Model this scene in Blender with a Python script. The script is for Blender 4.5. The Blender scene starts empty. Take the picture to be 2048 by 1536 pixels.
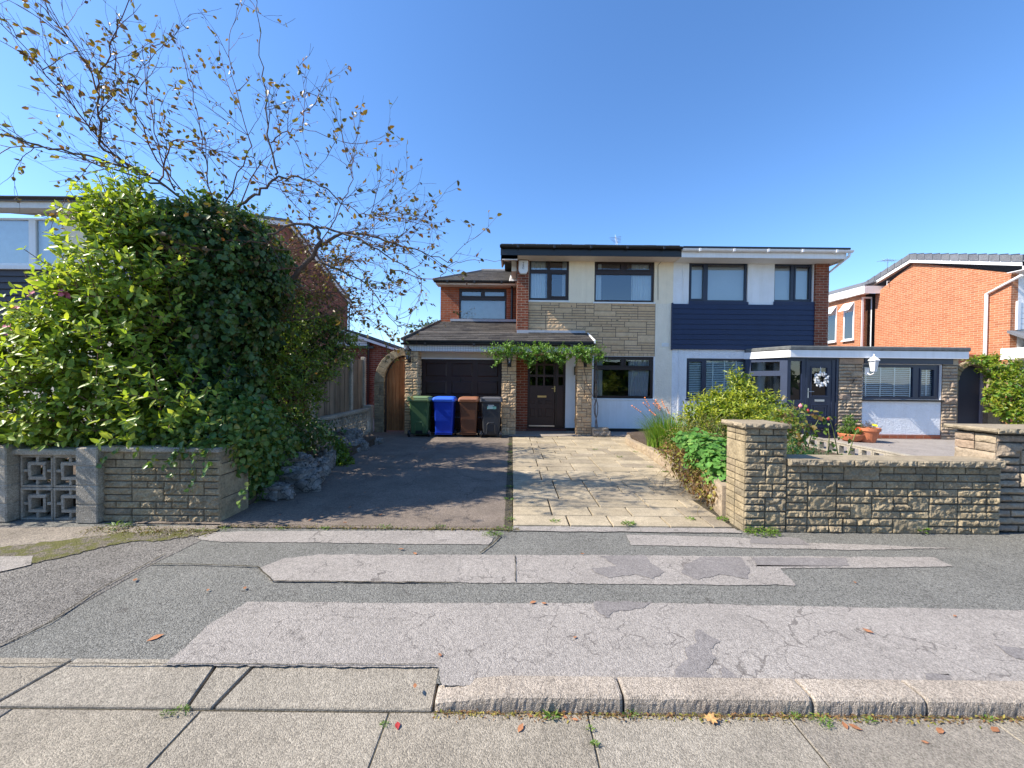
import bpy, bmesh, math, random
from mathutils import Vector, Matrix, noise
import numpy as np
R = math.radians
random.seed(7); rng = np.random.default_rng(7)
SC = bpy.context.scene; COL = SC.collection
# ---------------------------------------------------------------- camera
CAMH = 1.55; F = 770.0
PITCH = R(0.8); ROLL = R(0.6)
fwd = Vector((0, math.cos(PITCH), -math.sin(PITCH)))
up0 = Vector((0, math.sin(PITCH), math.cos(PITCH))); r0 = Vector((1, 0, 0))
rgt = r0*math.cos(ROLL) + up0*math.sin(ROLL)
upv = -r0*math.sin(ROLL) + up0*math.cos(ROLL)
cam = bpy.data.cameras.new('camera'); camo = bpy.data.objects.new('camera', cam); COL.objects.link(camo)
M = Matrix((( rgt.x, upv.x, -fwd.x, 0), (rgt.y, upv.y, -fwd.y, 0), (rgt.z, upv.z, -fwd.z, CAMH), (0, 0, 0, 1)))
camo.matrix_world = M
cam.sensor_width = 36; cam.lens = 36*F/2048; cam.clip_start = 0.05; cam.clip_end = 2000
SC.camera = camo
# ---------------------------------------------------------------- sky, sun, exposure
SUNV = Vector((-1, -0.146, 0.95)).normalized()          # towards the sun
SUN_EL = math.asin(SUNV.z); SUN_ROT = math.atan2(SUNV.x, SUNV.y)
w = bpy.data.worlds.new("World"); SC.world = w; w.use_nodes = True
nt = w.node_tree; nt.nodes.clear()
sky = nt.nodes.new('ShaderNodeTexSky'); sky.sky_type = 'NISHITA'; sky.sun_disc = False
sky.sun_elevation = SUN_EL; sky.sun_rotation = SUN_ROT; sky.altitude = 0; sky.air_density = 1.0; sky.dust_density = 0.3; sky.ozone_density = 4.0
bg = nt.nodes.new('ShaderNodeBackground'); bg.inputs['Strength'].default_value = 0.145
wo = nt.nodes.new('ShaderNodeOutputWorld')
hs = nt.nodes.new('ShaderNodeHueSaturation'); hs.inputs['Saturation'].default_value = 1.14
mu = nt.nodes.new('ShaderNodeMix'); mu.data_type = 'RGBA'; mu.blend_type = 'MULTIPLY'; mu.inputs[0].default_value = 1; mu.inputs[7].default_value = (.93, .94, 1.0, 1)
nt.links.new(sky.outputs[0], hs.inputs['Color']); nt.links.new(hs.outputs[0], mu.inputs[6]); nt.links.new(mu.outputs[2], bg.inputs['Color']); nt.links.new(bg.outputs[0], wo.inputs['Surface'])
sl = bpy.data.lights.new('sun', 'SUN'); sl.energy = 4.6; sl.angle = R(0.5); sl.color = (1.0, 0.92, 0.80)
so = bpy.data.objects.new('sun', sl); COL.objects.link(so)
so.rotation_euler = SUNV.to_track_quat('Z', 'Y').to_euler()
SC.view_settings.view_transform = 'Standard'; SC.view_settings.look = 'None'
SC.view_settings.exposure = 0.95; SC.view_settings.gamma = 1; SC.view_settings.use_curve_mapping = False
SC.cycles.max_bounces = 8; SC.cycles.transparent_max_bounces = 16

# ---------------------------------------------------------------- measuring helpers
def ray(px, py):
    return fwd + rgt*((px-1024)/F) + upv*((768-py)/F)
def P(px, py, Y):
    d = ray(px, py); t = Y/d.y
    return Vector((t*d.x, Y, CAMH+t*d.z))
def G(px, py, z=0.0):
    d = ray(px, py); t = (z-CAMH)/d.z
    return Vector((t*d.x, t*d.y, z))
def RC(px0, py0, px1, py1, Y):
    """x0,x1,z0,z1 of an upright rectangle standing at distance Y"""
    my = (py0+py1)/2; mx = (px0+px1)/2
    return P(px0, my, Y).x, P(px1, my, Y).x, P(mx, py1, Y).z, P(mx, py0, Y).z

# ---------------------------------------------------------------- objects
OFF = {}
def off(o):
    return OFF.get(o.name, Vector((0, 0, 0))) if o else Vector((0, 0, 0))
def tag(o, label=None, cat=None, group=None, kind=None):
    if label: o['label'] = label
    if cat: o['category'] = cat
    if group: o['group'] = group
    if kind: o['kind'] = kind
    return o
def thing(name, label, cat, loc=(0, 0, 0), group=None):
    o = bpy.data.objects.new(name, None); COL.objects.link(o); o.location = loc; o.empty_display_size = .2
    OFF[o.name] = Vector(loc)
    return tag(o, label, cat, group)
def dup(root, loc, label=None, group=None, mats=None, scale=None, rz=None):
    r = root.copy(); COL.objects.link(r); r.location = loc; OFF[r.name] = Vector(loc)
    if label: r['label'] = label
    if group: r['group'] = group
    if scale: r.scale = scale
    if rz is not None: r.rotation_euler[2] = rz
    def rec(s, d):
        for ch in list(s.children):
            c = ch.copy(); COL.objects.link(c); c.parent = d; rec(ch, c)
    rec(root, r)
    return r
class MB:
    def __init__(s): s.v = []; s.f = []
    def quad(s, *p):
        n = len(s.v); s.v += [tuple(q) for q in p]; s.f.append(tuple(range(n, n+len(p))))
    def box(s, x0, x1, y0, y1, z0, z1):
        n = len(s.v)
        s.v += [(x0,y0,z0),(x1,y0,z0),(x1,y1,z0),(x0,y1,z0),(x0,y0,z1),(x1,y0,z1),(x1,y1,z1),(x0,y1,z1)]
        s.f += [(n,n+3,n+2,n+1),(n+4,n+5,n+6,n+7),(n,n+1,n+5,n+4),(n+1,n+2,n+6,n+5),(n+2,n+3,n+7,n+6),(n+3,n,n+4,n+7)]
    def hexa(s, p):   # 8 points, bottom 4 then top 4
        n = len(s.v); s.v += [tuple(q) for q in p]
        s.f += [(n,n+3,n+2,n+1),(n+4,n+5,n+6,n+7),(n,n+1,n+5,n+4),(n+1,n+2,n+6,n+5),(n+2,n+3,n+7,n+6),(n+3,n,n+4,n+7)]
    def prism(s, pts, d):   # polygon pts (3d) extruded by vector d
        n = len(s.v); k = len(pts); d = Vector(d)
        s.v += [tuple(p) for p in pts] + [tuple(Vector(p)+d) for p in pts]
        s.f.append(tuple(range(n, n+k))[::-1]); s.f.append(tuple(range(n+k, n+2*k)))
        for i in range(k):
            j = (i+1) % k; s.f.append((n+i, n+j, n+k+j, n+k+i))
    def tube(s, pts, rad, n=6, cap=True):
        pts = [Vector(p) for p in pts]; m = len(pts)
        if not hasattr(rad, '__len__'): rad = [rad]*m
        b = len(s.v); prev = None
        for i, p in enumerate(pts):
            t = (pts[min(i+1, m-1)]-pts[max(i-1, 0)])
            if t.length < 1e-9: t = Vector((0, 0, 1))
            t.normalize()
            if prev is None:
                a = Vector((0, 0, 1)) if abs(t.z) < .9 else Vector((1, 0, 0)); u = t.cross(a).normalized()
            else:
                u = (prev - t*prev.dot(t))
                u = u.normalized() if u.length > 1e-6 else t.orthogonal().normalized()
            prev = u; v = t.cross(u)
            for k in range(n):
                a = 2*math.pi*k/n; s.v.append(tuple(p+(u*math.cos(a)+v*math.sin(a))*rad[i]))
        for i in range(m-1):
            for k in range(n):
                k2 = (k+1) % n; s.f.append((b+i*n+k, b+i*n+k2, b+(i+1)*n+k2, b+(i+1)*n+k))
        if cap:
            s.f.append(tuple(b+k for k in range(n))[::-1]); s.f.append(tuple(b+(m-1)*n+k for k in range(n)))
    def lathe(s, c, prof, n=20, axis='z', sx=1, sy=1):
        b = len(s.v); c = Vector(c)
        for r, z in prof:
            for k in range(n):
                a = 2*math.pi*k/n
                q = {'z': Vector((r*math.cos(a)*sx, r*math.sin(a)*sy, z)), 'x': Vector((z, r*math.cos(a), r*math.sin(a))), 'y': Vector((r*math.cos(a), z, r*math.sin(a)))}[axis]
                s.v.append(tuple(c+q))
        for i in range(len(prof)-1):
            for k in range(n):
                k2 = (k+1) % n; s.f.append((b+i*n+k, b+i*n+k2, b+(i+1)*n+k2, b+(i+1)*n+k))
        s.f.append(tuple(b+k for k in range(n))[::-1]); s.f.append(tuple(b+(len(prof)-1)*n+k for k in range(n)))
    def plate(s, x0, x1, z0, z1, holes, y0, y1):
        """upright plate facing -Y with rectangular holes (hx0,hx1,hz0,hz1)"""
        xs = sorted(set([x0, x1]+[min(max(h[i], x0), x1) for h in holes for i in (0, 1)]))
        zs = sorted(set([z0, z1]+[min(max(h[i], z0), z1) for h in holes for i in (2, 3)]))
        def sol(i, j):
            if i < 0 or j < 0 or i >= len(xs)-1 or j >= len(zs)-1: return False
            cx = (xs[i]+xs[i+1])/2; cz = (zs[j]+zs[j+1])/2
            return not any(h[0] < cx < h[1] and h[2] < cz < h[3] for h in holes)
        for i in range(len(xs)-1):
            for j in range(len(zs)-1):
                if not sol(i, j): continue
                a, b, c, d = xs[i], xs[i+1], zs[j], zs[j+1]
                s.quad((a,y0,c),(b,y0,c),(b,y0,d),(a,y0,d)); s.quad((b,y1,c),(a,y1,c),(a,y1,d),(b,y1,d))
                if not sol(i-1, j): s.quad((a,y1,c),(a,y0,c),(a,y0,d),(a,y1,d))
                if not sol(i+1, j): s.quad((b,y0,c),(b,y1,c),(b,y1,d),(b,y0,d))
                if not sol(i, j-1): s.quad((a,y1,c),(b,y1,c),(b,y0,c),(a,y0,c))
                if not sol(i, j+1): s.quad((a,y0,d),(b,y0,d),(b,y1,d),(a,y1,d))
    def build(s, name, m, parent=None, smooth=False, bevel=0, merge=False, seg=1):
        me = bpy.data.meshes.new(name); o0 = off(parent)
        vv = [(a-o0.x, b-o0.y, c-o0.z) for a, b, c in s.v] if o0.length > 0 else s.v
        me.from_pydata(vv, [], s.f); me.update()
        if merge or bevel:
            bm = bmesh.new(); bm.from_mesh(me); bmesh.ops.remove_doubles(bm, verts=bm.verts, dist=1e-5)
            bmesh.ops.recalc_face_normals(bm, faces=bm.faces); bm.to_mesh(me); bm.free()
        if smooth: me.polygons.foreach_set('use_smooth', [True]*len(me.polygons))
        me.materials.append(m)
        o = bpy.data.objects.new(name, me); COL.objects.link(o)
        if parent: o.parent = parent; OFF[o.name] = off(parent)
        if bevel:
            b = o.modifiers.new('bevel', 'BEVEL'); b.width = bevel; b.segments = seg; b.limit_method = 'ANGLE'; b.angle_limit = R(40)
        return o

# ---------------------------------------------------------------- materials
def newmat(name):
    m = bpy.data.materials.new(name); m.use_nodes = True; nt = m.node_tree; nt.nodes.clear()
    out = nt.nodes.new('ShaderNodeOutputMaterial'); return m, nt, out
class NT:
    def __init__(s, nt): s.nt = nt
    def n(s, t, **kw):
        x = s.nt.nodes.new(t)
        for k, v in kw.items():
            if k.startswith('i_'):
                key = k[2:]; key = int(key) if key.isdigit() else key.replace('_', ' ')
                if hasattr(v, 'links') or isinstance(v, bpy.types.NodeSocket): s.nt.links.new(v, x.inputs[key])
                else: x.inputs[key].default_value = v
            else: setattr(x, k, v)
        return x
    def l(s, a, b): s.nt.links.new(a, b)
    def pos(s, scale=1, off=(0, 0, 0)):
        g = s.n('ShaderNodeNewGeometry'); mp = s.n('ShaderNodeMapping'); s.l(g.outputs['Position'], mp.inputs['Vector'])
        mp.inputs['Scale'].default_value = (scale,)*3 if not hasattr(scale, '__len__') else scale; mp.inputs['Location'].default_value = off
        return mp.outputs[0]
    def noise(s, vec, sc, det=4, rough=.55, dist=0):
        x = s.n('ShaderNodeTexNoise'); s.l(vec, x.inputs['Vector']); x.inputs['Scale'].default_value = sc
        x.inputs['Detail'].default_value = det; x.inputs['Roughness'].default_value = rough; x.inputs['Distortion'].default_value = dist
        return x.outputs['Fac']
    def ramp(s, fac, stops):
        x = s.n('ShaderNodeValToRGB'); s.l(fac, x.inputs[0]); e = x.color_ramp.elements
        while len(e) < len(stops): e.new(.5)
        for k, (p, c) in enumerate(stops):
            e[k].position = p; c = (c, c, c) if not hasattr(c, '__len__') else c; e[k].color = (*c, 1)
        return x.outputs[0]
    def mix(s, fac, a, b, mode='MIX'):
        x = s.n('ShaderNodeMix', data_type='RGBA', blend_type=mode)
        for q, sock, v in ((0, x.inputs[0], fac), (1, x.inputs[6], a), (2, x.inputs[7], b)):
            if isinstance(v, bpy.types.NodeSocket): s.l(v, sock)
            elif hasattr(v, '__len__'): sock.default_value = (*v, 1)
            else: sock.default_value = v if q == 0 else (v, v, v, 1)
        return x.outputs[2]
    def math(s, op, a, b=0.0, c=0.0):
        x = s.n('ShaderNodeMath', operation=op)
        for k, v in enumerate((a, b, c)):
            if isinstance(v, bpy.types.NodeSocket): s.l(v, x.inputs[k])
            else: x.inputs[k].default_value = v
        return x.outputs[0]
    def bump(s, h, st, dist=.01, nrm=None):
        x = s.n('ShaderNodeBump'); s.l(h, x.inputs['Height']); x.inputs['Strength'].default_value = st; x.inputs['Distance'].default_value = dist
        if nrm: s.l(nrm, x.inputs['Normal'])
        return x.outputs[0]
    def bsdf(s, out, col, rough=.8, nrm=None, spec=.3, metal=0):
        b = s.n('ShaderNodeBsdfPrincipled')
        for k, v in (('Base Color', col), ('Roughness', rough), ('Specular IOR Level', spec), ('Metallic', metal)):
            if isinstance(v, bpy.types.NodeSocket): s.l(v, b.inputs[k])
            elif hasattr(v, '__len__'): b.inputs[k].default_value = (*v, 1)
            else: b.inputs[k].default_value = v
        if nrm: s.l(nrm, b.inputs['Normal'])
        s.l(b.outputs[0], out.inputs['Surface']); return b
MATS = {}
def mat(name, col, rough=.7, var=.12, vs=6, bs=0.0, bsc=80, spec=.3, metal=0, island=0, bd=.01):
    """plain surface: base colour with a broad and a fine mottling, optional bump"""
    if name in MATS: return MATS[name]
    m, t, out = newmat(name); k = NT(t); p = k.pos()
    a = k.noise(p, vs, 5); b = k.noise(p, vs*9, 3)
    f = k.math('ADD', k.math('MULTIPLY', a, .65), k.math('MULTIPLY', b, .35))
    c = k.ramp(f, [(.3, tuple(x*(1-var) for x in col)), (.7, tuple(min(1, x*(1+var)) for x in col))])
    if island:
        g = k.n('ShaderNodeNewGeometry'); c = k.mix(1.0, c, k.ramp(g.outputs['Random Per Island'], [(0, 1-island), (1, 1.0)]), 'MULTIPLY')
    nr = k.bump(k.noise(p, bsc, 4), bs, bd) if bs else None
    k.bsdf(out, c, rough, nr, spec, metal); MATS[name] = m; return m
def brick(name, c1, c2, mortar, bw=.225, bh=.075, ms=.011, bump=.5, dirt=.25):
    m, t, out = newmat(name); k = NT(t); g = k.n('ShaderNodeNewGeometry'); sep = k.n('ShaderNodeSeparateXYZ'); k.l(g.outputs['Position'], sep.inputs[0])
    u = k.math('ADD', sep.outputs[0], sep.outputs[1]); cb = k.n('ShaderNodeCombineXYZ'); k.l(u, cb.inputs[0]); k.l(sep.outputs[2], cb.inputs[1])
    dn = k.n('ShaderNodeTexNoise'); k.l(g.outputs['Position'], dn.inputs['Vector']); dn.inputs['Scale'].default_value = 14
    dv = k.n('ShaderNodeVectorMath', operation='MULTIPLY_ADD'); k.l(dn.outputs['Color'], dv.inputs[0]); dv.inputs[1].default_value = (.008, .008, 0); k.l(cb.outputs[0], dv.inputs[2])
    br = k.n('ShaderNodeTexBrick'); k.l(dv.outputs[0], br.inputs['Vector'])
    br.inputs['Scale'].default_value = 1; br.inputs['Brick Width'].default_value = bw; br.inputs['Row Height'].default_value = bh
    br.inputs['Mortar Size'].default_value = ms/2; br.inputs['Mortar Smooth'].default_value = .2; br.inputs['Bias'].default_value = 0
    br.inputs['Color1'].default_value = (*c1, 1); br.inputs['Color2'].default_value = (*c2, 1); br.inputs['Mortar'].default_value = (*mortar, 1)
    p = k.pos(); c = k.mix(1.0, br.outputs['Color'], k.ramp(k.noise(p, 5, 6), [(.3, 1-dirt), (.62, 1.0)]), 'MULTIPLY')
    c = k.mix(1.0, c, k.ramp(k.noise(p, 60, 3), [(.3, .85), (.7, 1.1)]), 'MULTIPLY')
    h = k.math('ADD', k.math('SUBTRACT', 1.0, br.outputs['Fac']), k.math('MULTIPLY', k.noise(p, 90, 3), .5))
    k.bsdf(out, c, .85, k.bump(h, bump, .006), .2); return m
def leafmat(name, cols, trans=.35, rough=.45, spec=.4):
    m, t, out = newmat(name); k = NT(t); g = k.n('ShaderNodeNewGeometry')
    n = len(cols); st = [(min(1, (i+.0)/max(1, n-1)), c) for i, c in enumerate(cols)]
    c = k.ramp(g.outputs['Random Per Island'], st)
    c = k.mix(1.0, c, k.ramp(k.noise(k.pos(), 9, 3), [(.3, .7), (.7, 1.2)]), 'MULTIPLY')
    b = k.n('ShaderNodeBsdfPrincipled'); k.l(c, b.inputs['Base Color']); b.inputs['Roughness'].default_value = rough; b.inputs['Specular IOR Level'].default_value = spec
    tr = k.n('ShaderNodeBsdfTranslucent'); k.l(k.mix(1.0, c, (1.5, 1.45, .55), 'MULTIPLY'), tr.inputs[0])
    mx = k.n('ShaderNodeMixShader'); mx.inputs[0].default_value = trans; k.l(b.outputs[0], mx.inputs[1]); k.l(tr.outputs[0], mx.inputs[2]); k.l(mx.outputs[0], out.inputs['Surface'])
    return m
def glass(name, fac=.3, tint=(.8, .85, .85)):
    m, t, out = newmat(name); k = NT(t)
    gl = k.n('ShaderNodeBsdfGlossy'); gl.inputs['Roughness'].default_value = .015; gl.inputs['Color'].default_value = (.95, .97, 1, 1)
    nz = k.bump(k.noise(k.pos(), 1.2, 2), .12, .02); k.l(nz, gl.inputs['Normal'])
    tr = k.n('ShaderNodeBsdfTransparent'); tr.inputs[0].default_value = (*tint, 1)
    lw = k.n('ShaderNodeLayerWeight'); lw.inputs[0].default_value = .3
    f = k.math('MINIMUM', k.math('ADD', k.math('MULTIPLY', lw.outputs['Fresnel'], .8), fac), 1.0)
    mx = k.n('ShaderNodeMixShader'); k.l(f, mx.inputs[0]); k.l(tr.outputs[0], mx.inputs[1]); k.l(gl.outputs[0], mx.inputs[2]); k.l(mx.outputs[0], out.inputs['Surface'])
    return m
def stonemat(name, cols, bump=.6, sc=30, mot=.3, bd=.008):
    m, t, out = newmat(name); k = NT(t); g = k.n('ShaderNodeNewGeometry'); p = k.pos()
    n = len(cols); c = k.ramp(g.outputs['Random Per Island'], [(i/max(1, n-1), q) for i, q in enumerate(cols)])
    c = k.mix(1.0, c, k.ramp(k.noise(p, 7, 6, .65), [(.25, 1-mot), (.7, 1.1)]), 'MULTIPLY')
    c = k.mix(1.0, c, k.ramp(k.noise(p, 45, 4, .6), [(.3, 1-mot*.6), (.7, 1.12)]), 'MULTIPLY')
    h = k.math('ADD', k.noise(p, sc, 6, .7), k.math('MULTIPLY', k.noise(p, sc*5, 3), .3))
    k.bsdf(out, c, .9, k.bump(h, bump, bd), .15); return m
def paving_mat(name, base, speck=.35, sc=150, crack=0.0, stain=0.0, stain_col=(.1, .09, .085), bump=.5, moss=0.0, big=.18, island=0, csc=3.0):
    m, t, out = newmat(name); k = NT(t); p = k.pos()
    v = k.n('ShaderNodeTexVoronoi'); k.l(p, v.inputs['Vector']); v.inputs['Scale'].default_value = sc
    vc = k.n('ShaderNodeRGBToBW'); k.l(v.outputs['Color'], vc.inputs[0])
    s1 = k.ramp(vc.outputs[0], [(.15, 1-speck), (.85, 1+speck)])
    c = k.mix(1.0, base, s1, 'MULTIPLY')
    c = k.mix(1.0, c, k.ramp(k.noise(p, 2.2, 7, .65), [(.28, 1-big), (.72, 1+big)]), 'MULTIPLY')
    c = k.mix(1.0, c, k.ramp(k.noise(p, 30, 4), [(.3, .88), (.7, 1.1)]), 'MULTIPLY')
    if island:
        g = k.n('ShaderNodeNewGeometry'); c = k.mix(1.0, c, k.ramp(g.outputs['Random Per Island'], [(0, (1-island, 1-island, 1-island*.9)), (.5, (1-island*.3, 1-island*.35, 1-island*.45)), (1, 1.0)]), 'MULTIPLY')
    if stain:
        sf = k.ramp(k.noise(k.pos((.9, 2.2, 1), (3.1, 1.7, 0)), 1.1, 8, .62, .6), [(1-stain, 0.0), (1-stain+.025, 1.0)])
        c = k.mix(sf, c, stain_col)
    h = k.math('ADD', k.math('MULTIPLY', v.outputs['Distance'], -1.0), k.math('MULTIPLY', k.noise(p, 45, 3), .8))
    if crack:
        dn = k.n('ShaderNodeTexNoise'); k.l(p, dn.inputs['Vector']); dn.inputs['Scale'].default_value = 5; dn.inputs['Detail'].default_value = 5
        dv = k.n('ShaderNodeVectorMath', operation='MULTIPLY_ADD'); k.l(dn.outputs['Color'], dv.inputs[0]); dv.inputs[1].default_value = (.35, .35, 0); k.l(p, dv.inputs[2])
        cr = k.n('ShaderNodeTexVoronoi', feature='DISTANCE_TO_EDGE'); k.l(dv.outputs[0], cr.inputs['Vector']); cr.inputs['Scale'].default_value = csc
        lim = k.math('MULTIPLY', k.ramp(k.noise(p, 2.3, 5, .7), [(.45, 0.0), (.7, 1.0)]), .018*crack)
        cm = k.math('LESS_THAN', cr.outputs['Distance'], lim)
        c = k.mix(k.math('MULTIPLY', cm, .5), c, (.06, .05, .045)); h = k.math('SUBTRACT', h, k.math('MULTIPLY', cm, 1.2))
    if moss:
        mf = k.ramp(k.noise(k.pos(1, (7, 2, 0)), 7, 8, .75), [(1-moss, 0.0), (1-moss+.05, .85)])
        c = k.mix(mf, c, k.mix(k.noise(p, 40), (.05, .06, .012), (.17, .16, .035)))
    k.bsdf(out, c, .9, k.bump(h, bump, .006), .25); return m
def woodmat(name, col, dark, sc=1.0, rough=.75, vertical=True):
    m, t, out = newmat(name); k = NT(t)
    p = k.pos((28*sc, 28*sc, 1.3*sc) if vertical else (1.3*sc, 28*sc, 28*sc)); g = k.n('ShaderNodeNewGeometry')
    f = k.noise(p, 1, 6, .6, .4); c = k.ramp(f, [(.3, dark), (.68, col)])
    c = k.mix(1.0, c, k.ramp(g.outputs['Random Per Island'], [(0, .72), (1, 1.1)]), 'MULTIPLY')
    c = k.mix(1.0, c, k.ramp(k.noise(k.pos(), 3, 5), [(.3, .75), (.7, 1.1)]), 'MULTIPLY')
    k.bsdf(out, c, rough, k.bump(f, .4, .003), .25); return m

def text_mesh(body, size, m, parent, name, loc, name_rot=(R(90), 0, 0), ext=.004, align='CENTER'):
    cu = bpy.data.curves.new(name, 'FONT'); cu.body = body; cu.size = size; cu.extrude = ext; cu.align_x = align; cu.align_y = 'CENTER'
    to = bpy.data.objects.new(name+'_tmp', cu); COL.objects.link(to)
    me = bpy.data.meshes.new_from_object(to.evaluated_get(bpy.context.evaluated_depsgraph_get()))
    bpy.data.objects.remove(to); me.transform(Matrix.Translation(Vector(loc)-off(parent)) @ Matrix.Rotation(name_rot[2], 4, 'Z') @ Matrix.Rotation(name_rot[0], 4, 'X'))
    me.materials.clear(); me.materials.append(m); o = bpy.data.objects.new(name, me); COL.objects.link(o); o.parent = parent; return o

# ---------------------------------------------------------------- stonework
def fn(x, y, z, o=3): return noise.fractal(Vector((x, y, z)), 1.0, 2.0, o)
def ashlar_layout(W, H, ru, cu, rs, p2=.16, lmin=2, lmax=5, p3=.03):
    nr = max(1, round(H/ru)); nc = max(1, round(W/cu)); ru = H/nr; cu = W/nc
    occ = [[0]*nc for _ in range(nr)]; out = []
    for r in range(nr):
        c = 0
        while c < nc:
            if occ[r][c]: c += 1; continue
            run = 0
            while c+run < nc and not occ[r][c+run]: run += 1
            q = rs.random(); hh = 3 if q < p3 else 2 if q < p3+p2 else 1
            hh = min(hh, nr-r); w_ = rs.randint(lmin, lmax)
            if hh > 1: w_ = rs.randint(3, 5)
            w_ = min(w_, run)
            if run-w_ == 1: w_ = run if w_ < lmax else w_-1
            w_ = max(1, w_)
            for a in range(r, r+hh):
                for b in range(c, c+w_): occ[a][b] = 1
            out.append((c*cu, (c+w_)*cu, r*ru, (r+hh)*ru)); c += w_
    return out
def rock_block(mb, O, U, V, N, u0, u1, v0, v1, seg, amp, depth, gap, seed, edge=.018, nsc=14, jag=0.0):
    """one split-faced block: front grid pushed out by noise, straight sides"""
    u0 += gap/2; u1 -= gap/2; v0 += gap/2; v1 -= gap/2
    if u1-u0 < .01 or v1-v0 < .01: return
    nu = max(2, int((u1-u0)/seg)); nv = max(2, int((v1-v0)/seg)); b = len(mb.v); bulge = amp*(.3+.7*((seed*7919) % 97)/97)
    for j in range(nv+1):
        for i in range(nu+1):
            u = u0+(u1-u0)*i/nu; v = v0+(v1-v0)*j/nv
            e = min(u-u0, u1-u, v-v0, v1-v); k = min(1, e/edge); k = k*(2-k)
            d = k*(bulge*.35+amp*(.45+1.25*fn(u*nsc+seed*3.1, v*nsc, seed*1.7, 4)))
            uu = u; vv = v
            if jag and k < .99: uu += jag*noise.noise(Vector((v*20, seed, 0))); vv += jag*noise.noise(Vector((u*20, seed, 5)))
            mb.v.append(tuple(O+U*uu+V*vv+N*max(d, -depth*.5)))
    for j in range(nv):
        for i in range(nu):
            q = b+j*(nu+1)+i; mb.f.append((q, q+1, q+nu+2, q+nu+1))
    ring = [b+i for i in range(nu+1)]+[b+j*(nu+1)+nu for j in range(1, nv+1)]+[b+nv*(nu+1)+i for i in range(nu-1, -1, -1)]+[b+j*(nu+1) for j in range(nv-1, 0, -1)]
    bb = len(mb.v)
    for q in ring: mb.v.append(tuple(Vector(mb.v[q])-N*depth))
    for a in range(len(ring)):
        c = (a+1) % len(ring); mb.f.append((ring[c], ring[a], bb+a, bb+c))
def stoneface(mb, O, U, V, N, W, H, ru, cu, seed, seg=.02, amp=.012, depth=.03, gap=.009, p2=.16, lmin=2, lmax=5, holes=(), nsc=14, edge=.018, p3=.03, jag=0.0, keep=None):
    rs = random.Random(seed); O = Vector(O); U = Vector(U); V = Vector(V); N = Vector(N)
    for q, (a, b, c, d) in enumerate(ashlar_layout(W, H, ru, cu, rs, p2, lmin, lmax, p3)):
        if keep and not keep((a+b)/2, (c+d)/2): continue
        if any(h[0] < (a+b)/2 < h[1] and h[2] < (c+d)/2 < h[3] for h in holes): continue
        rock_block(mb, O, U, V, N, a, b, c, d, seg, amp*rs.uniform(.5, 1.2), depth, gap, seed*100+q, edge, nsc, jag)
def boulder(mb, c, r, seed, n=18, sq=(1, 1, 1), amp=.3, strata=0.0):
    n = int(n*1.7)
    c = Vector(c); b = len(mb.v); m = n//2+1
    for i in range(m):
        th = math.pi*i/(m-1)
        for k in range(n):
            a = 2*math.pi*k/n; d = Vector((math.sin(th)*math.cos(a), math.sin(th)*math.sin(a), math.cos(th)))
            q = Vector([math.copysign(abs(x)**.6, x) for x in d])
            f = 1+amp*fn(d.x*1.6+seed, d.y*1.6, d.z*1.6, 4)+strata*math.sin(d.z*14+3*fn(d.x*2, d.y*2, seed, 2))
            v1 = noise.voronoi(Vector((d.x*2.6+seed, d.y*2.6, d.z*3.6)))[0]; f += -.16*max(0, 1-(v1[1]-v1[0])/.16)+.10*fn(d.x*6+seed, d.y*6, d.z*9, 4)
            mb.v.append((c.x+q.x*r*sq[0]*f, c.y+q.y*r*sq[1]*f, c.z+q.z*r*sq[2]*f))
    for i in range(m-1):
        for k in range(n):
            k2 = (k+1) % n; mb.f.append((b+i*n+k, b+(i+1)*n+k, b+(i+1)*n+k2, b+i*n+k2))

# ---------------------------------------------------------------- foliage
def unit(a): return a/np.maximum(np.linalg.norm(a, axis=-1, keepdims=True), 1e-9)
def leaf_arrays(P_, D, N, L, wr, fold=.2, droop=.15):
    D = unit(D); Rr = unit(np.cross(D, N)); Nn = unit(np.cross(Rr, D)); L = L[:, None]; W = L*wr/2
    v = np.stack([P_, P_+D*L*.3+Rr*W+Nn*W*fold, P_+D*L*.68+Rr*W*.8+Nn*W*fold-Nn*L*droop*.4, P_+D*L*.3-Rr*W+Nn*W*fold, P_+D*L*.68-Rr*W*.8+Nn*W*fold-Nn*L*droop*.4, P_+D*L-Nn*L*droop], 1)
    return v.reshape(-1, 3)
def leaf_obj(name, v, m, parent, kind=None):
    n = len(v)//6; v = v - np.array(off(parent))
    me = bpy.data.meshes.new(name); me.vertices.add(n*6); me.vertices.foreach_set('co', v.astype(np.float32).ravel())
    idx = (np.arange(n)[:, None]*6+np.array([0, 1, 2, 5, 0, 5, 4, 3])).ravel()
    me.loops.add(n*8); me.loops.foreach_set('vertex_index', idx.astype(np.int32)); me.polygons.add(n*2)
    me.polygons.foreach_set('loop_start', (np.arange(n*2)*4).astype(np.int32)); me.update(calc_edges=True); me.validate()
    me.materials.append(m); o = bpy.data.objects.new(name, me); COL.objects.link(o)
    if parent: o.parent = parent; OFF[o.name] = off(parent)
    if kind: o['kind'] = kind
    return o
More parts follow.
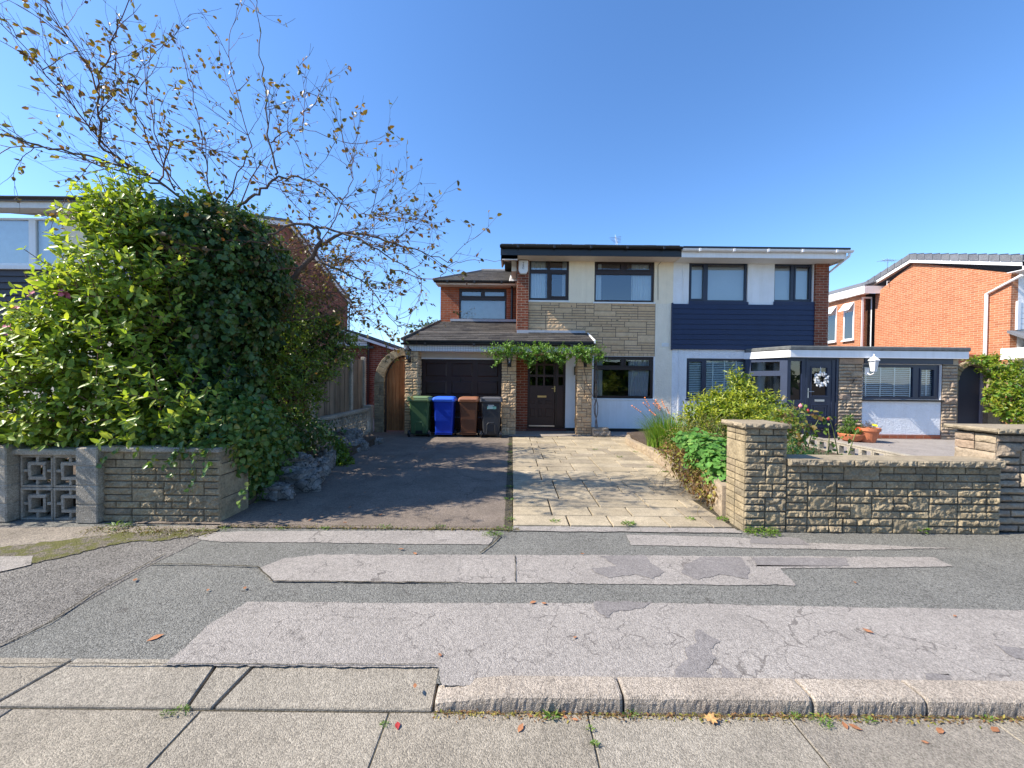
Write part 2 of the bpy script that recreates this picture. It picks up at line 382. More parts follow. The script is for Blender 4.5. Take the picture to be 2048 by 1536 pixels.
def blob_points(blobs, n, lump=.25, lsc=2.2, shell=.3, front=0.35, seed=0):
    """points near the surface of a set of lumpy ellipsoids, with outward directions"""
    B = np.array(blobs, float); wgt = (B[:, 3]*B[:, 4]+B[:, 4]*B[:, 5]+B[:, 3]*B[:, 5]); wgt /= wgt.sum()
    pick = rng.choice(len(B), n*2, p=wgt); d = unit(rng.normal(size=(n*2, 3))+np.array([0, -front, .15]))
    lp = np.array([noise.noise(Vector((x*lsc+seed+b*3.3, y*lsc, z*lsc))) for (x, y, z), b in zip(d, pick)])
    rr = (1+lump*lp*1.6)*(1-shell*rng.random(n*2)**1.5)
    pts = B[pick, :3]+d*B[pick, 3:6]*rr[:, None]
    keep = np.ones(n*2, bool)
    for b in range(len(B)):
        q = np.linalg.norm((pts-B[b, :3])/B[b, 3:6], axis=1); keep &= ~((q < .62) & (pick != b))
    o = unit(d/B[pick, 3:6]); keep &= pts[:, 2] > 0.01
    pts = pts[keep][:n]; o = o[keep][:n]; return pts, o
def scatter_leaves(blobs, n, L, wr, up=.4, out=.5, rnd=.7, droop=.3, Lv=.35, **kw):
    pts, o = blob_points(blobs, n, **kw); k = len(pts)
    D = o*out+rng.normal(size=(k, 3))*rnd+np.array([0, 0, -droop]); N = o*.8+rng.normal(size=(k, 3))*.5+np.array([0, 0, up])
    return leaf_arrays(pts, D, N, L*(1+Lv*(rng.random(k)*2-1)), wr)
def shoots(blobs, n, length, nl, L, wr, up=.5, rad=.004, spread=.8, stem_mb=None, **kw):
    """leafy shoots growing out of the surface, leaves in pairs along each"""
    pts, o = blob_points(blobs, n, **kw); VV = []
    for p, d in zip(pts, o):
        dr = Vector(d)*.7+Vector((0, 0, up))+Vector(rng.normal(size=3)*.3); dr.normalize(); ln = length*random.uniform(.5, 1.2)
        a = Vector(p)-dr*ln*.4; cur = a.copy(); path = [cur.copy()]; k = int(nl*random.uniform(.7, 1.2)); Ps = []; Ds = []; Ns = []; Ls = []
        side = dr.orthogonal().normalized()
        for i in range(k):
            dr = (dr+Vector(rng.normal(size=3)*.07)+Vector((0, 0, -.03))).normalized(); cur = cur+dr*ln/k; path.append(cur.copy())
            side = (Matrix.Rotation(R(80+random.uniform(-20, 20)), 3, dr) @ side); side = (side-dr*side.dot(dr)).normalized()
            for s_ in (1, -1):
                Ps.append(cur); Ds.append(side*s_*spread+dr*random.uniform(.3, .9)+Vector(rng.normal(size=3)*.15)); Ns.append(dr+Vector((0, 0, .6))+Vector(rng.normal(size=3)*.25)); Ls.append(L*random.uniform(.6, 1.15)*(.75 if i > k-3 else 1))
        VV.append(leaf_arrays(np.array(Ps), np.array(Ds), np.array(Ns), np.array(Ls), wr))
        if stem_mb is not None: stem_mb.tube(path[::2]+[path[-1]], rad, 3, cap=False)
    return np.concatenate(VV)
# ================================================================ GROUND
m_earth = paving_mat('earth', (.09, .065, .045), .5, 60, bump=1.0, big=.3)
m_asph = paving_mat('asphalt', (.172, .168, .150), .55, 170, crack=.25, bump=.8, big=.12, csc=1.2)
m_asph2 = paving_mat('asphalt_worn', (.175, .162, .145), .55, 130, crack=1.0, bump=1.0, big=.18, moss=.22, csc=1.6)
m_pale = paving_mat('pale_macadam', (.295, .268, .24), .30, 170, crack=1.8, stain=.25, bump=.6, big=.13, csc=6)
m_pale2 = paving_mat('pale_macadam_stained', (.295, .268, .24), .30, 170, crack=1.7, stain=.30, stain_col=(.24, .20, .18), bump=.6, big=.12, csc=4.5)
m_slab = paving_mat('concrete_channel', (.29, .258, .208), .36, 190, bump=.6, big=.2, island=.26, stain=.3, stain_col=(.21, .19, .165))
m_kerb = paving_mat('kerb_concrete', (.36, .31, .255), .42, 200, bump=.6, big=.25, island=.2, stain=.3, stain_col=(.24, .19, .15))
m_drive = paving_mat('drive_concrete', (.185, .15, .12), .3, 140, crack=.5, bump=.7, big=.25, moss=.0, csc=.8)
m_pave = paving_mat('yellow_paving', (.40, .335, .235), .22, 160, bump=.5, big=.28, island=.32, stain=.36, stain_col=(.27, .225, .165))
m_moss = paving_mat('moss_ground', (.15, .13, .10), .5, 110, moss=.53, bump=1.2)
m_joint = paving_mat('mossy_joint', (.075, .065, .045), .5, 90, moss=.35, bump=1.0)
m_patio = paving_mat('patio_concrete', (.29, .26, .235), .2, 120, crack=.6, bump=.5, big=.15, csc=1)
def sheet(name, pts, z, m, kind='structure', th=None):
    mb = MB(); pts = [Vector((p[0], p[1], z)) for p in pts]
    a = sum(pts[i].x*pts[(i+1) % len(pts)].y-pts[(i+1) % len(pts)].x*pts[i].y for i in range(len(pts)))
    if a < 0: pts = pts[::-1]
    mb.quad(*pts); o = mb.build(name, m); o['kind'] = kind; return o
def ragged(pts, amp, step, seed):
    out = []; n = len(pts)
    for i in range(n):
        a = Vector(pts[i][:2]); b = Vector(pts[(i+1) % n][:2]); k = max(1, int((b-a).length/step)); d = (b-a); nn = Vector((-d.y, d.x)).normalized() if d.length > 0 else Vector((0, 0))
        for j in range(k):
            p = a+d*j/k; out.append(p+nn*(amp*.45*fn(p.x*3+seed, p.y*3, seed, 3)+.35*amp*fn(p.x*26+seed, p.y*26, seed, 4))*(0.2 if j == 0 else 1))
    return out
sheet('ground', [(-400, -400), (400, -400), (400, 900), (-400, 900)], -.10, m_earth)
sheet('road', [(-60, -9), (60, -9), (60, 1.33), (-60, 1.33)], -.066, m_asph)
# footway
sheet('pavement', [(-14, 2.06), (-.37, 2.06), (-.37, 1.93), (14, 1.93), (14, 4.5), (-14, 4.5)], 0.0, m_asph)
sheet('pavement_worn_patch', ragged([G(-900, 1250), G(-300, 1135), (-7.5, 4.05), G(430, 1068), G(300, 1132), G(90, 1250), G(-30, 1310), G(-300, 1340)], .015, .05, 2), .003, m_asph2)
S1 = [G(x, y) for x, y in ((405, 1066), (500, 1063), (975, 1062), (988, 1076), (978, 1090), (560, 1086), (440, 1085), (392, 1079))]
S2 = [G(x, y) for x, y in ((518, 1137), (566, 1118), (640, 1110), (1000, 1111), (1350, 1113), (1868, 1116), (1906, 1134), (1562, 1138), (1592, 1172), (1030, 1167), (545, 1165))]
S3 = [G(x, y) for x, y in ((495, 1205), (900, 1208), (1300, 1207), (1700, 1216), (2300, 1227), (2900, 1240), (2900, 1420), (2048, 1385), (1600, 1371), (1240, 1364), (1050, 1370), (884, 1374), (874, 1336), (325, 1333), (372, 1296), (420, 1250))]
S4 = [G(x, y) for x, y in ((1252, 1070), (1480, 1076), (1600, 1086), (1935, 1098), (1700, 1101), (1262, 1091))]
for nm, s, m, q in (('pavement_pale_strip', S1, m_pale, 1), ('pavement_pale_strip', S2, m_pale2, 2), ('pavement_pale_strip', S3, m_pale2, 3), ('pavement_pale_strip', S4, m_pale2, 4)):
    sheet(nm, ragged(s, .026, .012, q*3.7), .006, m)
m_stain = paving_mat('pavement_wear', (.205, .188, .177), .25, 150, bump=.5, big=.15)
for q, pl in enumerate((((1195, 1113), (1290, 1112), (1300, 1128), (1330, 1146), (1305, 1160), (1270, 1150), (1215, 1158), (1180, 1140), (1235, 1134)), ((1368, 1130), (1400, 1116), (1480, 1116), (1500, 1140), (1495, 1160), (1440, 1150), (1395, 1162), (1362, 1148)), ((1500, 1116), (1690, 1117), (1700, 1134), (1590, 1136), (1560, 1136), (1510, 1134)),
    ((1190, 1206), (1305, 1206), (1290, 1216), (1225, 1226), (1215, 1238), (1190, 1222)), ((1395, 1262), (1440, 1285), (1420, 1300), (1432, 1320), (1410, 1345), (1440, 1368), (1350, 1368), (1352, 1335), (1375, 1320), (1366, 1296), (1392, 1290)), ((1446, 1335), (1462, 1348), (1492, 1372), (1440, 1370)), ((1985, 1290), (2060, 1300), (2090, 1325), (2030, 1322)), ((1850, 1350), (1900, 1352), (1910, 1370), (1860, 1372)), ((1930, 1362), (2010, 1368), (2000, 1378), (1930, 1375)), ((1500, 1070), (1600, 1078), (1620, 1092), (1500, 1088)))):
    sheet('pavement_wear', ragged([G(*p) for p in pl], .035, .012, q*5.1+1), .009, m_stain)
# left corner strip of old concrete under the left wall
sheet('pavement_concrete_edge', ragged([G(-900, 1075), G(-100, 1058), G(440, 1052), G(430, 1062), G(160, 1078), G(0, 1098), G(-400, 1130)], .03, .06, 5), .007, paving_mat('old_concrete', (.25, .215, .175), .35, 110, bump=.8, big=.3, moss=.18))
sheet('pavement_moss', ragged([G(440, 1060), G(260, 1066), G(110, 1084), G(-60, 1105), G(-60, 1150), G(90, 1122), G(230, 1092), G(420, 1070)], .11, .03, 9), .010, m_moss)
sheet('pavement_light_corner', ragged([G(-200, 1120), G(66, 1114), G(62, 1132), G(-150, 1180)], .02, .06, 11), .012, m_pale)
# joint line across the left tarmac, weathered crack strips
def crackline(px, w, seed, name='pavement_crack'):
    pts = [G(*p) for p in px]; mb = MB(); L = []
    for i in range(len(pts)-1):
        k = max(2, int((pts[i+1]-pts[i]).length/.03))
        for j in range(k): L.append(pts[i].lerp(pts[i+1], j/k))
    L.append(pts[-1]); A = []; B_ = []
    for i, p in enumerate(L):
        d = (L[min(i+1, len(L)-1)]-L[max(i-1, 0)]).normalized(); n_ = Vector((-d.y, d.x, 0)); o = n_*.006*fn(p.x*9, p.y*9, seed); ww = w*(.5+.8*abs(fn(p.x*20, p.y*20, seed+3)))
        A.append(p+o+n_*ww); B_.append(p+o-n_*ww)
    for i in range(len(L)-1): mb.quad(*[Vector((q.x, q.y, .014)) for q in (B_[i], B_[i+1], A[i+1], A[i])])
    o = mb.build(name, m_joint); o['kind'] = 'structure'
crackline([(330, 1110), (200, 1180), (95, 1250), (0, 1293), (-120, 1340)], .007, 1)
crackline([(300, 1131), (380, 1131), (515, 1136), (545, 1165), (900, 1168)], .008, 2)
crackline([(1030, 1112), (1031, 1166)], .004, 3)
crackline([(975, 1062), (1000, 1075), (985, 1090), (960, 1108)], .01, 4)
crackline([(-100, 1332), (330, 1332), (870, 1333)], .0035, 5)
# channel slabs by the road
mb = MB(); xs = [-6.9, -6.0, -5.1, -4.2, -3.28, -2.37, -1.47, -.57, .38, 1.34, 2.3, 3.25, 4.2, 5.1, 6.0, 6.9]
for a, b in zip(xs, xs[1:]):
    n = len(mb.v); mb.box(a+.003, b-.003, 1.33, 1.82, -.12, -.052+random.uniform(-.002, .002))
    for q in range(n, n+8):
        if mb.v[q][1] < 1.5: mb.v[q] = (mb.v[q][0]*1.0-.08*math.copysign(1, a)*0, mb.v[q][1], mb.v[q][2])
tag(mb.build('gutter_slabs', m_slab, bevel=.004), kind='structure')
sheet('gutter_bed', [(-9, 1.2), (9, 1.2), (9, 2.1), (-9, 2.1)], -.058, m_joint)
# dropped kerb, left
mb = MB(); xs = [-.362, -1.36, -1.575, -2.36, -3.28, -4.2, -5.1, -6.0, -6.9]
skew = [0, .06, -.03, .12, 0, 0, 0, 0, 0]
for i, (b, a) in enumerate(zip(xs, xs[1:])):
    g = .008; y0, y1 = 1.828, 2.078; s0 = -skew[i+1]; s1 = -skew[i]
    mb.hexa([(a+g+s0, y0, -.12), (b-g+s1, y0, -.12), (b-g, y1, -.12), (a+g, y1, -.12), (a+g+s0, y0, -.044), (b-g+s1, y0, -.044), (b-g, y1, .004), (a+g, y1, .004)])
tag(mb.build('dropped_kerb', m_slab, bevel=.005), kind='structure')
# raised kerb stones, right: rough split fronts
xs = [-.362, .555, 1.47, 2.02, 2.93, 3.84, 4.75, 5.66, 6.57, 7.5]
for i, (a, b) in enumerate(zip(xs, xs[1:])):
    mb = MB(); nx = 70; prof = [(1.832, -.10), (1.832, -.05), (1.833, -.01), (1.837, .010), (1.849, .021), (1.91, .022), (1.962, .020), (1.967, .0), (1.967, -.1)]
    drop = (lambda x: 0)
    for j in range(nx+1):
        x = a+.006+(b-a-.012)*j/nx
        for q, (y, z) in enumerate(prof):
            rgh = .004*fn(x*45, q*2.3, z*60, 4)*(1 if 0 < q < 5 else .3); e = .004*(j in (0, nx))
            mb.v.append((x, y+rgh*1.0+e, z+(rgh*.6 if q in (3, 4, 5) else 0)-drop(x)-e+(-.03*max(0, min(1, (-.02-x)/.33)) if i == 0 and z > -.09 else 0)))
    k = len(prof)
    for j in range(nx):
        for q in range(k-1): mb.f.append((j*k+q, (j+1)*k+q, (j+1)*k+q+1, j*k+q+1))
    mb.f.append(tuple(range(k))); mb.f.append(tuple(nx*k+q for q in range(k))[::-1])
    o = mb.build('kerb_stone', m_kerb, smooth=False); o['kind'] = 'structure'
# ---------------------------------------------------------------- driveway and garden levels
XJ = -.03
sheet('drive', ragged([(-3.9, 3.97), (XJ-.02, 3.97), (XJ-.02, 11.2), (-3.9, 11.2)], .004, .1, 3), .012, m_drive)
sheet('drive_edge', ragged([(-3.0, 3.90), (.02, 3.90), (.02, 4.0), (-3.0, 4.0)], .012, .05, 8), .010, m_drive); sheet('drive_edge', ragged([(.02, 3.88), (2.34, 3.88), (2.34, 4.0), (.02, 4.0)], .03, .02, 8), .011, m_pale2)
sheet('drive_joint', [(XJ-.035, 3.96), (XJ+.05, 3.96), (XJ+.05, 10.2), (XJ-.035, 10.2)], .016, m_joint)
sheet('paving_bed', [(XJ+.05, 3.98), (9, 3.98), (9, 11.6), (XJ+.05, 11.6)], .004, m_joint)
mb = MB(); rs = random.Random(11)
for (a, b, c, d) in ashlar_layout(3.9, 6.3, .30, .15, rs, .0, 3, 4, 0):
    x0, x1, y0, y1 = XJ+.05+a, XJ+.05+b, 4.0+c, 4.0+d; z = .024+rs.uniform(-.002, .002); t = [rs.uniform(-.0015, .0015) for _ in range(4)]; g = .0095
    xr = 2.33 if y1 < 5.2 else 3.2
    if x0 > xr-.1: continue
    x1 = min(x1, xr)
    mb.hexa([(x0+g, y0+g, 0), (x1-g, y0+g, 0), (x1-g, y1-g, 0), (x0+g, y1-g, 0), (x0+g, y0+g, z+t[0]), (x1-g, y0+g, z+t[1]), (x1-g, y1-g, z+t[2]), (x0+g, y1-g, z+t[3])])
tag(mb.build('paving_slabs', m_pave, bevel=.004), kind='structure')
sheet('porch_step_slab', [(XJ-.05, 10.1), (1.85, 10.25), (1.85, 11.28), (XJ-.05, 11.28)], .032, paving_mat('porch_concrete', (.30, .26, .22), .2, 120, bump=.4, big=.2))
sheet('path_by_house', [(1.85, 10.31), (5, 10.31), (5, 11.3), (1.85, 11.3)], .028, m_patio)
# left garden soil, gravel path by the fence
mb = MB(); mb.box(-14, -3.12, 4.3, 9.0, -.05, .16); tag(mb.build('garden_soil', m_earth), kind='structure')
# right bed soil and neighbour patio
mb = MB(); mb.prism([(2.52, 4.2, .03), (2.62, 6.0, .03), (2.82, 8.0, .03), (3.0, 10.0, .03), (4.6, 10.9, .03), (6.0, 10.9, .03), (3.6, 4.2, .03)], (0, 0, .15)); mb.prism([(3.6, 4.2, 0), (6.0, 10.9, 0), (6.85, 10.9, 0), (6.85, 4.2, 0)], (0, 0, .05)); tag(mb.build('garden_soil', m_earth), kind='structure')
mb = MB(); mb.box(7.02, 12.2, 4.25, 11.2, -.05, .055); tag(mb.build('patio', m_patio), kind='structure')
sheet('yard_ground', [(12.2, 4.1), (40, 4.1), (40, 40), (12.2, 40)], .02, m_patio)
sheet('yard_ground', [(-40, 9.0), (-3.9, 9.0), (-3.9, 40), (-40, 40)], .02, m_patio)

# ================================================================ MATERIALS for the buildings
def weather(m, amt=.22, col=(.55, .50, .42)):
    t = m.node_tree; k = NT(t); b = [n for n in t.nodes if n.type == 'BSDF_PRINCIPLED'][0]; l = b.inputs['Base Color'].links[0].from_socket
    f = k.ramp(k.noise(k.pos((9, 9, .7)), 1, 6, .65), [(.42, 0.0), (.75, amt)]); f2 = k.ramp(k.noise(k.pos(), 1.3, 6, .7), [(.45, 0.0), (.75, amt)])
    t.links.new(k.mix(k.math('MAXIMUM', f, f2), l, k.mix(1.0, l, col, 'MULTIPLY')), b.inputs['Base Color'])
m_brick_red = brick('red_brick', (.33, .085, .04), (.42, .12, .055), (.36, .27, .2), ms=.010)
m_brick_dk = brick('dark_red_brick', (.20, .055, .03), (.30, .085, .045), (.42, .33, .24), ms=.012, bump=.9)
m_brick_or = brick('orange_brick', (.40, .15, .072), (.50, .20, .10), (.66, .45, .31), ms=.011, dirt=.18)
m_brick_left = brick('brown_brick', (.26, .075, .04), (.32, .10, .055), (.28, .2, .15))
m_cream = mat('cream_render', (.88, .76, .57), .85, .05, 4, .35, 25, .2)
m_white = mat('white_render', (.80, .81, .82), .85, .04, 4, .35, 25, .2)
m_dash = mat('textured_white_render', (.80, .81, .82), .85, .05, 6, 1.0, 26, .2, bd=.02)
m_dashc = mat('textured_cream_render', (.87, .78, .63), .85, .05, 6, 1.0, 26, .2, bd=.02)
m_upvc = mat('white_plastic', (.82, .82, .82), .35, .03, 3)
m_paintw = mat('white_paint', (.80, .80, .79), .5, .05, 4)
m_soffit = mat('cream_soffit', (.72, .60, .50), .6, .08, 2)
m_soffitw = mat('white_soffit', (.74, .72, .68), .6, .05, 2)
for m_ in (m_cream, m_white, m_dash, m_dashc): weather(m_, .2)
for m_ in (m_soffit, m_soffitw, m_upvc, m_paintw): weather(m_, .2)
m_brown = mat('dark_brown_frame', (.026, .012, .010), .35, .2, 5, spec=.4)
m_brownd = mat('brown_door_paint', (.040, .017, .014), .4, .2, 3, spec=.4)
m_black = mat('black_plastic', (.012, .012, .014), .35, .2, 5, spec=.5)
m_navy = mat('navy_frame', (.016, .024, .052), .35, .15, 5, spec=.5)
m_navyc = mat('navy_cladding', (.013, .024, .068), .5, .12, 3, spec=.4)
m_lead = mat('lead_flashing', (.36, .38, .41), .5, .2, 8)
m_tile = paving_mat('grey_roof_tile', (.082, .075, .068), .3, 60, bump=.8, big=.3, island=.4, moss=.0)
m_tileg = paving_mat('slate_grey_tile', (.17, .18, .20), .2, 60, bump=.5, big=.2, island=.25)
m_felt = mat('roof_felt', (.13, .135, .13), .85, .35, 9, .6, 60)
m_gw = glass('window_glass', .15); m_gd = glass('window_glass_dark', .07)
m_room = mat('room_dark', (.035, .03, .028), .9)  # the gloom of unlit rooms is put into this wall colour
m_curt = mat('white_curtain', (.72, .74, .76), .9, .06, 3)
m_blind = mat('pale_blind', (.62, .64, .66), .9, .04, 2)
m_metal = mat('silver_metal', (.6, .6, .6), .3, .1, 5, metal=1.0)
m_brass = mat('brass', (.6, .42, .18), .3, .1, 5, metal=1.0)
STONE = [(.56, .385, .225), (.62, .44, .265), (.50, .35, .205), (.66, .48, .30), (.58, .40, .235)]
m_stone = stonemat('buff_stone', STONE, .5, 35, .25)
m_stonew = stonemat('weathered_wall_stone', [(.37, .30, .195), (.43, .345, .215), (.32, .265, .18), (.47, .375, .23), (.39, .31, .20)], .9, 50, .5)
m_mortar = mat('mortar', (.22, .19, .15), .95, .2, 9, .6, 60)
m_mortard = mat('dark_mortar', (.11, .09, .07), .95, .25, 9, .6, 60)

def rooms(mb, x0, x1, z0, z1, y, d=1.6):   # open-fronted dark room
    mb.quad((x0,y,z0),(x0,y+d,z0),(x0,y+d,z1),(x0,y,z1)); mb.quad((x1,y+d,z0),(x1,y,z0),(x1,y,z1),(x1,y+d,z1))
    mb.quad((x0,y+d,z0),(x1,y+d,z0),(x1,y+d,z1),(x0,y+d,z1)); mb.quad((x0,y,z1),(x0,y+d,z1),(x1,y+d,z1),(x1,y,z1)); mb.quad((x0,y+d,z0),(x0,y,z0),(x1,y,z0),(x1,y+d,z0))
def curtain(parent, x0, x1, z0, z1, y, name='curtain', m=None, waves=7, amp=.025, pinch=0):
    mb = MB(); n = waves*6; nz = 8
    for j in range(nz+1):
        t = j/nz
        for i in range(n+1):
            u = i/n; xx = x0+(x1-x0)*u*(1-pinch*(1-t)); mb.v.append((xx, y+amp*math.sin(u*waves*2*math.pi+.5*math.sin(t*2))*(1.2-.4*t)+.004*noise.noise(Vector((u*9, t*3, x0))), z0+(z1-z0)*t))
    for j in range(nz):
        for i in range(n): q = j*(n+1)+i; mb.f.append((q, q+1, q+n+2, q+n+1))
    return mb.build(name, m or m_curt, parent, smooth=True)
def window(parent, x0, x1, z0, z1, Y, panes, fm, gm, sash=(), name='window', bar=.055, sill=None, depth=.07, beads=True):
    """panes: fractions (fx0,fx1,fz0,fz1) of the opening; frame is one plate with holes, raised sashes round the opening lights"""
    W = x1-x0; H = z1-z0; hol = [(x0+a*W, x0+b*W, z0+c*H, z0+d*H) for a, b, c, d in panes]
    f = MB(); f.plate(x0, x1, z0, z1, hol, Y, Y+depth); fr = f.build(name, fm, parent, bevel=.004)
    for q in sash:
        h = hol[q]; s = MB(); e = .022; s.plate(h[0]-e, h[1]+e, h[2]-e, h[3]+e, [(h[0]+.02, h[1]-.02, h[2]+.02, h[3]-.02)], Y-.018, Y+.03); s.build('sash', fm, fr, bevel=.004)
    for h in hol:
        p = MB(); p.quad((h[0]-.004, Y+.035, h[2]-.004), (h[1]+.004, Y+.035, h[2]-.004), (h[1]+.004, Y+.035, h[3]+.004), (h[0]-.004, Y+.035, h[3]+.004)); p.build('pane', gm, fr)
    if sill: s = MB(); s.box(x0-.03, x1+.03, Y-.07, Y+.0, z0-.05, z0-.004); s.build('sill', sill, parent, bevel=.006)
    return fr
# ================================================================ OUR HOUSE (brown frames)
YF = 11.3; YN = 11.225; YG = 10.45; YD = 10.85; YX = 13.0
H = thing('semi_detached_house', 'cream and buff stone half of the pair with brown windows and a brown garage door', 'house', (2.3, YF, 0))
xL = P(1034, 600, YN).x; xN = P(1057, 600, YN).x; xP = P(1346, 600, YF).x; zS = P(1150, 516, YF).z
w1 = RC(1058, 517, 1138, 600.5, YF); w2 = RC(1189, 520, 1309, 604, YF); w3 = RC(1187, 713, 1307, 797, YF); dr = RC(1055, 700, 1131, 851, YF)
zst = P(1200, 606, YF).z; zsb = P(1200, 712, YF).z; zpl = P(1250, 855, YF).z
# front wall in bands: render above and below, stone band between
mb = MB(); mb.plate(xN, xP, zst, zS+.2, [w1, w2], YF, YF+.22); mb.build('upper_wall', m_cream, H)
mb = MB(); mb.plate(xN, w3[1]+.03, zsb, zst, [], YF+.012, YF+.22); mb.build('stone_band_backing', m_mortard, H)
mb = MB(); mb.box(w3[1]+.03, xP, YF, YF+.22, zpl, zst); mb.build('side_render_wall', m_dashc, H)
mb = MB(); mb.plate(xN, w3[1]+.03, .12, zsb, [w3, (xN-.2, dr[1], -1, 9)], YF, YF+.22); mb.build('lower_wall', m_white, H)
mb = MB(); mb.box(dr[1], xP, YF-.015, YF+.2, -.02, .12); mb.build('plinth', m_black, H)
# random coursed stone band
mb = MB(); bx = w3[1]+.03
stoneface(mb, (xN, YF+.01, zsb+.09), (1, 0, 0), (0, 0, 1), (0, -1, 0), bx-xN, zst-zsb-.09, .075, .13, 5, seg=.045, amp=.010, depth=.03, gap=.016, p2=.20, lmin=2, lmax=6, edge=.012, p3=.05)
n = 34
for i in range(n): rock_block(mb, Vector((xN, YF+.01, zsb)), Vector((1, 0, 0)), Vector((0, 0, 1)), Vector((0, -1, 0)), (bx-xN)*i/n, (bx-xN)*(i+1)/n, 0, .09, .05, .006, .03, .008, i)
mb.build('stone_band', stonemat('facade_stone', [(.60, .41, .24), (.54, .37, .215), (.63, .45, .275), (.57, .395, .235)], .6, 40, .18), H)
# brick nib wall, left gable end
mb = MB(); mb.box(xL, xN, YN, YF+.3, -.02, zS+.15); mb.box(xL, xL+.22, YF+.3, 18.5, 0, zS+.1); mb.build('brick_pier', m_brick_dk, H)
mb = MB(); mb.box(xL-.0, xN+.01, YN-.006, YN+.02, P(1046, 671, YN).z-.02, P(1046, 660, YN).z); mb.build('lead_flashing', m_lead, H)
# gable end boards above the side roof
mb = MB(); mb.box(xL-.17, xL-.02, YN+.10, YN+1.2, P(1020, 546, YN+.3).z, zS+.1); mb.build('gable_cladding', m_soffitw, H)
# main roof
e0 = P(1000, 487, 10.78); zE = P(1150, 489, 10.78).z; zF = P(1150, 512, 10.8).z
xr = xP
mb = MB(); mb.prism([(e0.x+.03, 10.72, zE-.10), (e0.x+.03, 10.72, zE-.06), (e0.x+.03, 15.0, zE+1.0), (e0.x+.03, 19.3, zE-.06), (e0.x+.03, 19.3, zE-.10), (e0.x+.03, 15.0, zE+.93)], (xr-e0.x-.03, 0, 0)); mb.build('roof', m_tile, H)
mb = MB()
for i in range(int((xr-e0.x)/.33)): mb.box(e0.x+.03+i*.33, e0.x+.03+i*.33+.322, 10.68, 10.95, zE-.055, zE-.03+random.uniform(-.003, .004))
mb.build('eaves_tiles', m_tile, H)
def gutter(x0, x1, y, z, m, parent, r=.058, brackets=3, name='gutter'):
    mb = MB(); prof = [(r*math.cos(a), -r*abs(math.sin(a))) for a in [math.pi*k/8 for k in range(9)]]; b = len(mb.v)
    for x in (x0, x1):
        for (yy, zz) in prof: mb.v.append((x, y+yy, z+zz))
        for (yy, zz) in prof[::-1]: mb.v.append((x, y+yy*.9, z+zz*.9+.003))
    k = 18
    for i in range(k): j = (i+1) % k; mb.f.append((i, j, k+j, k+i))
    mb.f.append(tuple(range(9))); mb.f.append(tuple(range(k, k+9))[::-1])
    g = mb.build(name, m, parent, merge=True)
    for i in range(brackets): bk = MB(); x = x0+(x1-x0)*(i+.5)/brackets; bk.box(x-.03, x+.03, y-r-.008, y+r, z-r-.012, z+.006); bk.build('gutter_bracket', m, g, bevel=.005)
    return g
gutter(e0.x, xr-.03, 10.71, zE-.065, m_black, H, .068, 5)
mb = MB(); mb.box(e0.x+.02, xr, 10.775, 10.80, zF, zE-.06); mb.build('fascia', m_black, H)
mb = MB(); mb.box(e0.x+.1, xr, 10.80, YF+.01, zF+.0, zF+.02); mb.build('soffit', m_soffit, H)
mb = MB(); y0 = 10.80; a = e0.x+.03
mb.prism([(a, y0, zF-.13), (a, y0, zE-.09), (a, 15.0, zE+.92), (a, 15.0, zE+.72), (a, y0+.75, zF-.13)], (.03, 0, 0)); mb.build('barge_board', m_soffit, H)
mb = MB(); mb.quad((a, y0, zF-.13), (xL, y0, zF-.13), (xL, y0, zF+.02), (a, y0, zF+.02)); mb.box(a+.03, xL+.0, y0, y0+.025, zF-.10, zF+.0); mb.build('eaves_box_end', m_soffit, H)
# ---- windows of the main front
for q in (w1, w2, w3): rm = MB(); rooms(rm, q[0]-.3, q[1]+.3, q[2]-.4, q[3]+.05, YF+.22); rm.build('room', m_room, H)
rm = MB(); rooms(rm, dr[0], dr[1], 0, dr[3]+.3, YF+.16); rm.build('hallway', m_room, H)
W1 = window(H, *w1, YF+.05, [(.05, .46, .06, .66), (.05, .46, .745, .95), (.555, .94, .09, .66), (.53, .95, .745, .95)], m_brown, m_gw, sash=(2,), sill=m_paintw)
W2 = window(H, *w2, YF+.05, [(.03, .97, .05, .66), (.05, .45, .77, .93), (.54, .94, .77, .93)], m_brown, m_gw, sash=(1, 2), sill=m_paintw)
W3 = window(H, *w3, YF+.05, [(.035, .96, .06, .68), (.05, .47, .77, .94), (.53, .95, .77, .94)], m_brown, m_gd, sash=(1, 2), sill=m_paintw)
curtain(W1, w1[0]+.05, w1[0]+.50, w1[2], w1[3], YF+.17, waves=6); curtain(W1, w1[1]-.17, w1[1]-.03, w1[2], w1[3], YF+.18, waves=2)
curtain(W2, w2[0]+.03, w2[0]+.24, w2[2], w2[3], YF+.17, waves=3); curtain(W2, w2[1]-.62, w2[1]-.04, w2[2], w2[3], YF+.17, waves=8)
m_curtd = mat('grey_curtain', (.50, .49, .53), .9, .06, 3)
curtain(W3, w3[0]+.03, w3[0]+.30, w3[2], w3[3], YF+.17, m=m_curtd, waves=4); curtain(W3, w3[1]-.68, w3[1]-.05, w3[2], w3[3], YF+.17, m=m_curtd, waves=8, pinch=.1)
mb = MB(); mb.tube([(w3[0]+1.22, YF+.14, w3[3]-.1), (w3[0]+1.12, YF+.12, w3[2]+.04)], .008, 6); mb.build('blind_wand', m_upvc, W3)
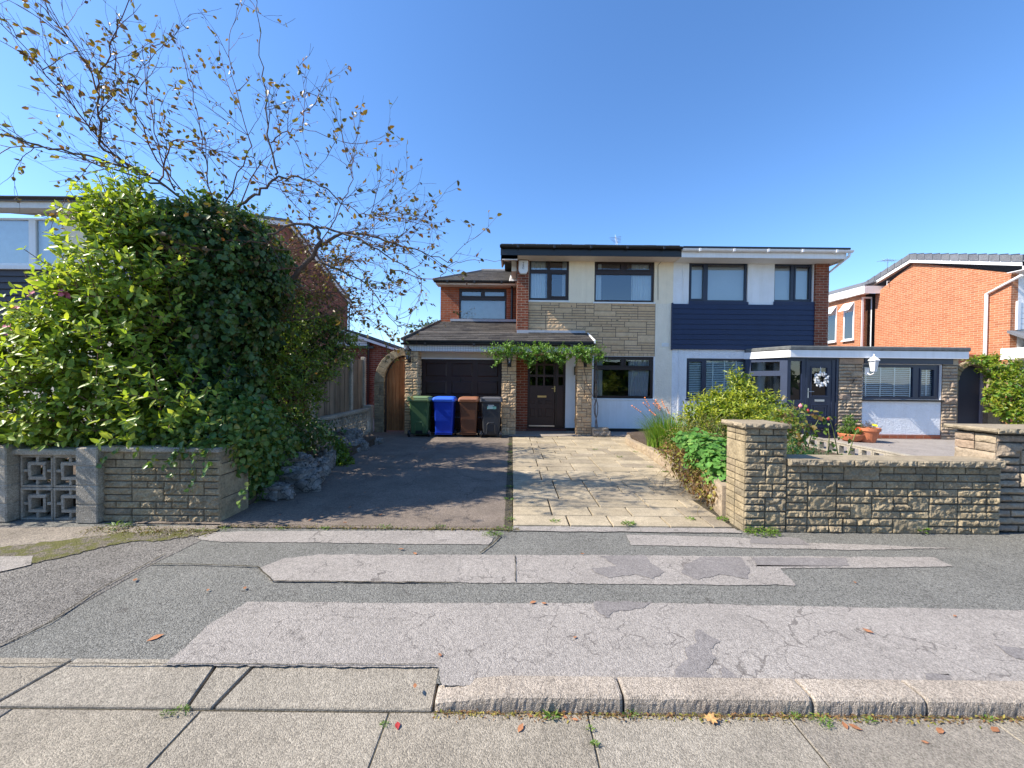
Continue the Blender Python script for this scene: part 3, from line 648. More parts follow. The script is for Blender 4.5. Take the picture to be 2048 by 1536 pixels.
# ---- front door with side light
D = MB(); xa, xb, za, zb = dr; xm = P(1112, 780, YF).x; z0 = .10
D.plate(xa, xb, z0, zb, [(xa+.05, xm-.03, z0+.05, zb-.05), (xm+.03, xb-.05, z0+.05, zb-.05)], YF-.0, YF+.09); fr = D.build('door_frame', m_brown, H, bevel=.004)
zz = [P(1080, y, YF).z for y in (846, 830, 816, 806, 795, 783, 770, 757, 744, 731, 718, 706)]
def pxx(x): return P(x, 780, YF).x
lx = [pxx(v) for v in (1060, 1071, 1075, 1086, 1090, 1107)]
hol = [(lx[i], lx[i+1], zz[j], zz[j-1]-.035) for i in (0, 2, 4) for j in (8, 9, 10)]
hol = [(lx[i], lx[i+1], P(1080, b, YF).z, P(1080, t, YF).z) for i in (0, 2, 4) for t, b in ((712, 727), (731, 749), (754, 771))]
D = MB(); D.plate(xa+.055, xm-.035, z0+.06, zb-.055, hol, YF+.02, YF+.07); door = D.build('front_door', m_brownd, H, bevel=.004)
g = MB()
for h in hol: g.quad((h[0], YF+.05, h[2]), (h[1], YF+.05, h[2]), (h[1], YF+.05, h[3]), (h[0], YF+.05, h[3]))
g.build('door_glazing', m_gd, door)
g = MB()
for i in (0, 2, 4):
    for t, b in ((799, 809), (815, 835)):
        x0, x1 = lx[i], lx[i+1]; zt, zb_ = P(1080, t, YF).z, P(1080, b, YF).z
        g.hexa([(x0, YF+.019, zb_), (x1, YF+.019, zb_), (x1, YF+.04, zb_), (x0, YF+.04, zb_), (x0+.0, YF+.019, zt), (x1, YF+.019, zt), (x1, YF+.04, zt), (x0, YF+.04, zt)])
        g.box(x0+.025, x1-.025, YF+.004, YF+.02, zb_+.025, zt-.025)
g.build('door_panels', m_brownd, door, bevel=.008)
g = MB(); g.box(pxx(1075), pxx(1093), YF+.008, YF+.02, P(1080, 795, YF).z, P(1080, 791, YF).z); g.build('letter_plate', m_brass, door, bevel=.003)
g = MB(); g.box(pxx(1108), pxx(1111), YF+.0, YF+.02, P(1109, 784, YF).z, P(1109, 772, YF).z); g.box(pxx(1103), pxx(1111), YF-.02, YF-.006, P(1109, 777.5, YF).z, P(1109, 776, YF).z); g.build('door_handle', m_brass, door, bevel=.003)
g = MB(); g.box(xa+.05, xm-.035, YF-.02, YF+.02, z0+.055, z0+.09); g.build('weather_bar', m_metal, door, bevel=.004)
sl_ = [(pxx(1117), pxx(1126), P(1120, b, YF).z, P(1120, t, YF).z) for t, b in ((714, 727), (731, 749), (754, 771))]
g = MB(); g.plate(xm+.03, xb-.05, z0+.05, zb-.05, sl_, YF+.025, YF+.07); sd = g.build('side_light', m_brownd, fr, bevel=.004)
g = MB()
for h in sl_: g.quad((h[0], YF+.05, h[2]), (h[1], YF+.05, h[2]), (h[1], YF+.05, h[3]), (h[0], YF+.05, h[3]))
g.build('side_glazing', m_gd, fr)
g = MB(); g.box(xa-.02, xb+.02, YF-.10, YF+.05, -.02, z0); g.build('door_step', mat('red_step', (.10, .04, .03), .6, .2, 5), H, bevel=.008)
# ---- garage: pillars, door, lintel
gl = (P(809, 780, YG).x, P(836, 780, YG).x); gr = (P(1003, 780, YG).x, P(1032, 780, YG).x); pr = (P(1154, 780, YG).x, P(1184.5, 780, YG).x)
zt = P(900, 703, YG).z
def pillar(x0, x1, y0, y1, z1, seed, name, m=m_stone, rear=False):
    mb = MB(); mb.box(x0+.015, x1-.015, y0+.015, y1-.015, -.02, z1-.002); c = mb.build(name, m_mortard, H)
    s = MB(); k = dict(seg=.03, amp=.014, depth=.02, gap=.013, p2=.22, lmin=2, lmax=3, edge=.014, nsc=20, p3=.05)
    stoneface(s, (x0, y0+.008, 0), (1, 0, 0), (0, 0, 1), (0, -1, 0), x1-x0, z1, .075, .075, seed, **k)
    stoneface(s, (x0+.008, y1, 0), (0, -1, 0), (0, 0, 1), (-1, 0, 0), y1-y0, z1, .075, .08, seed+1, **k)
    stoneface(s, (x1-.008, y0, 0), (0, 1, 0), (0, 0, 1), (1, 0, 0), y1-y0, z1, .075, .08, seed+2, **k)
    s.build('stone_facing', m, c); return c
pillar(gl[0], gl[1], YG, YD+.2, zt, 21, 'garage_pillar'); pillar(gr[0], gr[1], YG, YD+.2, zt, 31, 'garage_pillar'); pillar(pr[0], pr[1], YG, YG+.36, zt, 41, 'porch_pillar')
gd = RC(843, 717.5, 1004, 873, YD); xg0 = gl[1]-.0; xg1 = gr[0]
mb = MB(); mb.box(xg0-.0, gd[0], YD, YD+.1, 0, zt); mb.build('stone_return', m_stone, H)
mb = MB(); mb.box(xg0, xg1, YD-.03, YD+.08, gd[3], zt+.05); mb.build('garage_lintel', mat('cream_board', (.60, .51, .42), .7, .06, 3), H)
mb = MB(); mb.box(xg0, xg1, YD-.05, YD-.03, gd[3]-.02, gd[3]+.02); mb.build('lintel_trim', m_paintw, H)
mb = MB(); mb.box(gd[0], gd[1], YD+.02, YD+.06, .02, gd[3]); door = mb.build('garage_door', m_brownd, H)
pan = MB(); W_ = gd[1]-gd[0]; H_ = gd[3]
def raised(mb, x0, x1, z0, z1, y, d=.02, e=.03):
    mb.hexa([(x0, y, z0), (x1, y, z0), (x1, y+.01, z0), (x0, y+.01, z0), (x0, y, z1), (x1, y, z1), (x1, y+.01, z1), (x0, y+.01, z1)])
    a = [(x0, y, z0), (x1, y, z0), (x1, y, z1), (x0, y, z1)]; b = [(x0+e, y-d, z0+e), (x1-e, y-d, z0+e), (x1-e, y-d, z1-e), (x0+e, y-d, z1-e)]
    mb.quad(*b)
    for i in range(4): j = (i+1) % 4; mb.quad(a[i], a[j], b[j], b[i])
for i in range(3):
    for j in range(4): x0 = gd[0]+W_*(.05+.32*i); z0 = H_*(.04+.24*j); raised(pan, x0, x0+W_*.26, z0, z0+H_*.18, YD+.019, .018, .03)
pan.build('door_panels', m_brownd, door)
mb = MB(); mb.box(gd[0]-.01, gd[0]+.03, YD, YD+.02, 0, gd[3]); mb.box(gd[1]-.03, gd[1]+.01, YD, YD+.02, 0, gd[3]); mb.box(gd[0]+.03, gd[1]-.03, YD, YD+.02, gd[3]-.03, gd[3]); mb.build('door_frame', m_brown, door)
mb = MB(); c = P(922, 761, YD); mb.box(c.x-.012, c.x+.012, YD-.02, YD+.018, c.z-.04, c.z+.05); mb.build('door_handle', m_black, door, bevel=.004)
# side wall of garage
mb = MB(); mb.box(gl[0]+.02, gl[0]+.22, YD+.2, 18.5, 0, zt+.1); mb.build('garage_side_wall', m_brick_red, H)
# fascia with tiny tiles, gutter
f0 = P(805, 688, 10.42); f1 = P(1190, 690, 10.42); zf1 = P(950, 689, 10.42).z; zf0 = P(950, 703, 10.42).z
m, t_, out = newmat('tiled_fascia'); k = NT(t_); g_ = k.n('ShaderNodeNewGeometry'); sp = k.n('ShaderNodeSeparateXYZ'); k.l(g_.outputs['Position'], sp.inputs[0]); cb = k.n('ShaderNodeCombineXYZ'); k.l(sp.outputs[0], cb.inputs[0]); k.l(sp.outputs[2], cb.inputs[1])
br = k.n('ShaderNodeTexBrick', offset=0.0); k.l(cb.outputs[0], br.inputs['Vector']); br.inputs['Scale'].default_value = 1; br.inputs['Brick Width'].default_value = .07; br.inputs['Row Height'].default_value = .05; br.inputs['Mortar Size'].default_value = .004
br.inputs['Color1'].default_value = (.78, .78, .78, 1); br.inputs['Color2'].default_value = (.72, .72, .73, 1); br.inputs['Mortar'].default_value = (.36, .36, .36, 1); k.bsdf(out, br.outputs['Color'], .5)
m_tf = m
mb = MB(); mb.box(f0.x+.03, f1.x-.02, 10.415, 10.44, zf0, zf1); mb.box(f1.x-.05, f1.x-.02, 10.44, YF, zf0, zf1+.0); mb.build('tiled_fascia', m_tf, H)
mb = MB(); mb.box(f0.x+.03, f1.x-.05, 10.46, 10.85, zf0+.002, zf0+.02); mb.box(gr[1], f1.x-.05, 10.85, YF, zf0+.002, zf0+.02); mb.build('porch_soffit', m_soffitw, H)
zg = P(950, 687, 10.35).z; mb = MB(); mb.box(f0.x+.02, f1.x-.01, 10.405, 10.43, zf1+.002, P(950, 682, 10.34).z+.03); mb.build('black_fascia', m_black, H)
gutter(f0.x-.02, f1.x+.01, 10.35, zg+.0, m_black, H, .055, 4)
# pitched roof over garage and porch: courses of flat tiles
ex0 = P(805, 683, 10.34).x; ze = P(950, 682, 10.34).z; zx = P(950, 645, YX).z; slope = (zx-ze)/(YX-10.34)
hx = P(880, 645, YX).x; xr2 = P(1190, 684, 10.34).x
mb = MB(); nrow = 13; rl = (YX-10.31)/nrow; rs = random.Random(4)
for r in range(nrow):
    y0 = 10.31+r*rl; y1 = y0+rl+.05; t = r/nrow; lx_ = ex0+(hx-ex0)*t; rx = xr2 if y0 < YF-.05 else xL+.0
    z0 = ze+(y0-10.34)*slope+.035; z1 = ze+(y1-10.34)*slope+.012
    if y0 < YF-.05 and y1 > YF: y1 = YF+.0
    x = lx_+(-.15 if r % 2 else 0); first = True
    while x < rx-.02:
        xe = min(x+.30, rx); xs_ = max(x, lx_)
        if xe-xs_ > .03:
            q = rs.uniform(-.003, .003); mb.hexa([(xs_+.002, y0, z0-.026+q), (xe-.002, y0, z0-.026+q), (xe-.002, y1, z1-.026), (xs_+.002, y1, z1-.026), (xs_+.002, y0, z0+q), (xe-.002, y0, z0+q), (xe-.002, y1, z1), (xs_+.002, y1, z1)])
        x += .30
rf = mb.build('garage_roof', m_tile, H)
mb = MB(); mb.prism([(ex0+.02, 10.34, ze-.03), (xr2-.01, 10.34, ze-.03), (xr2-.01, YF, ze+slope*(YF-10.34)-.03), (xL, YF, ze+slope*(YF-10.34)-.03), (xL, YX, zx-.03), (hx, YX, zx-.03)], (0, 0, .03)); mb.build('roof_deck', m_black, rf)
mb = MB(); mb.tube([(ex0, 10.31, ze+.03), (hx, YX, zx+.03)], .05, 6); mb.build('hip_tiles', m_tile, rf)
mb = MB(); mb.box(xL-2.2, xL, YX-.12, YX+.02, zx+.02, zx+.10); mb.build('flashing', m_lead, rf); mb = MB(); mb.box(xN, xr2-.1, YF-.09, YF-.02, ze+slope*(YF-10.34)+.03, ze+slope*(YF-10.34)+.10); mb.build('flashing', m_lead, rf)
mb = MB(); mb.hexa([(xr2-.03, 10.30, ze-.03), (xr2+.01, 10.30, ze-.03), (xr2+.01, YF, ze+slope*.96-.03), (xr2-.03, YF, ze+slope*.96-.03), (xr2-.03, 10.30, ze+.05), (xr2+.01, 10.30, ze+.05), (xr2+.01, YF, ze+slope*.96+.05), (xr2-.03, YF, ze+slope*.96+.05)]); mb.build('verge_trim', m_paintw, rf)
# ---- upper extension set back over the garage
xe0 = P(881, 610, YX).x; we = RC(918, 577, 1013, 640, YX); zx1 = P(950, 572, YX).z
mb = MB(); mb.plate(xe0, xL+.0, zx-.05, zx1+.05, [we], YX, YX+.2); mb.box(xe0, xe0+.2, YX+.2, 18.5, zx-.9, zx1+.05); mb.build('extension_wall', m_brick_red, H)
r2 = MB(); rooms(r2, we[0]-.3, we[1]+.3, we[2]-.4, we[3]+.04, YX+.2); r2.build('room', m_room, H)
WX = window(H, *we, YX+.04, [(.035, .965, .05, .63), (.04, .47, .75, .93), (.53, .96, .75, .93)], m_brown, m_gw, sash=(1, 2))
q = MB(); q.quad((we[0], YX+.16, we[2]), (we[1], YX+.16, we[2]), (we[1], YX+.16, we[3]), (we[0], YX+.16, we[3])); q.build('blind', mat('extension_blind', (.42, .43, .45), .9), WX)
yx = 12.6; e1 = P(868, 562, yx); zge = P(950, 562, yx).z; zsx = P(950, 573, yx).z
mb = MB(); mb.box(e1.x+.06, xL-.0, yx+.06, YX+.02, zge-.11, zge-.09); mb.box(e1.x+.04, xL, yx+.04, yx+.06, zge-.11, zge-.0); mb.build('extension_soffit', m_soffit, H)
gutter(e1.x, xL-.05, yx, zge, m_black, H, .062, 3)
mb = MB(); sl2 = .36; rl = .3
for r in range(12):
    y0 = yx+r*rl-.04; y1 = y0+rl+.04; z0 = zge+.03+r*rl*sl2; x = e1.x+.0+r*.10-(.15 if r % 2 else 0)
    while x < xL+1.2:
        xs_ = max(x, e1.x+r*.10); xe = x+.3
        mb.hexa([(xs_+.002, y0, z0-.025), (xe-.002, y0, z0-.025), (xe-.002, y1, z0+rl*sl2-.02), (xs_+.002, y1, z0+rl*sl2-.02), (xs_+.002, y0, z0), (xe-.002, y0, z0), (xe-.002, y1, z0+rl*sl2+.0), (xs_+.002, y1, z0+rl*sl2)]); x += .3
er = mb.build('extension_roof', m_tile, H)
zr = zge+.03+12*rl*sl2; mb = MB(); mb.tube([(e1.x+1.25, yx+12*rl, zr), (xL+1, yx+12*rl, zr)], .09, 8); mb.tube([(e1.x, yx, zge+.03), (e1.x+1.25, yx+12*rl, zr)], .06, 6); mb.build('ridge_tiles', paving_mat('ridge_tile', (.22, .2, .18), .3, 60), er)
mb = MB(); c = P(1024, 600, YX-.08); zt0 = P(1024, 572, YX-.1).z; mb.tube([(c.x, YX-.08, zx+.05), (c.x, YX-.08, zt0-.05), (c.x-.03, yx+.05, zge-.05)], .034, 8); mb.build('downpipe', m_black, H)
# flue terminal: white lead saddle with clay pipe beside the brick pier
fl = P(1027, 560, 12.2); mb = MB(); mb.hexa([(fl.x-.14, 12.1, fl.z-.06), (fl.x+.14, 12.1, fl.z-.06), (fl.x+.14, 12.3, fl.z+.0), (fl.x-.14, 12.3, fl.z), (fl.x-.10, 12.14, fl.z+.14), (fl.x+.10, 12.14, fl.z+.14), (fl.x+.10, 12.26, fl.z+.16), (fl.x-.10, 12.26, fl.z+.16)]); u = mb.build('flue_saddle', m_paintw, H, bevel=.01)
mb = MB(); mb.lathe((fl.x, 12.2, fl.z+.12), [(.05, 0), (.05, .22), (.065, .24), (.065, .30), (.05, .31)], 12); mb.build('flue_pipe', mat('clay_red', (.50, .17, .10), .8, .15, 9), u)
# house number plaque beside the porch pillar
c = P(1151.5, 742, YF); mb = MB(); mb.box(c.x-.05, c.x+.05, YF-.03, YF+.0, c.z-.12, c.z+.13); mb.build('meter_box', mat('olive_metal', (.10, .10, .07), .5), H, bevel=.005)

# ================================================================ NEIGHBOUR HOUSE (navy)
YE = 10.2
N = thing('semi_detached_house', 'white and navy clad half of the pair with a flat roofed porch and wreathed door', 'house', (7, YF, 0))
xN2 = P(1631, 600, YN).x; xR = P(1657, 600, YN).x
n1 = RC(1378, 523.5, 1496, 603.5, YF); n2 = RC(1549, 526, 1626, 604, YF); n3 = RC(1373, 717, 1494, 798, YF)
nz0 = P(1480, 700, YF).z; nz1 = P(1480, 609, YF).z; npl = .1
mb = MB(); mb.plate(xP, xN2, nz1, zS+.2, [n1, n2], YF+.003, YF+.22); mb.build('upper_wall', m_white, N)
mb = MB(); mb.plate(xP, xN2, npl, nz1, [n3], YF+.003, YF+.22); mb.build('lower_wall', m_dash, N)
mb = MB(); mb.box(xP, xN2, YF-.012, YF+.2, -.02, npl); mb.build('plinth', m_black, N)
mb = MB(); nb = 9; hb = (nz1-nz0)/nb
for i in range(nb):
    z0 = nz0+i*hb; mb.hexa([(xP-.04, YF-.052, z0), (xN2, YF-.052, z0), (xN2, YF, z0), (xP-.04, YF, z0), (xP-.04, YF-.038, z0+hb-.006), (xN2, YF-.038, z0+hb-.006), (xN2, YF, z0+hb-.006), (xP-.04, YF, z0+hb-.006)])
mb.box(xP-.045, xP-.01, YF-.056, YF-.0, nz0-.02, nz1+.02); mb.box(n1[0], n1[1], YF-.045, YF, nz1-.006, n1[2]); mb.box(n2[0]-.02, xN2, YF-.045, YF, nz1-.006, n2[2])
mb.build('navy_cladding', m_navyc, N)
mb = MB(); mb.box(xN2, xR, YN, YF+.3, -.02, zS+.15); mb.box(xR-.22, xR, YF+.3, 18.5, 0, zS+.1); mb.build('brick_pier', m_brick_dk, N)
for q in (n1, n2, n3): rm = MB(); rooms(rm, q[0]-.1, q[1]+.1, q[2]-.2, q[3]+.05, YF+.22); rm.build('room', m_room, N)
A = window(N, *n1, YF+.05, [(.04, .265, .06, .94), (.335, .965, .05, .95)], m_navy, m_gw, sash=(0,)); B = window(N, *n2, YF+.05, [(.04, .46, .06, .94), (.56, .95, .06, .93)], m_navy, m_gw, sash=(1,))
C = window(N, *n3, YF+.05, [(.04, .27, .07, .93), (.34, .97, .06, .95)], m_navy, m_gd, sash=(0,), sill=m_navy)
for o_, q in ((A, n1), (B, n2)):
    b = MB(); b.quad((q[0], YF+.16, q[2]), (q[1], YF+.16, q[2]), (q[1], YF+.16, q[3]-.12), (q[0], YF+.16, q[3]-.12)); b.build('roller_blind', m_blind, o_)
m_slat = mat('blind_slats', (.88, .93, .95), .6, .03, 2)
def venetian(parent, x0, x1, z0, z1, y, pitch=.052, tapes=()):
    b = MB(); z = z0
    while z < z1:
        b.hexa([(x0, y-.02, z-.020), (x1, y-.02, z-.020), (x1, y+.006, z+.012), (x0, y+.006, z+.012), (x0, y-.017, z-.020), (x1, y-.017, z-.020), (x1, y+.009, z+.014), (x0, y+.009, z+.014)]); z += pitch
    for t in tapes: b.box(x0+(x1-x0)*t-.016, x0+(x1-x0)*t+.016, y-.026, y-.022, z0, z1)
    return b.build('venetian_blind', m_slat, parent)
venetian(C, n3[0]+.05, n3[0]+(n3[1]-n3[0])*.29, n3[2], n3[3], YF+.12, tapes=()); venetian(C, n3[0]+(n3[1]-n3[0])*.33, n3[1]-.04, n3[2], n3[3], YF+.12, tapes=(.2, .5, .8))
# roof and white gutter
e2 = P(1697, 500, 10.78)
mb = MB(); mb.prism([(xP, 10.72, zE-.13), (xP, 10.72, zE-.09), (xP, 15.0, zE+.97), (xP, 19.3, zE-.09), (xP, 19.3, zE-.13), (xP, 15.0, zE+.90)], (e2.x-.06-xP, 0, 0)); mb.build('roof', m_tile, N)
mb = MB(); mb.box(xP, e2.x-.04, 10.66, 10.95, zE-.10, zE-.05); mb.build('eaves_tiles', m_black, N)
g = gutter(xP-.01, e2.x+.05, 10.71, zE-.115, m_upvc, N, .062, 5)
mb = MB(); mb.box(xP, e2.x-.06, 10.775, 10.80, zF-.01, zE-.10); mb.build('fascia', m_upvc, N)
mb = MB(); mb.box(xP, e2.x-.1, 10.80, YF+.01, zF-.012, zF+.012); mb.build('soffit', m_soffitw, N)
mb = MB(); a = e2.x-.1; mb.prism([(a, 10.8, zF-.06), (a, 10.8, zE-.11), (a, 15.0, zE+.9), (a, 15.0, zE+.72), (a, 11.5, zF-.06)], (.03, 0, 0)); mb.build('barge_board', m_soffitw, N)
mb = MB(); mb.tube([(e2.x-.02, 10.71, zE-.17), (e2.x-.02, 10.74, zE-.26), (xR+.06, YN+.12, P(1660, 545, YN).z), (xR+.06, YN+.12, 1.9)], .036, 8); mb.build('downpipe', m_upvc, N, smooth=True)
# ---- flat roofed extension: porch, stone piers, window bay
def ex(px, py=780): return P(px, py, YE).x
zfe0 = P(1750, 716.5, YE).z; zfe1 = P(1750, 702, YE).z; zfr = P(1750, 694, YE).z
xc = ex(1574); xq = ex(1929, 700); xw = ex(1914)
zroof = 2.42
mb = MB(); mb.prism([(xc-.05, YE-.16, zfe1), (xq, YE-.16, zfe1), (xq, 16, zfe1), (xR+.02, 16, zfe1), (xR+.02, YF+.05, zfe1), (xc-.5, YF+.0, zfe1)], (0, 0, zfr-zfe1)); mb.build('flat_roof', m_felt, N, bevel=.02)
mb = MB(); mb.box(xc-.02, xq-.03, YE-.13, YE-.10, zfe0, zfe1-.003); mb.hexa([(xc-.02, YE-.13, zfe0), (xc-.05, YE-.10, zfe0), (xc-.50, YF-.002, zfe0), (xc-.46, YF-.002, zfe0), (xc-.02, YE-.13, zfe1-.003), (xc-.05, YE-.10, zfe1-.003), (xc-.50, YF-.002, zfe1-.003), (xc-.46, YF-.002, zfe1-.003)]); mb.box(xq-.06, xq-.03, YE-.10, 16, zfe0, zfe1-.003)
mb.build('flat_roof_fascia', m_upvc, N)
mb = MB(); mb.prism([(xc-.02, YE-.10, zfe0+.004), (xq-.06, YE-.10, zfe0+.004), (xq-.06, YE+.3, zfe0+.004), (xc-.15, YE+.3, zfe0+.004)], (0, 0, .02)); mb.build('flat_roof_soffit', m_soffitw, N)
# side glazing of the porch (angled back to the house wall)
def slantplate(mb, A_, B_, z0, z1, holes, th):
    A_ = Vector(A_); B_ = Vector(B_); L = (B_-A_).length; u = (B_-A_)/L; nn = Vector((-u.y, u.x, 0)); t = MB(); t.plate(0, L, z0, z1, [(h[0]*L, h[1]*L, h[2], h[3]) for h in holes], 0, th)
    b = len(mb.v)
    for (x, y, z) in t.v: q = A_+u*x+nn*y; mb.v.append((q.x, q.y, z))
    mb.f += [tuple(b+i for i in f) for f in t.f]
zA = P(1555, 716, 10.7).z; sA = (xc-.46, YF-.02, 0); sB = (xc, YE, 0)
hz = [P(1555, y, 10.7).z for y in (797, 752, 742, 724)]
mb = MB(); slantplate(mb, sA, sB, .05, zfe0, [(.12, .85, hz[0], hz[1]), (.14, .83, hz[2], hz[3])], .06); pf = mb.build('porch_side_frame', mat('slate_frame', (.05, .065, .105), .4, .1, 4), N)
mb = MB(); slantplate(mb, Vector(sA)+Vector((0, .03, 0)), Vector(sB)+Vector((0, .03, 0)), hz[0], hz[3], [], .004); mb.build('pane', m_gd, pf)
# front: side light, door
slx = (ex(1574), ex(1583), ex(1604), ex(1611)); dl, dR = ex(1611), ex(1673); zd = .10
mb = MB(); mb.plate(xc, dl, .06, zfe0, [(ex(1581), ex(1603), P(1592, 800, YE).z, P(1592, 722, YE).z)], YE, YE+.07); s1 = mb.build('side_light', m_navy, N, bevel=.004)
mb = MB(); mb.quad((xc+.05, YE+.04, .8), (dl-.03, YE+.04, .8), (dl-.03, YE+.04, zfe0-.03), (xc+.05, YE+.04, zfe0-.03)); mb.build('pane', m_gd, s1)
mb = MB(); mb.box(ex(1582), ex(1603), YE-.008, YE+.0, .14, P(1592, 805, YE).z-.02); mb.build('side_light_panel', m_navy, s1, bevel=.005)
mb = MB(); mb.plate(dl, dR+.04, .06, zfe0, [(dl+.05, dR-.02, .12, zfe0-.05)], YE-.01, YE+.08); df = mb.build('door_frame', m_navy, N, bevel=.004)
gx0, gx1, gz0, gz1 = RC(1624, 736, 1654, 791, YE)
mb = MB(); mb.plate(dl+.055, dR-.025, .125, zfe0-.055, [(gx0, gx1, gz0, gz1)], YE+.01, YE+.06); nd = mb.build('front_door', m_navy, N, bevel=.004)
def ring(mb, x0, x1, z0, z1, y0, y1, t): mb.plate(x0, x1, z0, z1, [(x0+t, x1-t, z0+t, z1-t)], y0, y1)
mb = MB(); ring(mb, gx0-.04, gx1+.04, gz0-.04, gz1+.04, YE-.005, YE+.012, .035); 
rz = RC(1622, 809, 1657, 838, YE); ring(mb, *rz, YE-.006, YE+.012, .025); ring(mb, rz[0]+.07, rz[1]-.07, rz[2]+.06, rz[3]-.06, YE-.006, YE+.012, .02)
rz = RC(1617, 841, 1663, 855, YE); ring(mb, *rz, YE-.006, YE+.012, .018); rz = RC(1614, 721, 1664, 859, YE); ring(mb, *rz, YE-.004, YE+.012, .014)
mb.build('door_mouldings', m_navy, nd, bevel=.004)
mb = MB(); mb.quad((gx0, YE+.03, gz0), (gx1, YE+.03, gz0), (gx1, YE+.03, gz1), (gx0, YE+.03, gz1)); mb.build('door_pane', m_gd, nd)
rm = MB(); rooms(rm, xc+.03, dR, .1, zfe0-.02, YE+.09, .9); rm.build('porch_interior', mat('porch_room', (.12, .11, .10), .9), N)
c = P(1639, 801, YE); mb = MB(); mb.box(c.x-.13, c.x+.13, YE-.004, YE+.01, c.z-.03, c.z+.03); mb.build('letter_plate', m_metal, nd, bevel=.004)
c = P(1616, 786, YE); mb = MB(); mb.box(c.x-.014, c.x+.014, YE-.006, YE+.01, c.z-.13, c.z+.13); mb.tube([(c.x, YE-.01, c.z+.04), (c.x, YE-.05, c.z+.04), (c.x+.12, YE-.05, c.z+.04)], .010, 6); mb.build('door_handle', m_metal, nd)
def npier(x0, x1, seed, name, y1):
    mb = MB(); mb.box(x0+.01, x1-.01, YE+.012, y1, 0, zfe0-.003); c = mb.build(name, m_mortard, N); s = MB()
    k = dict(seg=.03, amp=.03, depth=.02, gap=.014, p2=.10, lmin=2, lmax=4, edge=.03, nsc=9, p3=0, jag=.006)
    stoneface(s, (x0, YE-.01, .05), (1, 0, 0), (0, 0, 1), (0, -1, 0), x1-x0, zfe0-.22, .085, .11, seed, **k)
    rock_block(s, Vector((x0, YE-.02, 0)), Vector((1, 0, 0)), Vector((0, 0, 1)), Vector((0, -1, 0)), 0, x1-x0, zfe0-.16, zfe0-.01, .05, .004, .03, .004, 3)
    s.build('stone_facing', stonemat('rustic_stone_'+name, [(.40, .32, .23), (.46, .37, .26), (.36, .27, .20), (.43, .33, .22), (.34, .29, .22)], .7, 18, .3), c)
npier(dR+.045, ex(1725), 61, 'stone_pier', YE+.3); npier(ex(1884), ex(1914), 71, 'stone_pier', YE+.3)
p0, p1 = ex(1725), ex(1884); ew = RC(1727, 729, 1883, 799, YE)
mb = MB(); mb.plate(p0, p1, .17, zfe0, [(ew[0], ew[1], ew[2], ew[3])], YE+.02, YE+.2); mb.build('bay_wall', m_dash, N)
mb = MB(); mb.box(p0, p1, YE+.005, YE+.19, -.02, .17); mb.build('brick_plinth', m_brick_red, N)
mb = MB(); mb.box(p0+.02, ex(1903), YE-.03, YE+.015, P(1800, 728, YE).z, zfe0+.0); mb.build('navy_beam', m_navy, N, bevel=.005)
E = window(N, *ew, YE+.06, [(.03, .665, .07, .92), (.755, .935, .09, .88)], m_navy, m_gd, sash=(1,))
mb = MB(); mb.box(ew[0]-.03, p1+.02, YE-.05, YE+.055, ew[2]-.05, ew[2]-.003); mb.build('sill', m_black, N, bevel=.005)
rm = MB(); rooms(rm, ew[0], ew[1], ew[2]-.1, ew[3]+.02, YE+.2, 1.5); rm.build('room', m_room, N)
venetian(E, ew[0]+.06, ew[0]+(ew[1]-ew[0])*.68, ew[2], ew[3], YE+.13, tapes=(.07, .36, .64, .95)); venetian(E, ew[0]+(ew[1]-ew[0])*.74, ew[1]-.05, ew[2], ew[3], YE+.13, tapes=(.1, .5, .9))
mb = MB(); mb.tube([P(1366, 499, 10.72), P(1356, 508, 10.9), P(1330, 516, 11.2), P(1316, 530, YF-.02), P(1316, 600, YF-.02)], .006, 5); mb.build('cable', m_black, H)
mb = MB(); c = P(1330, 690, YF); mb.box(c.x-.10, c.x+.10, YF-.012, YF-.001, c.z-.05, c.z+.05)
for q in range(5): mb.box(c.x-.09, c.x+.09, YF-.02, YF-.012, c.z-.04+q*.018, c.z-.034+q*.018)
mb.build('air_vent', m_paintw, H)
# number on the pier
c = P(1703, 762, YE); text_mesh('7', .17, m_black, N, 'house_number', (c.x, YE-.055, c.z), ext=.008)
# cable up the wall
mb = MB(); xx = P(1358, 700, YF).x; mb.tube([(xx-.02, YF-.012, .12), (xx, YF-.012, 1.6), (xx, YF-.012, nz0-.0)], .008, 5); xx = P(1364, 700, YF).x; mb.tube([(xx, YF-.012, nz1), (xx, YF-.012, zS)], .008, 5); mb.build('cable', m_upvc, N)

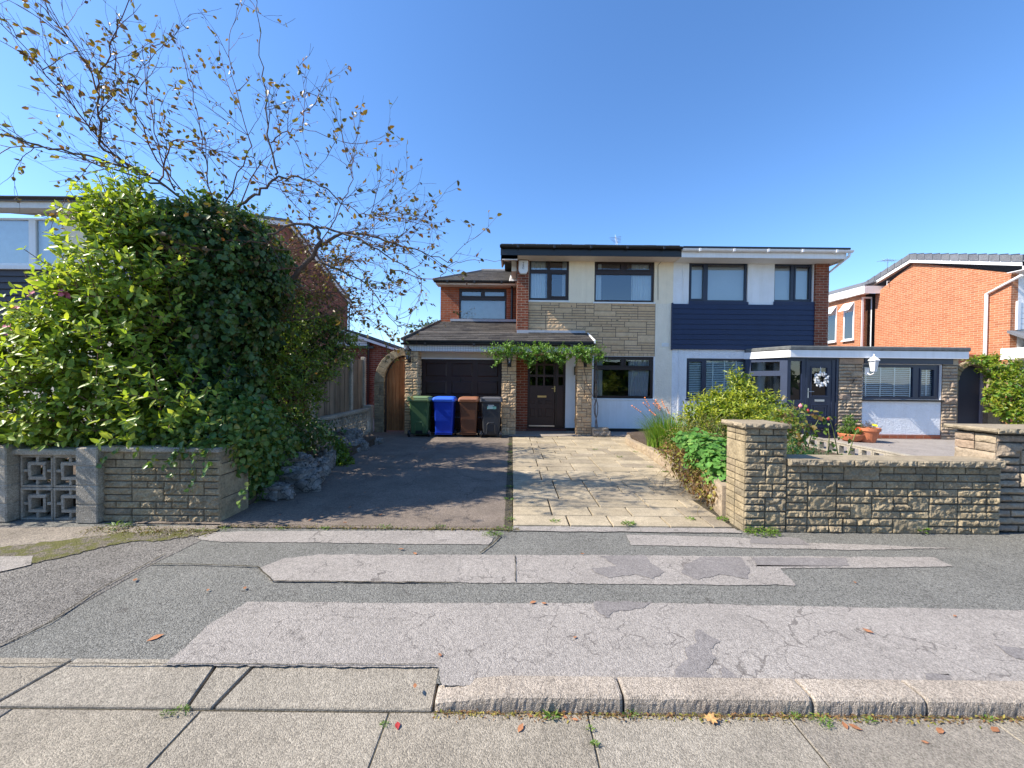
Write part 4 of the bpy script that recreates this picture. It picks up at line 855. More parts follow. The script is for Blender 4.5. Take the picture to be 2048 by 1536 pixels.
# ================================================================ lamps, alarm box, wreath, aerials
def lantern(loc, label, m, glassm, s=1.0, group=None, swap=False):
    t = thing('wall_lantern', label, 'wall lamp', loc, group); x, y, z = loc
    b = MB(); b.lathe((x, y, z-.04), [(.045*s, 0), (.04*s, .012), (.02*s, .02)], 14, axis='y'); b.v = [(a, 2*y-q if False else q, c) for a, q, c in b.v]
    b = MB(); b.box(x-.035*s, x+.035*s, y-.015, y, z-.10*s, z+.02*s); b.build('back_plate', m, t, bevel=.006)
    yy = y-.12*s; b = MB(); b.tube([(x, y-.01, z-.06*s), (x, y-.06*s, z-.10*s), (x, yy, z-.075*s), (x, yy, z-.04*s)], .009*s, 6); b.build('arm', m, t, smooth=True)
    b = MB()
    for k in range(6):
        a = math.pi/3*k; b.tube([(x+.035*s*math.cos(a), yy+.035*s*math.sin(a), z-.03*s), (x+.062*s*math.cos(a), yy+.062*s*math.sin(a), z+.13*s)], .005*s, 4)
    b.lathe((x, yy, z-.04*s), [(.01*s, -.01*s), (.038*s, 0), (.038*s, .012*s)], 6); b.build('cage', m, t)
    b = MB(); b.lathe((x, yy, z), [(.030*s, -.025*s), (.055*s, .125*s)], 6); b.build('glass', glassm, t)
    b = MB(); b.lathe((x, yy, z+.13*s), [(.078*s, 0), (.078*s, .01*s), (.05*s, .04*s), (.02*s, .07*s), (.012*s, .075*s), (.014*s, .09*s), (.004*s, .11*s)], 6); b.build('cap', m, t)
    return t
lc = P(819, 715, YG); lantern((lc.x, YG-.01, lc.z), 'black wall lantern at the left end of the garage front, clear of the vine', m_black, m_gd, 1.35)
lc = P(1019, 724, YG); lantern((lc.x, YG-.01, lc.z), 'black wall lantern under the vine between garage and front door', m_black, m_gd, 1.35)
lc = P(1170, 724, YG); lantern((lc.x, YG-.01, lc.z), 'black wall lantern on the porch pillar beside the bare vine stem', m_black, m_gd, 1.35)
lc = P(1733, 738, YE-.03); lantern((lc.x, YE-.04, lc.z), 'white wall lantern left of the slatted blind window', m_upvc, mat('pearl_glass', (.7, .7, .68), .1), 1.6)
c = P(1047, 538, YN); t = thing('alarm_box', 'white burglar alarm box with the letters TEC under the eaves', 'alarm box', (c.x, YN, c.z)); a0, a1, b0, b1 = RC(1037, 522, 1056, 549, YN)
mb = MB(); mb.prism([(a0, YN, b0+.10), (a0, YN, b1), (a1, YN, b1), (a1, YN, b0+.10), (a1-.05, YN, b0), (a0+.05, YN, b0)], (0, -.09, 0)); mb.build('case', m_upvc, t, bevel=.02)
for i, ch in enumerate('TEC'): text_mesh(ch, .085, m_black, t, 'letter', ((a0+a1)/2, YN-.093, b1-.09-.07*i))
c = P(1643, 758, YE-.05); t = thing('wreath', 'white wooden heart wreath hanging on the navy front door', 'wreath', (c.x, YE-.05, c.z)); rs = random.Random(3); mb = MB()
for k in range(70):
    a = rs.uniform(0, 6.283); rr = .15+rs.uniform(-.05, .05); cx_, cz_ = c.x+rr*math.cos(a), c.z+rr*math.sin(a); b_ = a+rs.uniform(-.9, .9); L_ = rs.uniform(.028, .038); y_ = YE-.05+rs.uniform(-.03, .03)
    d1 = Vector((math.cos(b_), rs.uniform(-.3, .3), math.sin(b_)))*L_; d2 = Vector((-math.sin(b_), rs.uniform(-.4, .4), math.cos(b_)))*L_*.55; q = Vector((cx_, y_, cz_))
    mb.prism([q-d1, q+d2, q+d1*.8+d2*.6, q+d1, q+d1*.8-d2*.6, q-d2], (0, .012, 0))
mb.build('white_pieces', mat('chalk_white', (.78, .78, .76), .8, .1, 8), t)
mb = MB(); mb.lathe((c.x, YE-.03, c.z), [(.0, 0)]*0+[(.13, -.015), (.15, 0), (.13, .015), (.11, 0), (.13, -.015)], 24, axis='y'); mb.f = mb.f[:-2]; mb.build('hoop', mat('grey_twig', (.25, .22, .2), .9), t)
mb = MB(); mb.tube([(c.x, YE-.03, c.z+.14), (c.x, YE-.01, c.z+.32)], .006, 5); mb.build('ribbon', m_upvc, t)
def aerial(px, py, Y, h, label, n=5, ang=.4):
    c = P(px, py, Y); t = thing('tv_aerial', label, 'aerial', tuple(c)); mb = MB(); mb.tube([(c.x, Y, c.z-.8), (c.x, Y, c.z+h)], .018, 6); mb.build('mast', m_metal, t)
    mb = MB(); d = Vector((math.cos(ang), math.sin(ang), .05)); a = c+Vector((0, 0, h*.7)); mb.tube([a-d*.35, a+d*.45], .012, 5)
    for i in range(n): q = a-d*.3+d*.7*i/(n-1); e_ = Vector((-d.y, d.x, .0))*(.22-.02*i); mb.tube([q-e_, q+e_], .007, 4); mb.tube([q-Vector((0, 0, .1)), q+Vector((0, 0, .1))], .006, 4)
    mb.build('boom', m_metal, t); return t
aerial(1232, 492, 14.9, .35, 'thin television aerial rising over the roof of the cream house', ang=1.2)
# ================================================================ LEFT HOUSE
XL_ = -9.2; L = thing('neighbour_house', 'brick gabled house behind the flowering shrub on the left', 'house', (-12, 9.9, 0))
zwt, zwb = P(50, 436, 9.9).z, P(50, 532, 9.9).z; wl = (-18, P(128, 480, 9.9).x, zwb, zwt)
zcb = P(50, 655, 9.9).z
mb = MB(); mb.box(wl[1], XL_, 9.9, 10.1, zwb-.1, zwt+.15); mb.box(-19, XL_, 9.9, 10.1, 0, zcb); mb.build('front_wall', m_cream, L)
mb = MB(); n = 9; hb = (zwb-.1-zcb)/n
for i in range(n): z0 = zcb+i*hb; mb.hexa([(-19, 9.86, z0), (XL_, 9.86, z0), (XL_, 10.1, z0), (-19, 10.1, z0), (-19, 9.89, z0+hb*.9), (XL_, 9.89, z0+hb*.9), (XL_, 10.1, z0+hb*.9), (-19, 10.1, z0+hb*.9)]); mb.box(-19, XL_, 9.9, 10.1, z0+hb*.9, z0+hb)
mb.build('dark_cladding', mat('dark_plank', (.045, .045, .055), .6, .2, 4), L)
wf = window(L, *wl, 9.9, [(.02, .30, .06, .96), (.33, .62, .06, .96), (.65, (P(62, 480, 9.9).x-wl[0])/(wl[1]-wl[0])-.01, .06, .96), ((P(66, 480, 9.9).x-wl[0])/(wl[1]-wl[0])+.01, .985, .06, .96)], m_upvc, m_gw)
mb = MB(); mb.quad((-18, 10.02, zwb), (wl[1], 10.02, zwb), (wl[1], 10.02, zwt), (-18, 10.02, zwt)); mb.build('net_curtain', mat('net', (.66, .7, .72), .9), wf)
mb = MB(); mb.box(-19, wl[1]+.1, 9.82, 9.9, zwb-.1, zwb-.003); mb.build('sill', m_paintw, L)
zE2 = P(60, 394, 9.5).z; zR2 = P(580, 440, 15.65).z
Yb = 21.5; Yr = 15.7
mb = MB(); mb.prism([(XL_, 10.1, 0), (XL_, Yb, 0), (XL_, Yb, zE2-.3), (XL_, Yr, zR2-.28), (XL_, 10.1, zE2-.22)], (-.22, 0, 0)); mb.build('gable_wall', m_brick_left, L)
mb = MB(); mb.prism([(XL_+.14, 9.5, zE2-.09), (XL_+.14, 9.5, zE2-.03), (XL_+.14, Yr, zR2+.02), (XL_+.14, Yb+.35, zE2-.12), (XL_+.14, Yb+.35, zE2-.2), (XL_+.14, Yr, zR2-.06)], (-8, 0, 0)); mb.build('roof', m_tileg, L)
mb = MB()
for side in (0, 1):
    a = Vector((XL_+.06, 9.5, zE2-.02)) if side == 0 else Vector((XL_+.06, Yb+.35, zE2-.11)); b = Vector((XL_+.06, Yr, zR2+.03)); n = 17
    for i in range(n): p = a.lerp(b, i/n); q = a.lerp(b, (i+.93)/n); mb.hexa([(p.x, p.y, p.z-.09), (p.x+.12, p.y, p.z-.09), (q.x+.12, q.y, q.z-.09), (q.x, q.y, q.z-.09), (p.x, p.y, p.z+.02), (p.x+.12, p.y, p.z+.02), (q.x+.12, q.y, q.z), (q.x, q.y, q.z)])
mb.build('verge_tiles', m_tileg, L)
mb = MB(); x = XL_+.10
mb.prism([(x, 9.54, zE2-.24), (x, 9.54, zE2-.10), (x, Yr, zR2-.06), (x, Yb+.3, zE2-.2), (x, Yb+.3, zE2-.36), (x, Yr, zR2-.22)], (.03, 0, 0)); mb.build('barge_board', m_paintw, L)
mb = MB(); mb.box(-19, XL_+.1, 9.56, 9.58, zE2-.24, zE2-.05); mb.box(-19, XL_+.1, 9.58, 9.9, zE2-.24, zE2-.22); mb.build('soffit', m_soffitw, L)
gutter(-19, XL_+.14, 9.5, zE2-.0, m_black, L, .065, 4)
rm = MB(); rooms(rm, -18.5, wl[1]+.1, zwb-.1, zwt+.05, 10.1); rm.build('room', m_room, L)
mb = MB(); mb.tube([(XL_+.05, Yb+.38, zE2-.15), (XL_+.05, Yb+.1, zE2-.6), (XL_+.05, Yb+.05, 1.5)], .04, 6); mb.build('downpipe', m_black, L)
# its single storey rear outbuilding
YO = 14.2; O = thing('outbuilding', 'low red brick outbuilding with a sloping roof seen above the timber fence', 'outbuilding', (-5, YO, 0))
oa = P(660, 660, YO).x; ob = P(800, 690, YO).x; zl = P(706, 668, YO).z; zr_ = P(798, 697, YO).z
mb = MB(); mb.prism([(oa, YO, 0), (ob-.05, YO, 0), (ob-.05, YO, zr_-.12), (oa, YO, zl+.18)], (0, 4, 0)); mb.build('wall', m_brick_dk, O)
mb = MB(); mb.hexa([(oa, YO-.15, zl+.2), (ob, YO-.15, zr_-.10), (ob, YO+4, zr_-.10), (oa, YO+4, zl+.2), (oa, YO-.15, zl+.36), (ob, YO-.15, zr_+.0), (ob, YO+4, zr_+.0), (oa, YO+4, zl+.36)]); mb.build('roof', m_tile, O)
mb = MB(); mb.hexa([(oa, YO-.19, zl+.16), (ob, YO-.19, zr_-.12), (ob, YO-.155, zr_-.12), (oa, YO-.155, zl+.16), (oa, YO-.19, zl+.30), (ob, YO-.19, zr_-.05), (ob, YO-.155, zr_-.05), (oa, YO-.155, zl+.30)]); mb.build('fascia', m_paintw, O)
a_, b_, c_, d_ = RC(700, 674, 735, 692, YO-.02); mb = MB()
for i in range(4): mb.box(a_-.5, b_, YO-.05, YO-.005, c_+(d_-c_)*i/4+.01, c_+(d_-c_)*(i+1)/4)
mb.build('white_boards', m_paintw, O)
mb = MB(); c = P(739, 690, YO); mb.tube([(c.x, YO-.1, c.z+.12), (c.x, YO-.1, .3)], .04, 6); mb.box(oa, c.x+.2, YO-.14, YO-.06, P(720, 694, YO).z-.06, P(720, 694, YO).z+.02); mb.build('downpipe', m_black, O)
# ================================================================ RIGHT HOUSE
XR = 15.8; Q = thing('neighbour_house', 'orange brick gabled house with white trim on the far right', 'house', (20, 12.2, 0))
y0_ = P(2022, 600, 1).x; Yn = XR/y0_
Yr2 = XR/P(1826, 600, 1).x; Yf = XR/P(1750, 640, 1).x
zen = P(2022, 553, Yn).z; zrr = P(1830, 526, Yr2).z; zef = P(1752, 585, Yf).z-.05
mb = MB(); mb.prism([(XR, Yn, 0), (XR, Yn, zen+.1), (XR, Yr2, zrr), (XR, Yf, zef), (XR, Yf, 0)], (.22, 0, 0)); mb.build('gable_wall', m_brick_or, Q)
mb = MB(); mb.box(XR+.22, 24, Yn, Yn+.2, 0, zen+.1); mb.build('front_wall', m_dash, Q)
# verge
def strip(mb, pts, x0, x1, dz0, dz1):
    for p, q in zip(pts, pts[1:]): mb.hexa([(x0, p[0], p[1]+dz0), (x1, p[0], p[1]+dz0), (x1, q[0], q[1]+dz0), (x0, q[0], q[1]+dz0), (x0, p[0], p[1]+dz1), (x1, p[0], p[1]+dz1), (x1, q[0], q[1]+dz1), (x0, q[0], q[1]+dz1)])
xo = XR-.16
yn2 = Yn-.4; zn2 = P(2048, 545, 11.9).z; Yf2 = Yf+.75
zr3 = P(1832, 517, Yr2).z; znn = zr3-(Yr2-yn2)*.33; zff = zr3-(Yf2-Yr2)*.33-.0
V_ = [(yn2, znn), (Yr2, zr3), (Yf2, zff)]
mb = MB(); strip(mb, V_, xo, xo+.03, -.16, -.0); mb.build('barge_board', m_paintw, Q)
mb = MB(); strip(mb, V_, xo+.03, XR+.1, -.1, -.02); mb.build('verge_soffit', m_soffit, Q)
mb = MB(); strip(mb, V_, xo+.03, 26, -.02, .05); mb.build('roof', m_tileg, Q)
mb = MB()
for a, b in zip(V_, V_[1:]):
    L_ = math.hypot(b[0]-a[0], b[1]-a[1]); n = int(L_/.28); a = Vector((0, *a)); b = Vector((0, *b))
    for i in range(n): p = a.lerp(b, (i+.02)/n); q = a.lerp(b, (i+.97)/n); dz = .012*((i % 2)); mb.hexa([(xo-.03, p.y, p.z-.03), (xo+.26, p.y, p.z-.02), (xo+.26, q.y, q.z-.02), (xo-.03, q.y, q.z-.03), (xo-.03, p.y, p.z+.19), (xo+.26, p.y, p.z+.22), (xo+.26, q.y, q.z+.18), (xo-.03, q.y, q.z+.165)])
mb.build('verge_tiles', m_tileg, Q)
mb = MB(); mb.box(xo, 24, yn2, yn2+.03, znn-.28, znn-.02); mb.box(xo+.0, 24, yn2+.03, Yn, znn-.28, znn-.26); mb.build('fascia', m_paintw, Q)
# rear wing set to the left
XW = 15.32; Yw = 17.0
mb = MB(); hw = []
zwi = zff-.20
mb.prism([(XW, Yw, 0), (XW, 24, 0), (XW, 24, zwi), (XW, Yw, zwi)], (.2, 0, 0)); mb.build('wing_wall', m_brick_or, Q)
mb = MB(); mb.box(XW-.2, XW-.17, Yw-.35, 24, zwi-.10, zwi+.22); mb.box(XW-.2, XR+.3, Yw-.38, Yw-.35, zwi-.10, zwi+.22); mb.box(XW-.17, XW+.1, Yw-.35, 24, zwi-.10, zwi-.08); mb.build('wing_fascia', m_paintw, Q)
mb = MB(); mb.prism([(XW-.2, Yw-.38, zwi+.223), (XW-.2, 24, zwi+.223), (XR+2, 24, zwi+1.1), (XR+2, Yw-.38, zwi+1.1)], (0, 0, .05)); mb.build('wing_roof', m_tileg, Q)
za, zb_ = P(1738, 698, Yw).z, P(1738, 594, Yw).z
wf = window(Q, XW+.03, XR+.0, za, zb_, Yw-.02, [(.20, .97, .03, .97)], m_upvc, m_gw, name='tall_window')
mb = MB(); mb.box(XW+.2, XR-.002, Yw+.06, Yw+.2, 0, za); mb.box(XW+.02, XR+.3, Yw+.10, Yw+.14, za-.1, zwi-.0); mb.build('recess_backing', m_room, Q)  # wall pieces coloured dark, as the unlit room behind the tall glass
def sidewin(y0, y1, z0, z1, opn):
    f = MB(); x = XW-.03
    t = MB(); t.plate(0, y1-y0, z0, z1, [(.06, y1-y0-.06, z0+.06, z1-.42)], 0, .06)
    f.v = [(x+b, y1-a, c) for a, b, c in t.v]; f.f = t.f
    o = f.build('side_window', m_upvc, Q)
    g = MB(); g.quad((x+.025, y1, z0), (x+.025, y0, z0), (x+.025, y0, z1), (x+.025, y1, z1)); g.build('dark_backing', m_room, o)  # dark sheet over the brick, its colour stands in for an unlit room
    g = MB(); g.quad((x+.015, y1, z0), (x+.015, y0, z0), (x+.015, y0, z1-.4), (x+.015, y1, z1-.4)); g.build('pane', m_gw, o)
    g = MB(); a = .26; g.hexa([(x-a, y0, z1-.36), (x-a+.03, y0, z1-.34), (x-a+.03, y1, z1-.34), (x-a, y1, z1-.36), (x-.02, y0, z1-.02), (x+.01, y0, z1-.0), (x+.01, y1, z1-.0), (x-.02, y1, z1-.02)]); v = g.build('open_top_light', m_upvc, o)
    g = MB(); g.quad((x-a+.03, y1-.07, z1-.335), (x-a+.03, y0+.07, z1-.335), (x-.04, y0+.07, z1-.06), (x-.04, y1-.07, z1-.06)); g.v = [(p[0]-.012, p[1], p[2]+.012) for p in g.v]; g.build('top_pane', m_gw, v)
    g = MB(); g.box(x-.08, x+.02, y0-.03, y1+.03, z0-.06, z0-.003); g.build('sill', m_paintw, o)
ya, yb = XW/P(1709, 640, 1).x, XW/P(1688, 640, 1).x; z1_, z0_ = P(1698, 606, (ya+yb)/2).z, P(1698, 680, (ya+yb)/2).z
sidewin(ya, yb, z0_, z1_, 1); sidewin(XW/P(1674, 640, 1).x, XW/P(1652, 640, 1).x, z0_, z1_, 1)
# downpipe and gutter on the gable
mb = MB(); yd = XR/P(1976, 640, 1).x; zt_ = P(1976, 588, yd).z; zb0 = P(1974, 708, yd).z
mb.tube([(XR-.07, Yn-.3, P(2040, 552, Yn-.2).z), (XR-.07, yd, zt_), (XR-.07, yd, 1.9)], .045, 8); mb.build('downpipe', m_upvc, Q)
mb = MB(); c = P(1756, 562, 16.2); mb.tube([(XR-.02, 16.2, c.z), (XR-.12, 16.2, c.z), (XR-.12, 16.2, c.z-.18)], .012, 5); mb.build('overflow_pipe', m_upvc, Q)
# porch canopy and cladding at its front corner (mostly outside the frame)
zp = P(2030, 695, 11.8).z
mb = MB(); mb.hexa([(XR-.4, 11.2, zp+.02), (19, 11.2, zp-.02), (19, Yn, zp+.5), (XR-.1, Yn, zp+.5), (XR-.4, 11.2, zp+.1), (19, 11.2, zp+.06), (19, Yn, zp+.58), (XR-.1, Yn, zp+.58)]); mb.build('canopy_roof', m_tileg, Q)
mb = MB(); mb.box(XR-.3, 19, 11.25, Yn-.01, zp-.35, zp+.0); mb.build('canopy_fascia', m_paintw, Q)
mb = MB()
for i in range(5): mb.box(XR+.25, 19, Yn-.05, Yn-.005, zp+.62+i*.17, zp+.62+i*.17+.16)
mb.box(XR+.15, XR+.25, Yn-.06, Yn-.002, zp+.6, zp+1.5); mb.build('front_cladding', m_upvc, Q)
mb = MB(); mb.box(XR-2.6, XR-.0, 13.0, 13.06, P(1960, 712, 13).z-.06, P(1960, 712, 13).z+.05); mb.box(XR-2.5, XR, 13.06, 16, 0, P(1960, 712, 13).z-.06); mb.build('side_store', m_brick_or, Q)
c = P(1735, 524, 16.8)
t = aerial(1775, 530, 17.2, .28, 'black television aerial lying low on the roof of the orange brick house', ang=.2)
# far tree behind the garage roof
# ================================================================ ARCH GATES, FENCES, WALLS
YA = 10.75
A_ = thing('garden_archway', 'buff stone arch around the timber side gate left of the garage', 'archway', (P(780, 860, YA).x, YA, 0))
cx, cz = P(811, 780, YA).x, P(780, 764, YA).z; ro = cx-P(748, 780, YA).x; ri = cx-P(768, 780, YA).x
mb = MB(); nb = 9
for i in range(nb):
    a0, a1 = math.pi-(math.pi/2)*i/nb+.02, math.pi-(math.pi/2)*(i+1)/nb-.0
    pts = []
    for a in (a0, a1): pts.append((a, ri)); 
    q = [(cx+ri*math.cos(a0)*1, YA, cz+ri*1.25*math.sin(a0)), (cx+ro*math.cos(a0), YA, cz+ro*1.08*math.sin(a0)), (cx+ro*math.cos(a1-.0), YA, cz+ro*1.08*math.sin(a1+.02)), (cx+ri*math.cos(a1), YA, cz+ri*1.25*math.sin(a1+.02))]
    mb.prism([Vector(p)+Vector((0, -.01*random.random(), 0)) for p in q], (0, .24, 0))
mb.build('arch_ring', m_stonew, A_, bevel=.01)
mb = MB(); mb.box(cx-ro+.02, cx-ri-.01, YA+.02, YA+.24, 0, cz); col_ = mb.build('jamb', m_mortar, A_)
mb = MB(); k = dict(seg=.03, amp=.012, depth=.02, gap=.008, p2=.1, lmin=2, lmax=3, nsc=20)
stoneface(mb, (cx-ro, YA+.01, 0), (1, 0, 0), (0, 0, 1), (0, -1, 0), ro-ri, cz, .075, .07, 81, **k); stoneface(mb, (cx-ri-.008, YA, 0), (0, 1, 0), (0, 0, 1), (1, 0, 0), .24, cz, .075, .07, 82, **k); mb.build('jamb_stones', m_stonew, col_)
m_gate = woodmat('gate_wood', (.40, .20, .085), (.22, .095, .035))
Gt = thing('timber_gate', 'orange brown vertical board side gate under the stone arch', 'gate', (cx-.3, YA+.1, 0)); mb = MB(); nb = 6
for i in range(nb):
    x0 = cx-ri+(ri)*i/nb; x1 = cx-ri+ri*(i+1)/nb-.006; f = lambda x: cz+ri*1.25*math.sqrt(max(0, 1-((cx-x)/ri)**2))-.02
    mb.hexa([(x0, YA+.10, .05), (x1, YA+.10, .05), (x1, YA+.13, .05), (x0, YA+.13, .05), (x0, YA+.10, f(x0)), (x1, YA+.10, f(x1)), (x1, YA+.13, f(x1)), (x0, YA+.13, f(x0))])
mb.build('boards', m_gate, Gt)
mb = MB(); pts = [(cx-ri+.02, YA+.085, .0)]+[(cx-ri*.97*math.cos(a), YA+.085, cz+ri*1.22*math.sin(a)) for a in [math.pi/2*k/10 for k in range(11)]]; mb.tube(pts, .03, 6); mb.build('gate_frame', m_brown, Gt)
# low decorative block wall by the drive with timber fence
XF = -3.95; ya_, yb_ = 5.6, 10.5
LW = thing('block_wall', 'low pierced concrete block wall running beside the drive under the timber fence', 'wall', (XF, 8, 0))
m_conc = paving_mat('grey_cast_concrete', (.34, .305, .245), .25, 120, bump=.7, big=.35)
mb = MB(); mb.box(XF-.08, XF+.08, ya_, yb_, .64, .71); mb.build('coping', m_conc, LW, bevel=.008)
mb = MB(); mb.box(XF-.08, XF+.08, ya_, yb_, 0, .06); mb.box(XF-.1, XF+.1, yb_, yb_+.22, 0, .78); mb.build('base_course', m_conc, LW, bevel=.006)
def screenblock(mb, O, U, V, N, s, d):
    """pierced block: square rim, square inner ring, four short links"""
    O, U, V, N = Vector(O), Vector(U), Vector(V), Vector(N)
    def bx(u0, u1, v0, v1, dd=0.0):
        p = [O+U*u0+V*v0-N*dd, O+U*u1+V*v0-N*dd, O+U*u1+V*v0-N*(d-dd), O+U*u0+V*v0-N*(d-dd), O+U*u0+V*v1-N*dd, O+U*u1+V*v1-N*dd, O+U*u1+V*v1-N*(d-dd), O+U*u0+V*v1-N*(d-dd)]; mb.hexa(p)
    t = .06*s; a = .22*s; b = .78*s; w = .10*s; m0, m1 = .455*s, .545*s
    bx(0, s, 0, t); bx(0, s, s-t, s); bx(0, t, t, s-t); bx(s-t, s, t, s-t)
    bx(a, b, a, a+w, .004); bx(a, b, b-w, b, .004); bx(a, a+w, a+w, b-w, .004); bx(b-w, b, a+w, b-w, .004)
    bx(m0, m1, t, a, .008); bx(m0, m1, b, s-t, .008); bx(t, a, m0, m1, .008); bx(b, s-t, m0, m1, .008)
sb = None
for i in range(16):
    for j in range(2):
        y = ya_+.01+i*.3
        if sb is None:
            mb = MB(); screenblock(mb, (XF+.045, y, .065+j*.287), (0, 1, 0), (0, 0, 1), (1, 0, 0), .284, .09); sb = mb.build('screen_block', m_conc, LW); sb0 = (i, j)
        else: c = sb.copy(); COL.objects.link(c); c.parent = LW; c.location = (0, i*.3, j*.287)
FN = thing('timber_fence', 'weathered grey brown close board fence with concrete posts behind the low block wall', 'fence', (XF-.2, 9, 0)); m_fence = woodmat('fence_wood', (.30, .235, .165), (.16, .12, .085), .8)
y = 7.9; mb = MB(); i = 0
while y < 10.6:
    mb.box(XF-.17-.012*(i % 2), XF-.145-.012*(i % 2), y, y+.138, .55, 2.02+.01*math.sin(i)); y += .128; i += 1
mb.build('boards', m_fence, FN)
for yp in (7.86, 9.75, 10.6): mb = MB(); mb.box(XF-.20, XF-.09, yp-.05, yp+.06, 0, 2.10); mb.build('post', m_conc, FN, bevel=.01)
SG = thing('side_gate', 'dark brown plank gate with a ring handle beyond the bushes on the left', 'gate', (XF-1, 7.85, 0)); mb = MB()
for i in range(9): mb.box(XF-.25-.15*(i+1), XF-.25-.15*i-.006, 7.80, 7.83, .1, 1.85)
gb = mb.build('planks', woodmat('dark_gate_wood', (.13, .045, .025), (.07, .022, .013)), SG)
c = P(642, 800, 7.79); mb = MB(); pts = [(c.x+.045*math.cos(a), 7.78, c.z+.045*math.sin(a)) for a in [2*math.pi*k/14 for k in range(15)]]; mb.tube(pts, .006, 5); mb.build('ring_handle', m_metal, gb)
# right archway with grey gate
YB = 10.7; B_ = thing('garden_archway', 'rough stone twin arch wall beside the flat roofed bay, half hidden by the vine', 'archway', (13, YB, 0))
g0, g1 = P(1916, 800, YB).x, P(1977, 800, YB).x; gcx = (g0+g1)/2; gr_ = (g1-g0)/2; gz = P(1945, 762, YB).z; top = P(1950, 722, YB).z
def archplate(mb, x0, x1, z1, arches, y0, y1):
    n = 14; edges = []
    for (c, r, z) in arches:
        for k in range(n+1): edges.append(c-r*math.cos(math.pi*k/n))
    xs = sorted(set([x0, x1]+[round(e, 4) for e in edges]))
    def low(x):
        for c, r, z in arches:
            if c-r < x < c+r: return None
        return 0
    def hgt(x):
        for c, r, z in arches:
            if c-r-1e-3 <= x <= c+r+1e-3: return z+math.sqrt(max(0, r*r-(x-c)**2))*1.05
        return 0
    for a, b in zip(xs, xs[1:]):
        ins = any(c-r < (a+b)/2 < c+r for c, r, z in arches); za, zb = (hgt(a), hgt(b)) if ins else (0, 0)
        mb.hexa([(a, y0, za), (b, y0, zb), (b, y1, zb), (a, y1, za), (a, y0, z1), (b, y0, z1), (b, y1, z1), (a, y1, z1)])
ar = [(gcx, gr_, gz), (P(2052, 780, YB).x, .62, P(2050, 772, YB).z)]
mb = MB(); archplate(mb, g0-.12, 18, top-.1, ar, YB, YB+.25); mb.build('wall', stonemat('pale_rubble', [(.42, .33, .24), (.38, .3, .22)], 1.0, 8, .35, .03), B_)
for c_, r_, z_ in ar:
    mb = MB(); n = 11
    for k in range(n):
        a0, a1 = math.pi*(1-k/n)-.03, math.pi*(1-(k+1)/n)+.03; pr_ = []
        for a, rr in ((a0, r_*1.0), (a0, r_+.14), (a1, r_+.14), (a1, r_*1.0)): pr_.append((c_+rr*math.cos(a), YB-.03, z_+rr*1.05*math.sin(a)))
        mb.prism(pr_, (0, .1, 0))
    mb.build('voussoirs', m_stonew, B_, bevel=.01)
GG = thing('side_gate', 'plain dark grey gate under the right hand arch', 'gate', (gcx, YB+.2, 0)); mb = MB(); mb.box(g0-.05, g1-.09, YB+.14, YB+.18, .03, gz+gr_*1.1); mb.build('gate_leaf', mat('slate_gate', (.055, .055, .085), .5, .1, 3), GG); mb = MB(); mb.box(g1-.088, g1+.02, YB+.12, YB+.2, .03, gz+gr_*1.0); mb.build('gate_post', mat('lilac_post', (.30, .28, .38), .6), GG)

# ---------------------------------------------------------------- front garden walls
YW = 3.93
m_cap = stonemat('coping_stone', [(.36, .30, .20), (.33, .27, .19)], .8, 30, .35)
RW = thing('stone_garden_wall', 'split faced buff stone front wall with a tall capped pier on the right of the drive', 'wall', (3.5, YW, 0))
xp0, xp1 = P(1489, 960, YW).x, P(1573, 960, YW).x; xw1 = P(2001, 1000, YW).x; zcap = P(1530, 857, YW).z; zw = P(1800, 933, YW).z; ztop = P(1800, 919.5, YW).z; ypb = 4.27
mb = MB(); mb.box(xp0+.012, xp1-.012, YW+.012, ypb-.012, -.02, zcap); core = mb.build('pier', m_mortard, RW)
K = dict(seg=.011, amp=.014, depth=.03, gap=.011, lmin=2, lmax=3, nsc=20, edge=.009, jag=.0015)
s = MB(); stoneface(s, (xp0, YW, 0), (1, 0, 0), (0, 0, 1), (0, -1, 0), xp1-xp0, zcap-.0, .072, .072, 301, p2=.12, **K)
K2 = dict(K); K2['amp'] = .003
stoneface(s, (xp0, ypb, 0), (0, -1, 0), (0, 0, 1), (-1, 0, 0), ypb-YW, zcap, .072, .085, 302, p2=.0, **K2); stoneface(s, (xp1, YW, zw), (0, 1, 0), (0, 0, 1), (1, 0, 0), ypb-YW, zcap-zw, .072, .085, 303, p2=0, **K2); s.build('pier_stones', m_stonew, core)
s = MB(); x0, x1, y0, y1 = xp0-.05, xp1+.02, YW-.05, ypb+.06
for (O_, U_, W_, sd) in (((x0, y0+.02, zcap), (1, 0, 0), x1-x0, 1), ((x0+.02, y1, zcap), (0, -1, 0), y1-y0, 2), ((x1-.02, y0, zcap), (0, 1, 0), y1-y0, 3)):
    U_ = Vector(U_); N_ = Vector((U_.y, -U_.x, 0)); rock_block(s, Vector(O_), U_, Vector((0, 0, 1)), N_, 0, W_, .004, .052, .014, .014, .012, 0, sd, .012, 20)
s.box(x0+.02, x1-.02, y0+.02, y1-.02, zcap+.002, zcap+.050); s.build('pier_cap', m_cap, RW)
mb = MB(); mb.box(xp1, xw1-.01, YW+.012, YW+.20, -.02, zw-.002); core = mb.build('wall_panel', m_mortard, RW)
s = MB(); K['lmax'] = 4; K['nsc'] = 20; stoneface(s, (xp1, YW, 0), (1, 0, 0), (0, 0, 1), (0, -1, 0), xw1-xp1, zw, .0735, .073, 311, p2=.14, p3=.035, **K)
s.build('wall_stones', m_stonew, core)
s = MB(); xs = [xp1-.0, xp1+.66, xp1+1.3, xp1+1.62, xp1+2.2, xw1+.01]
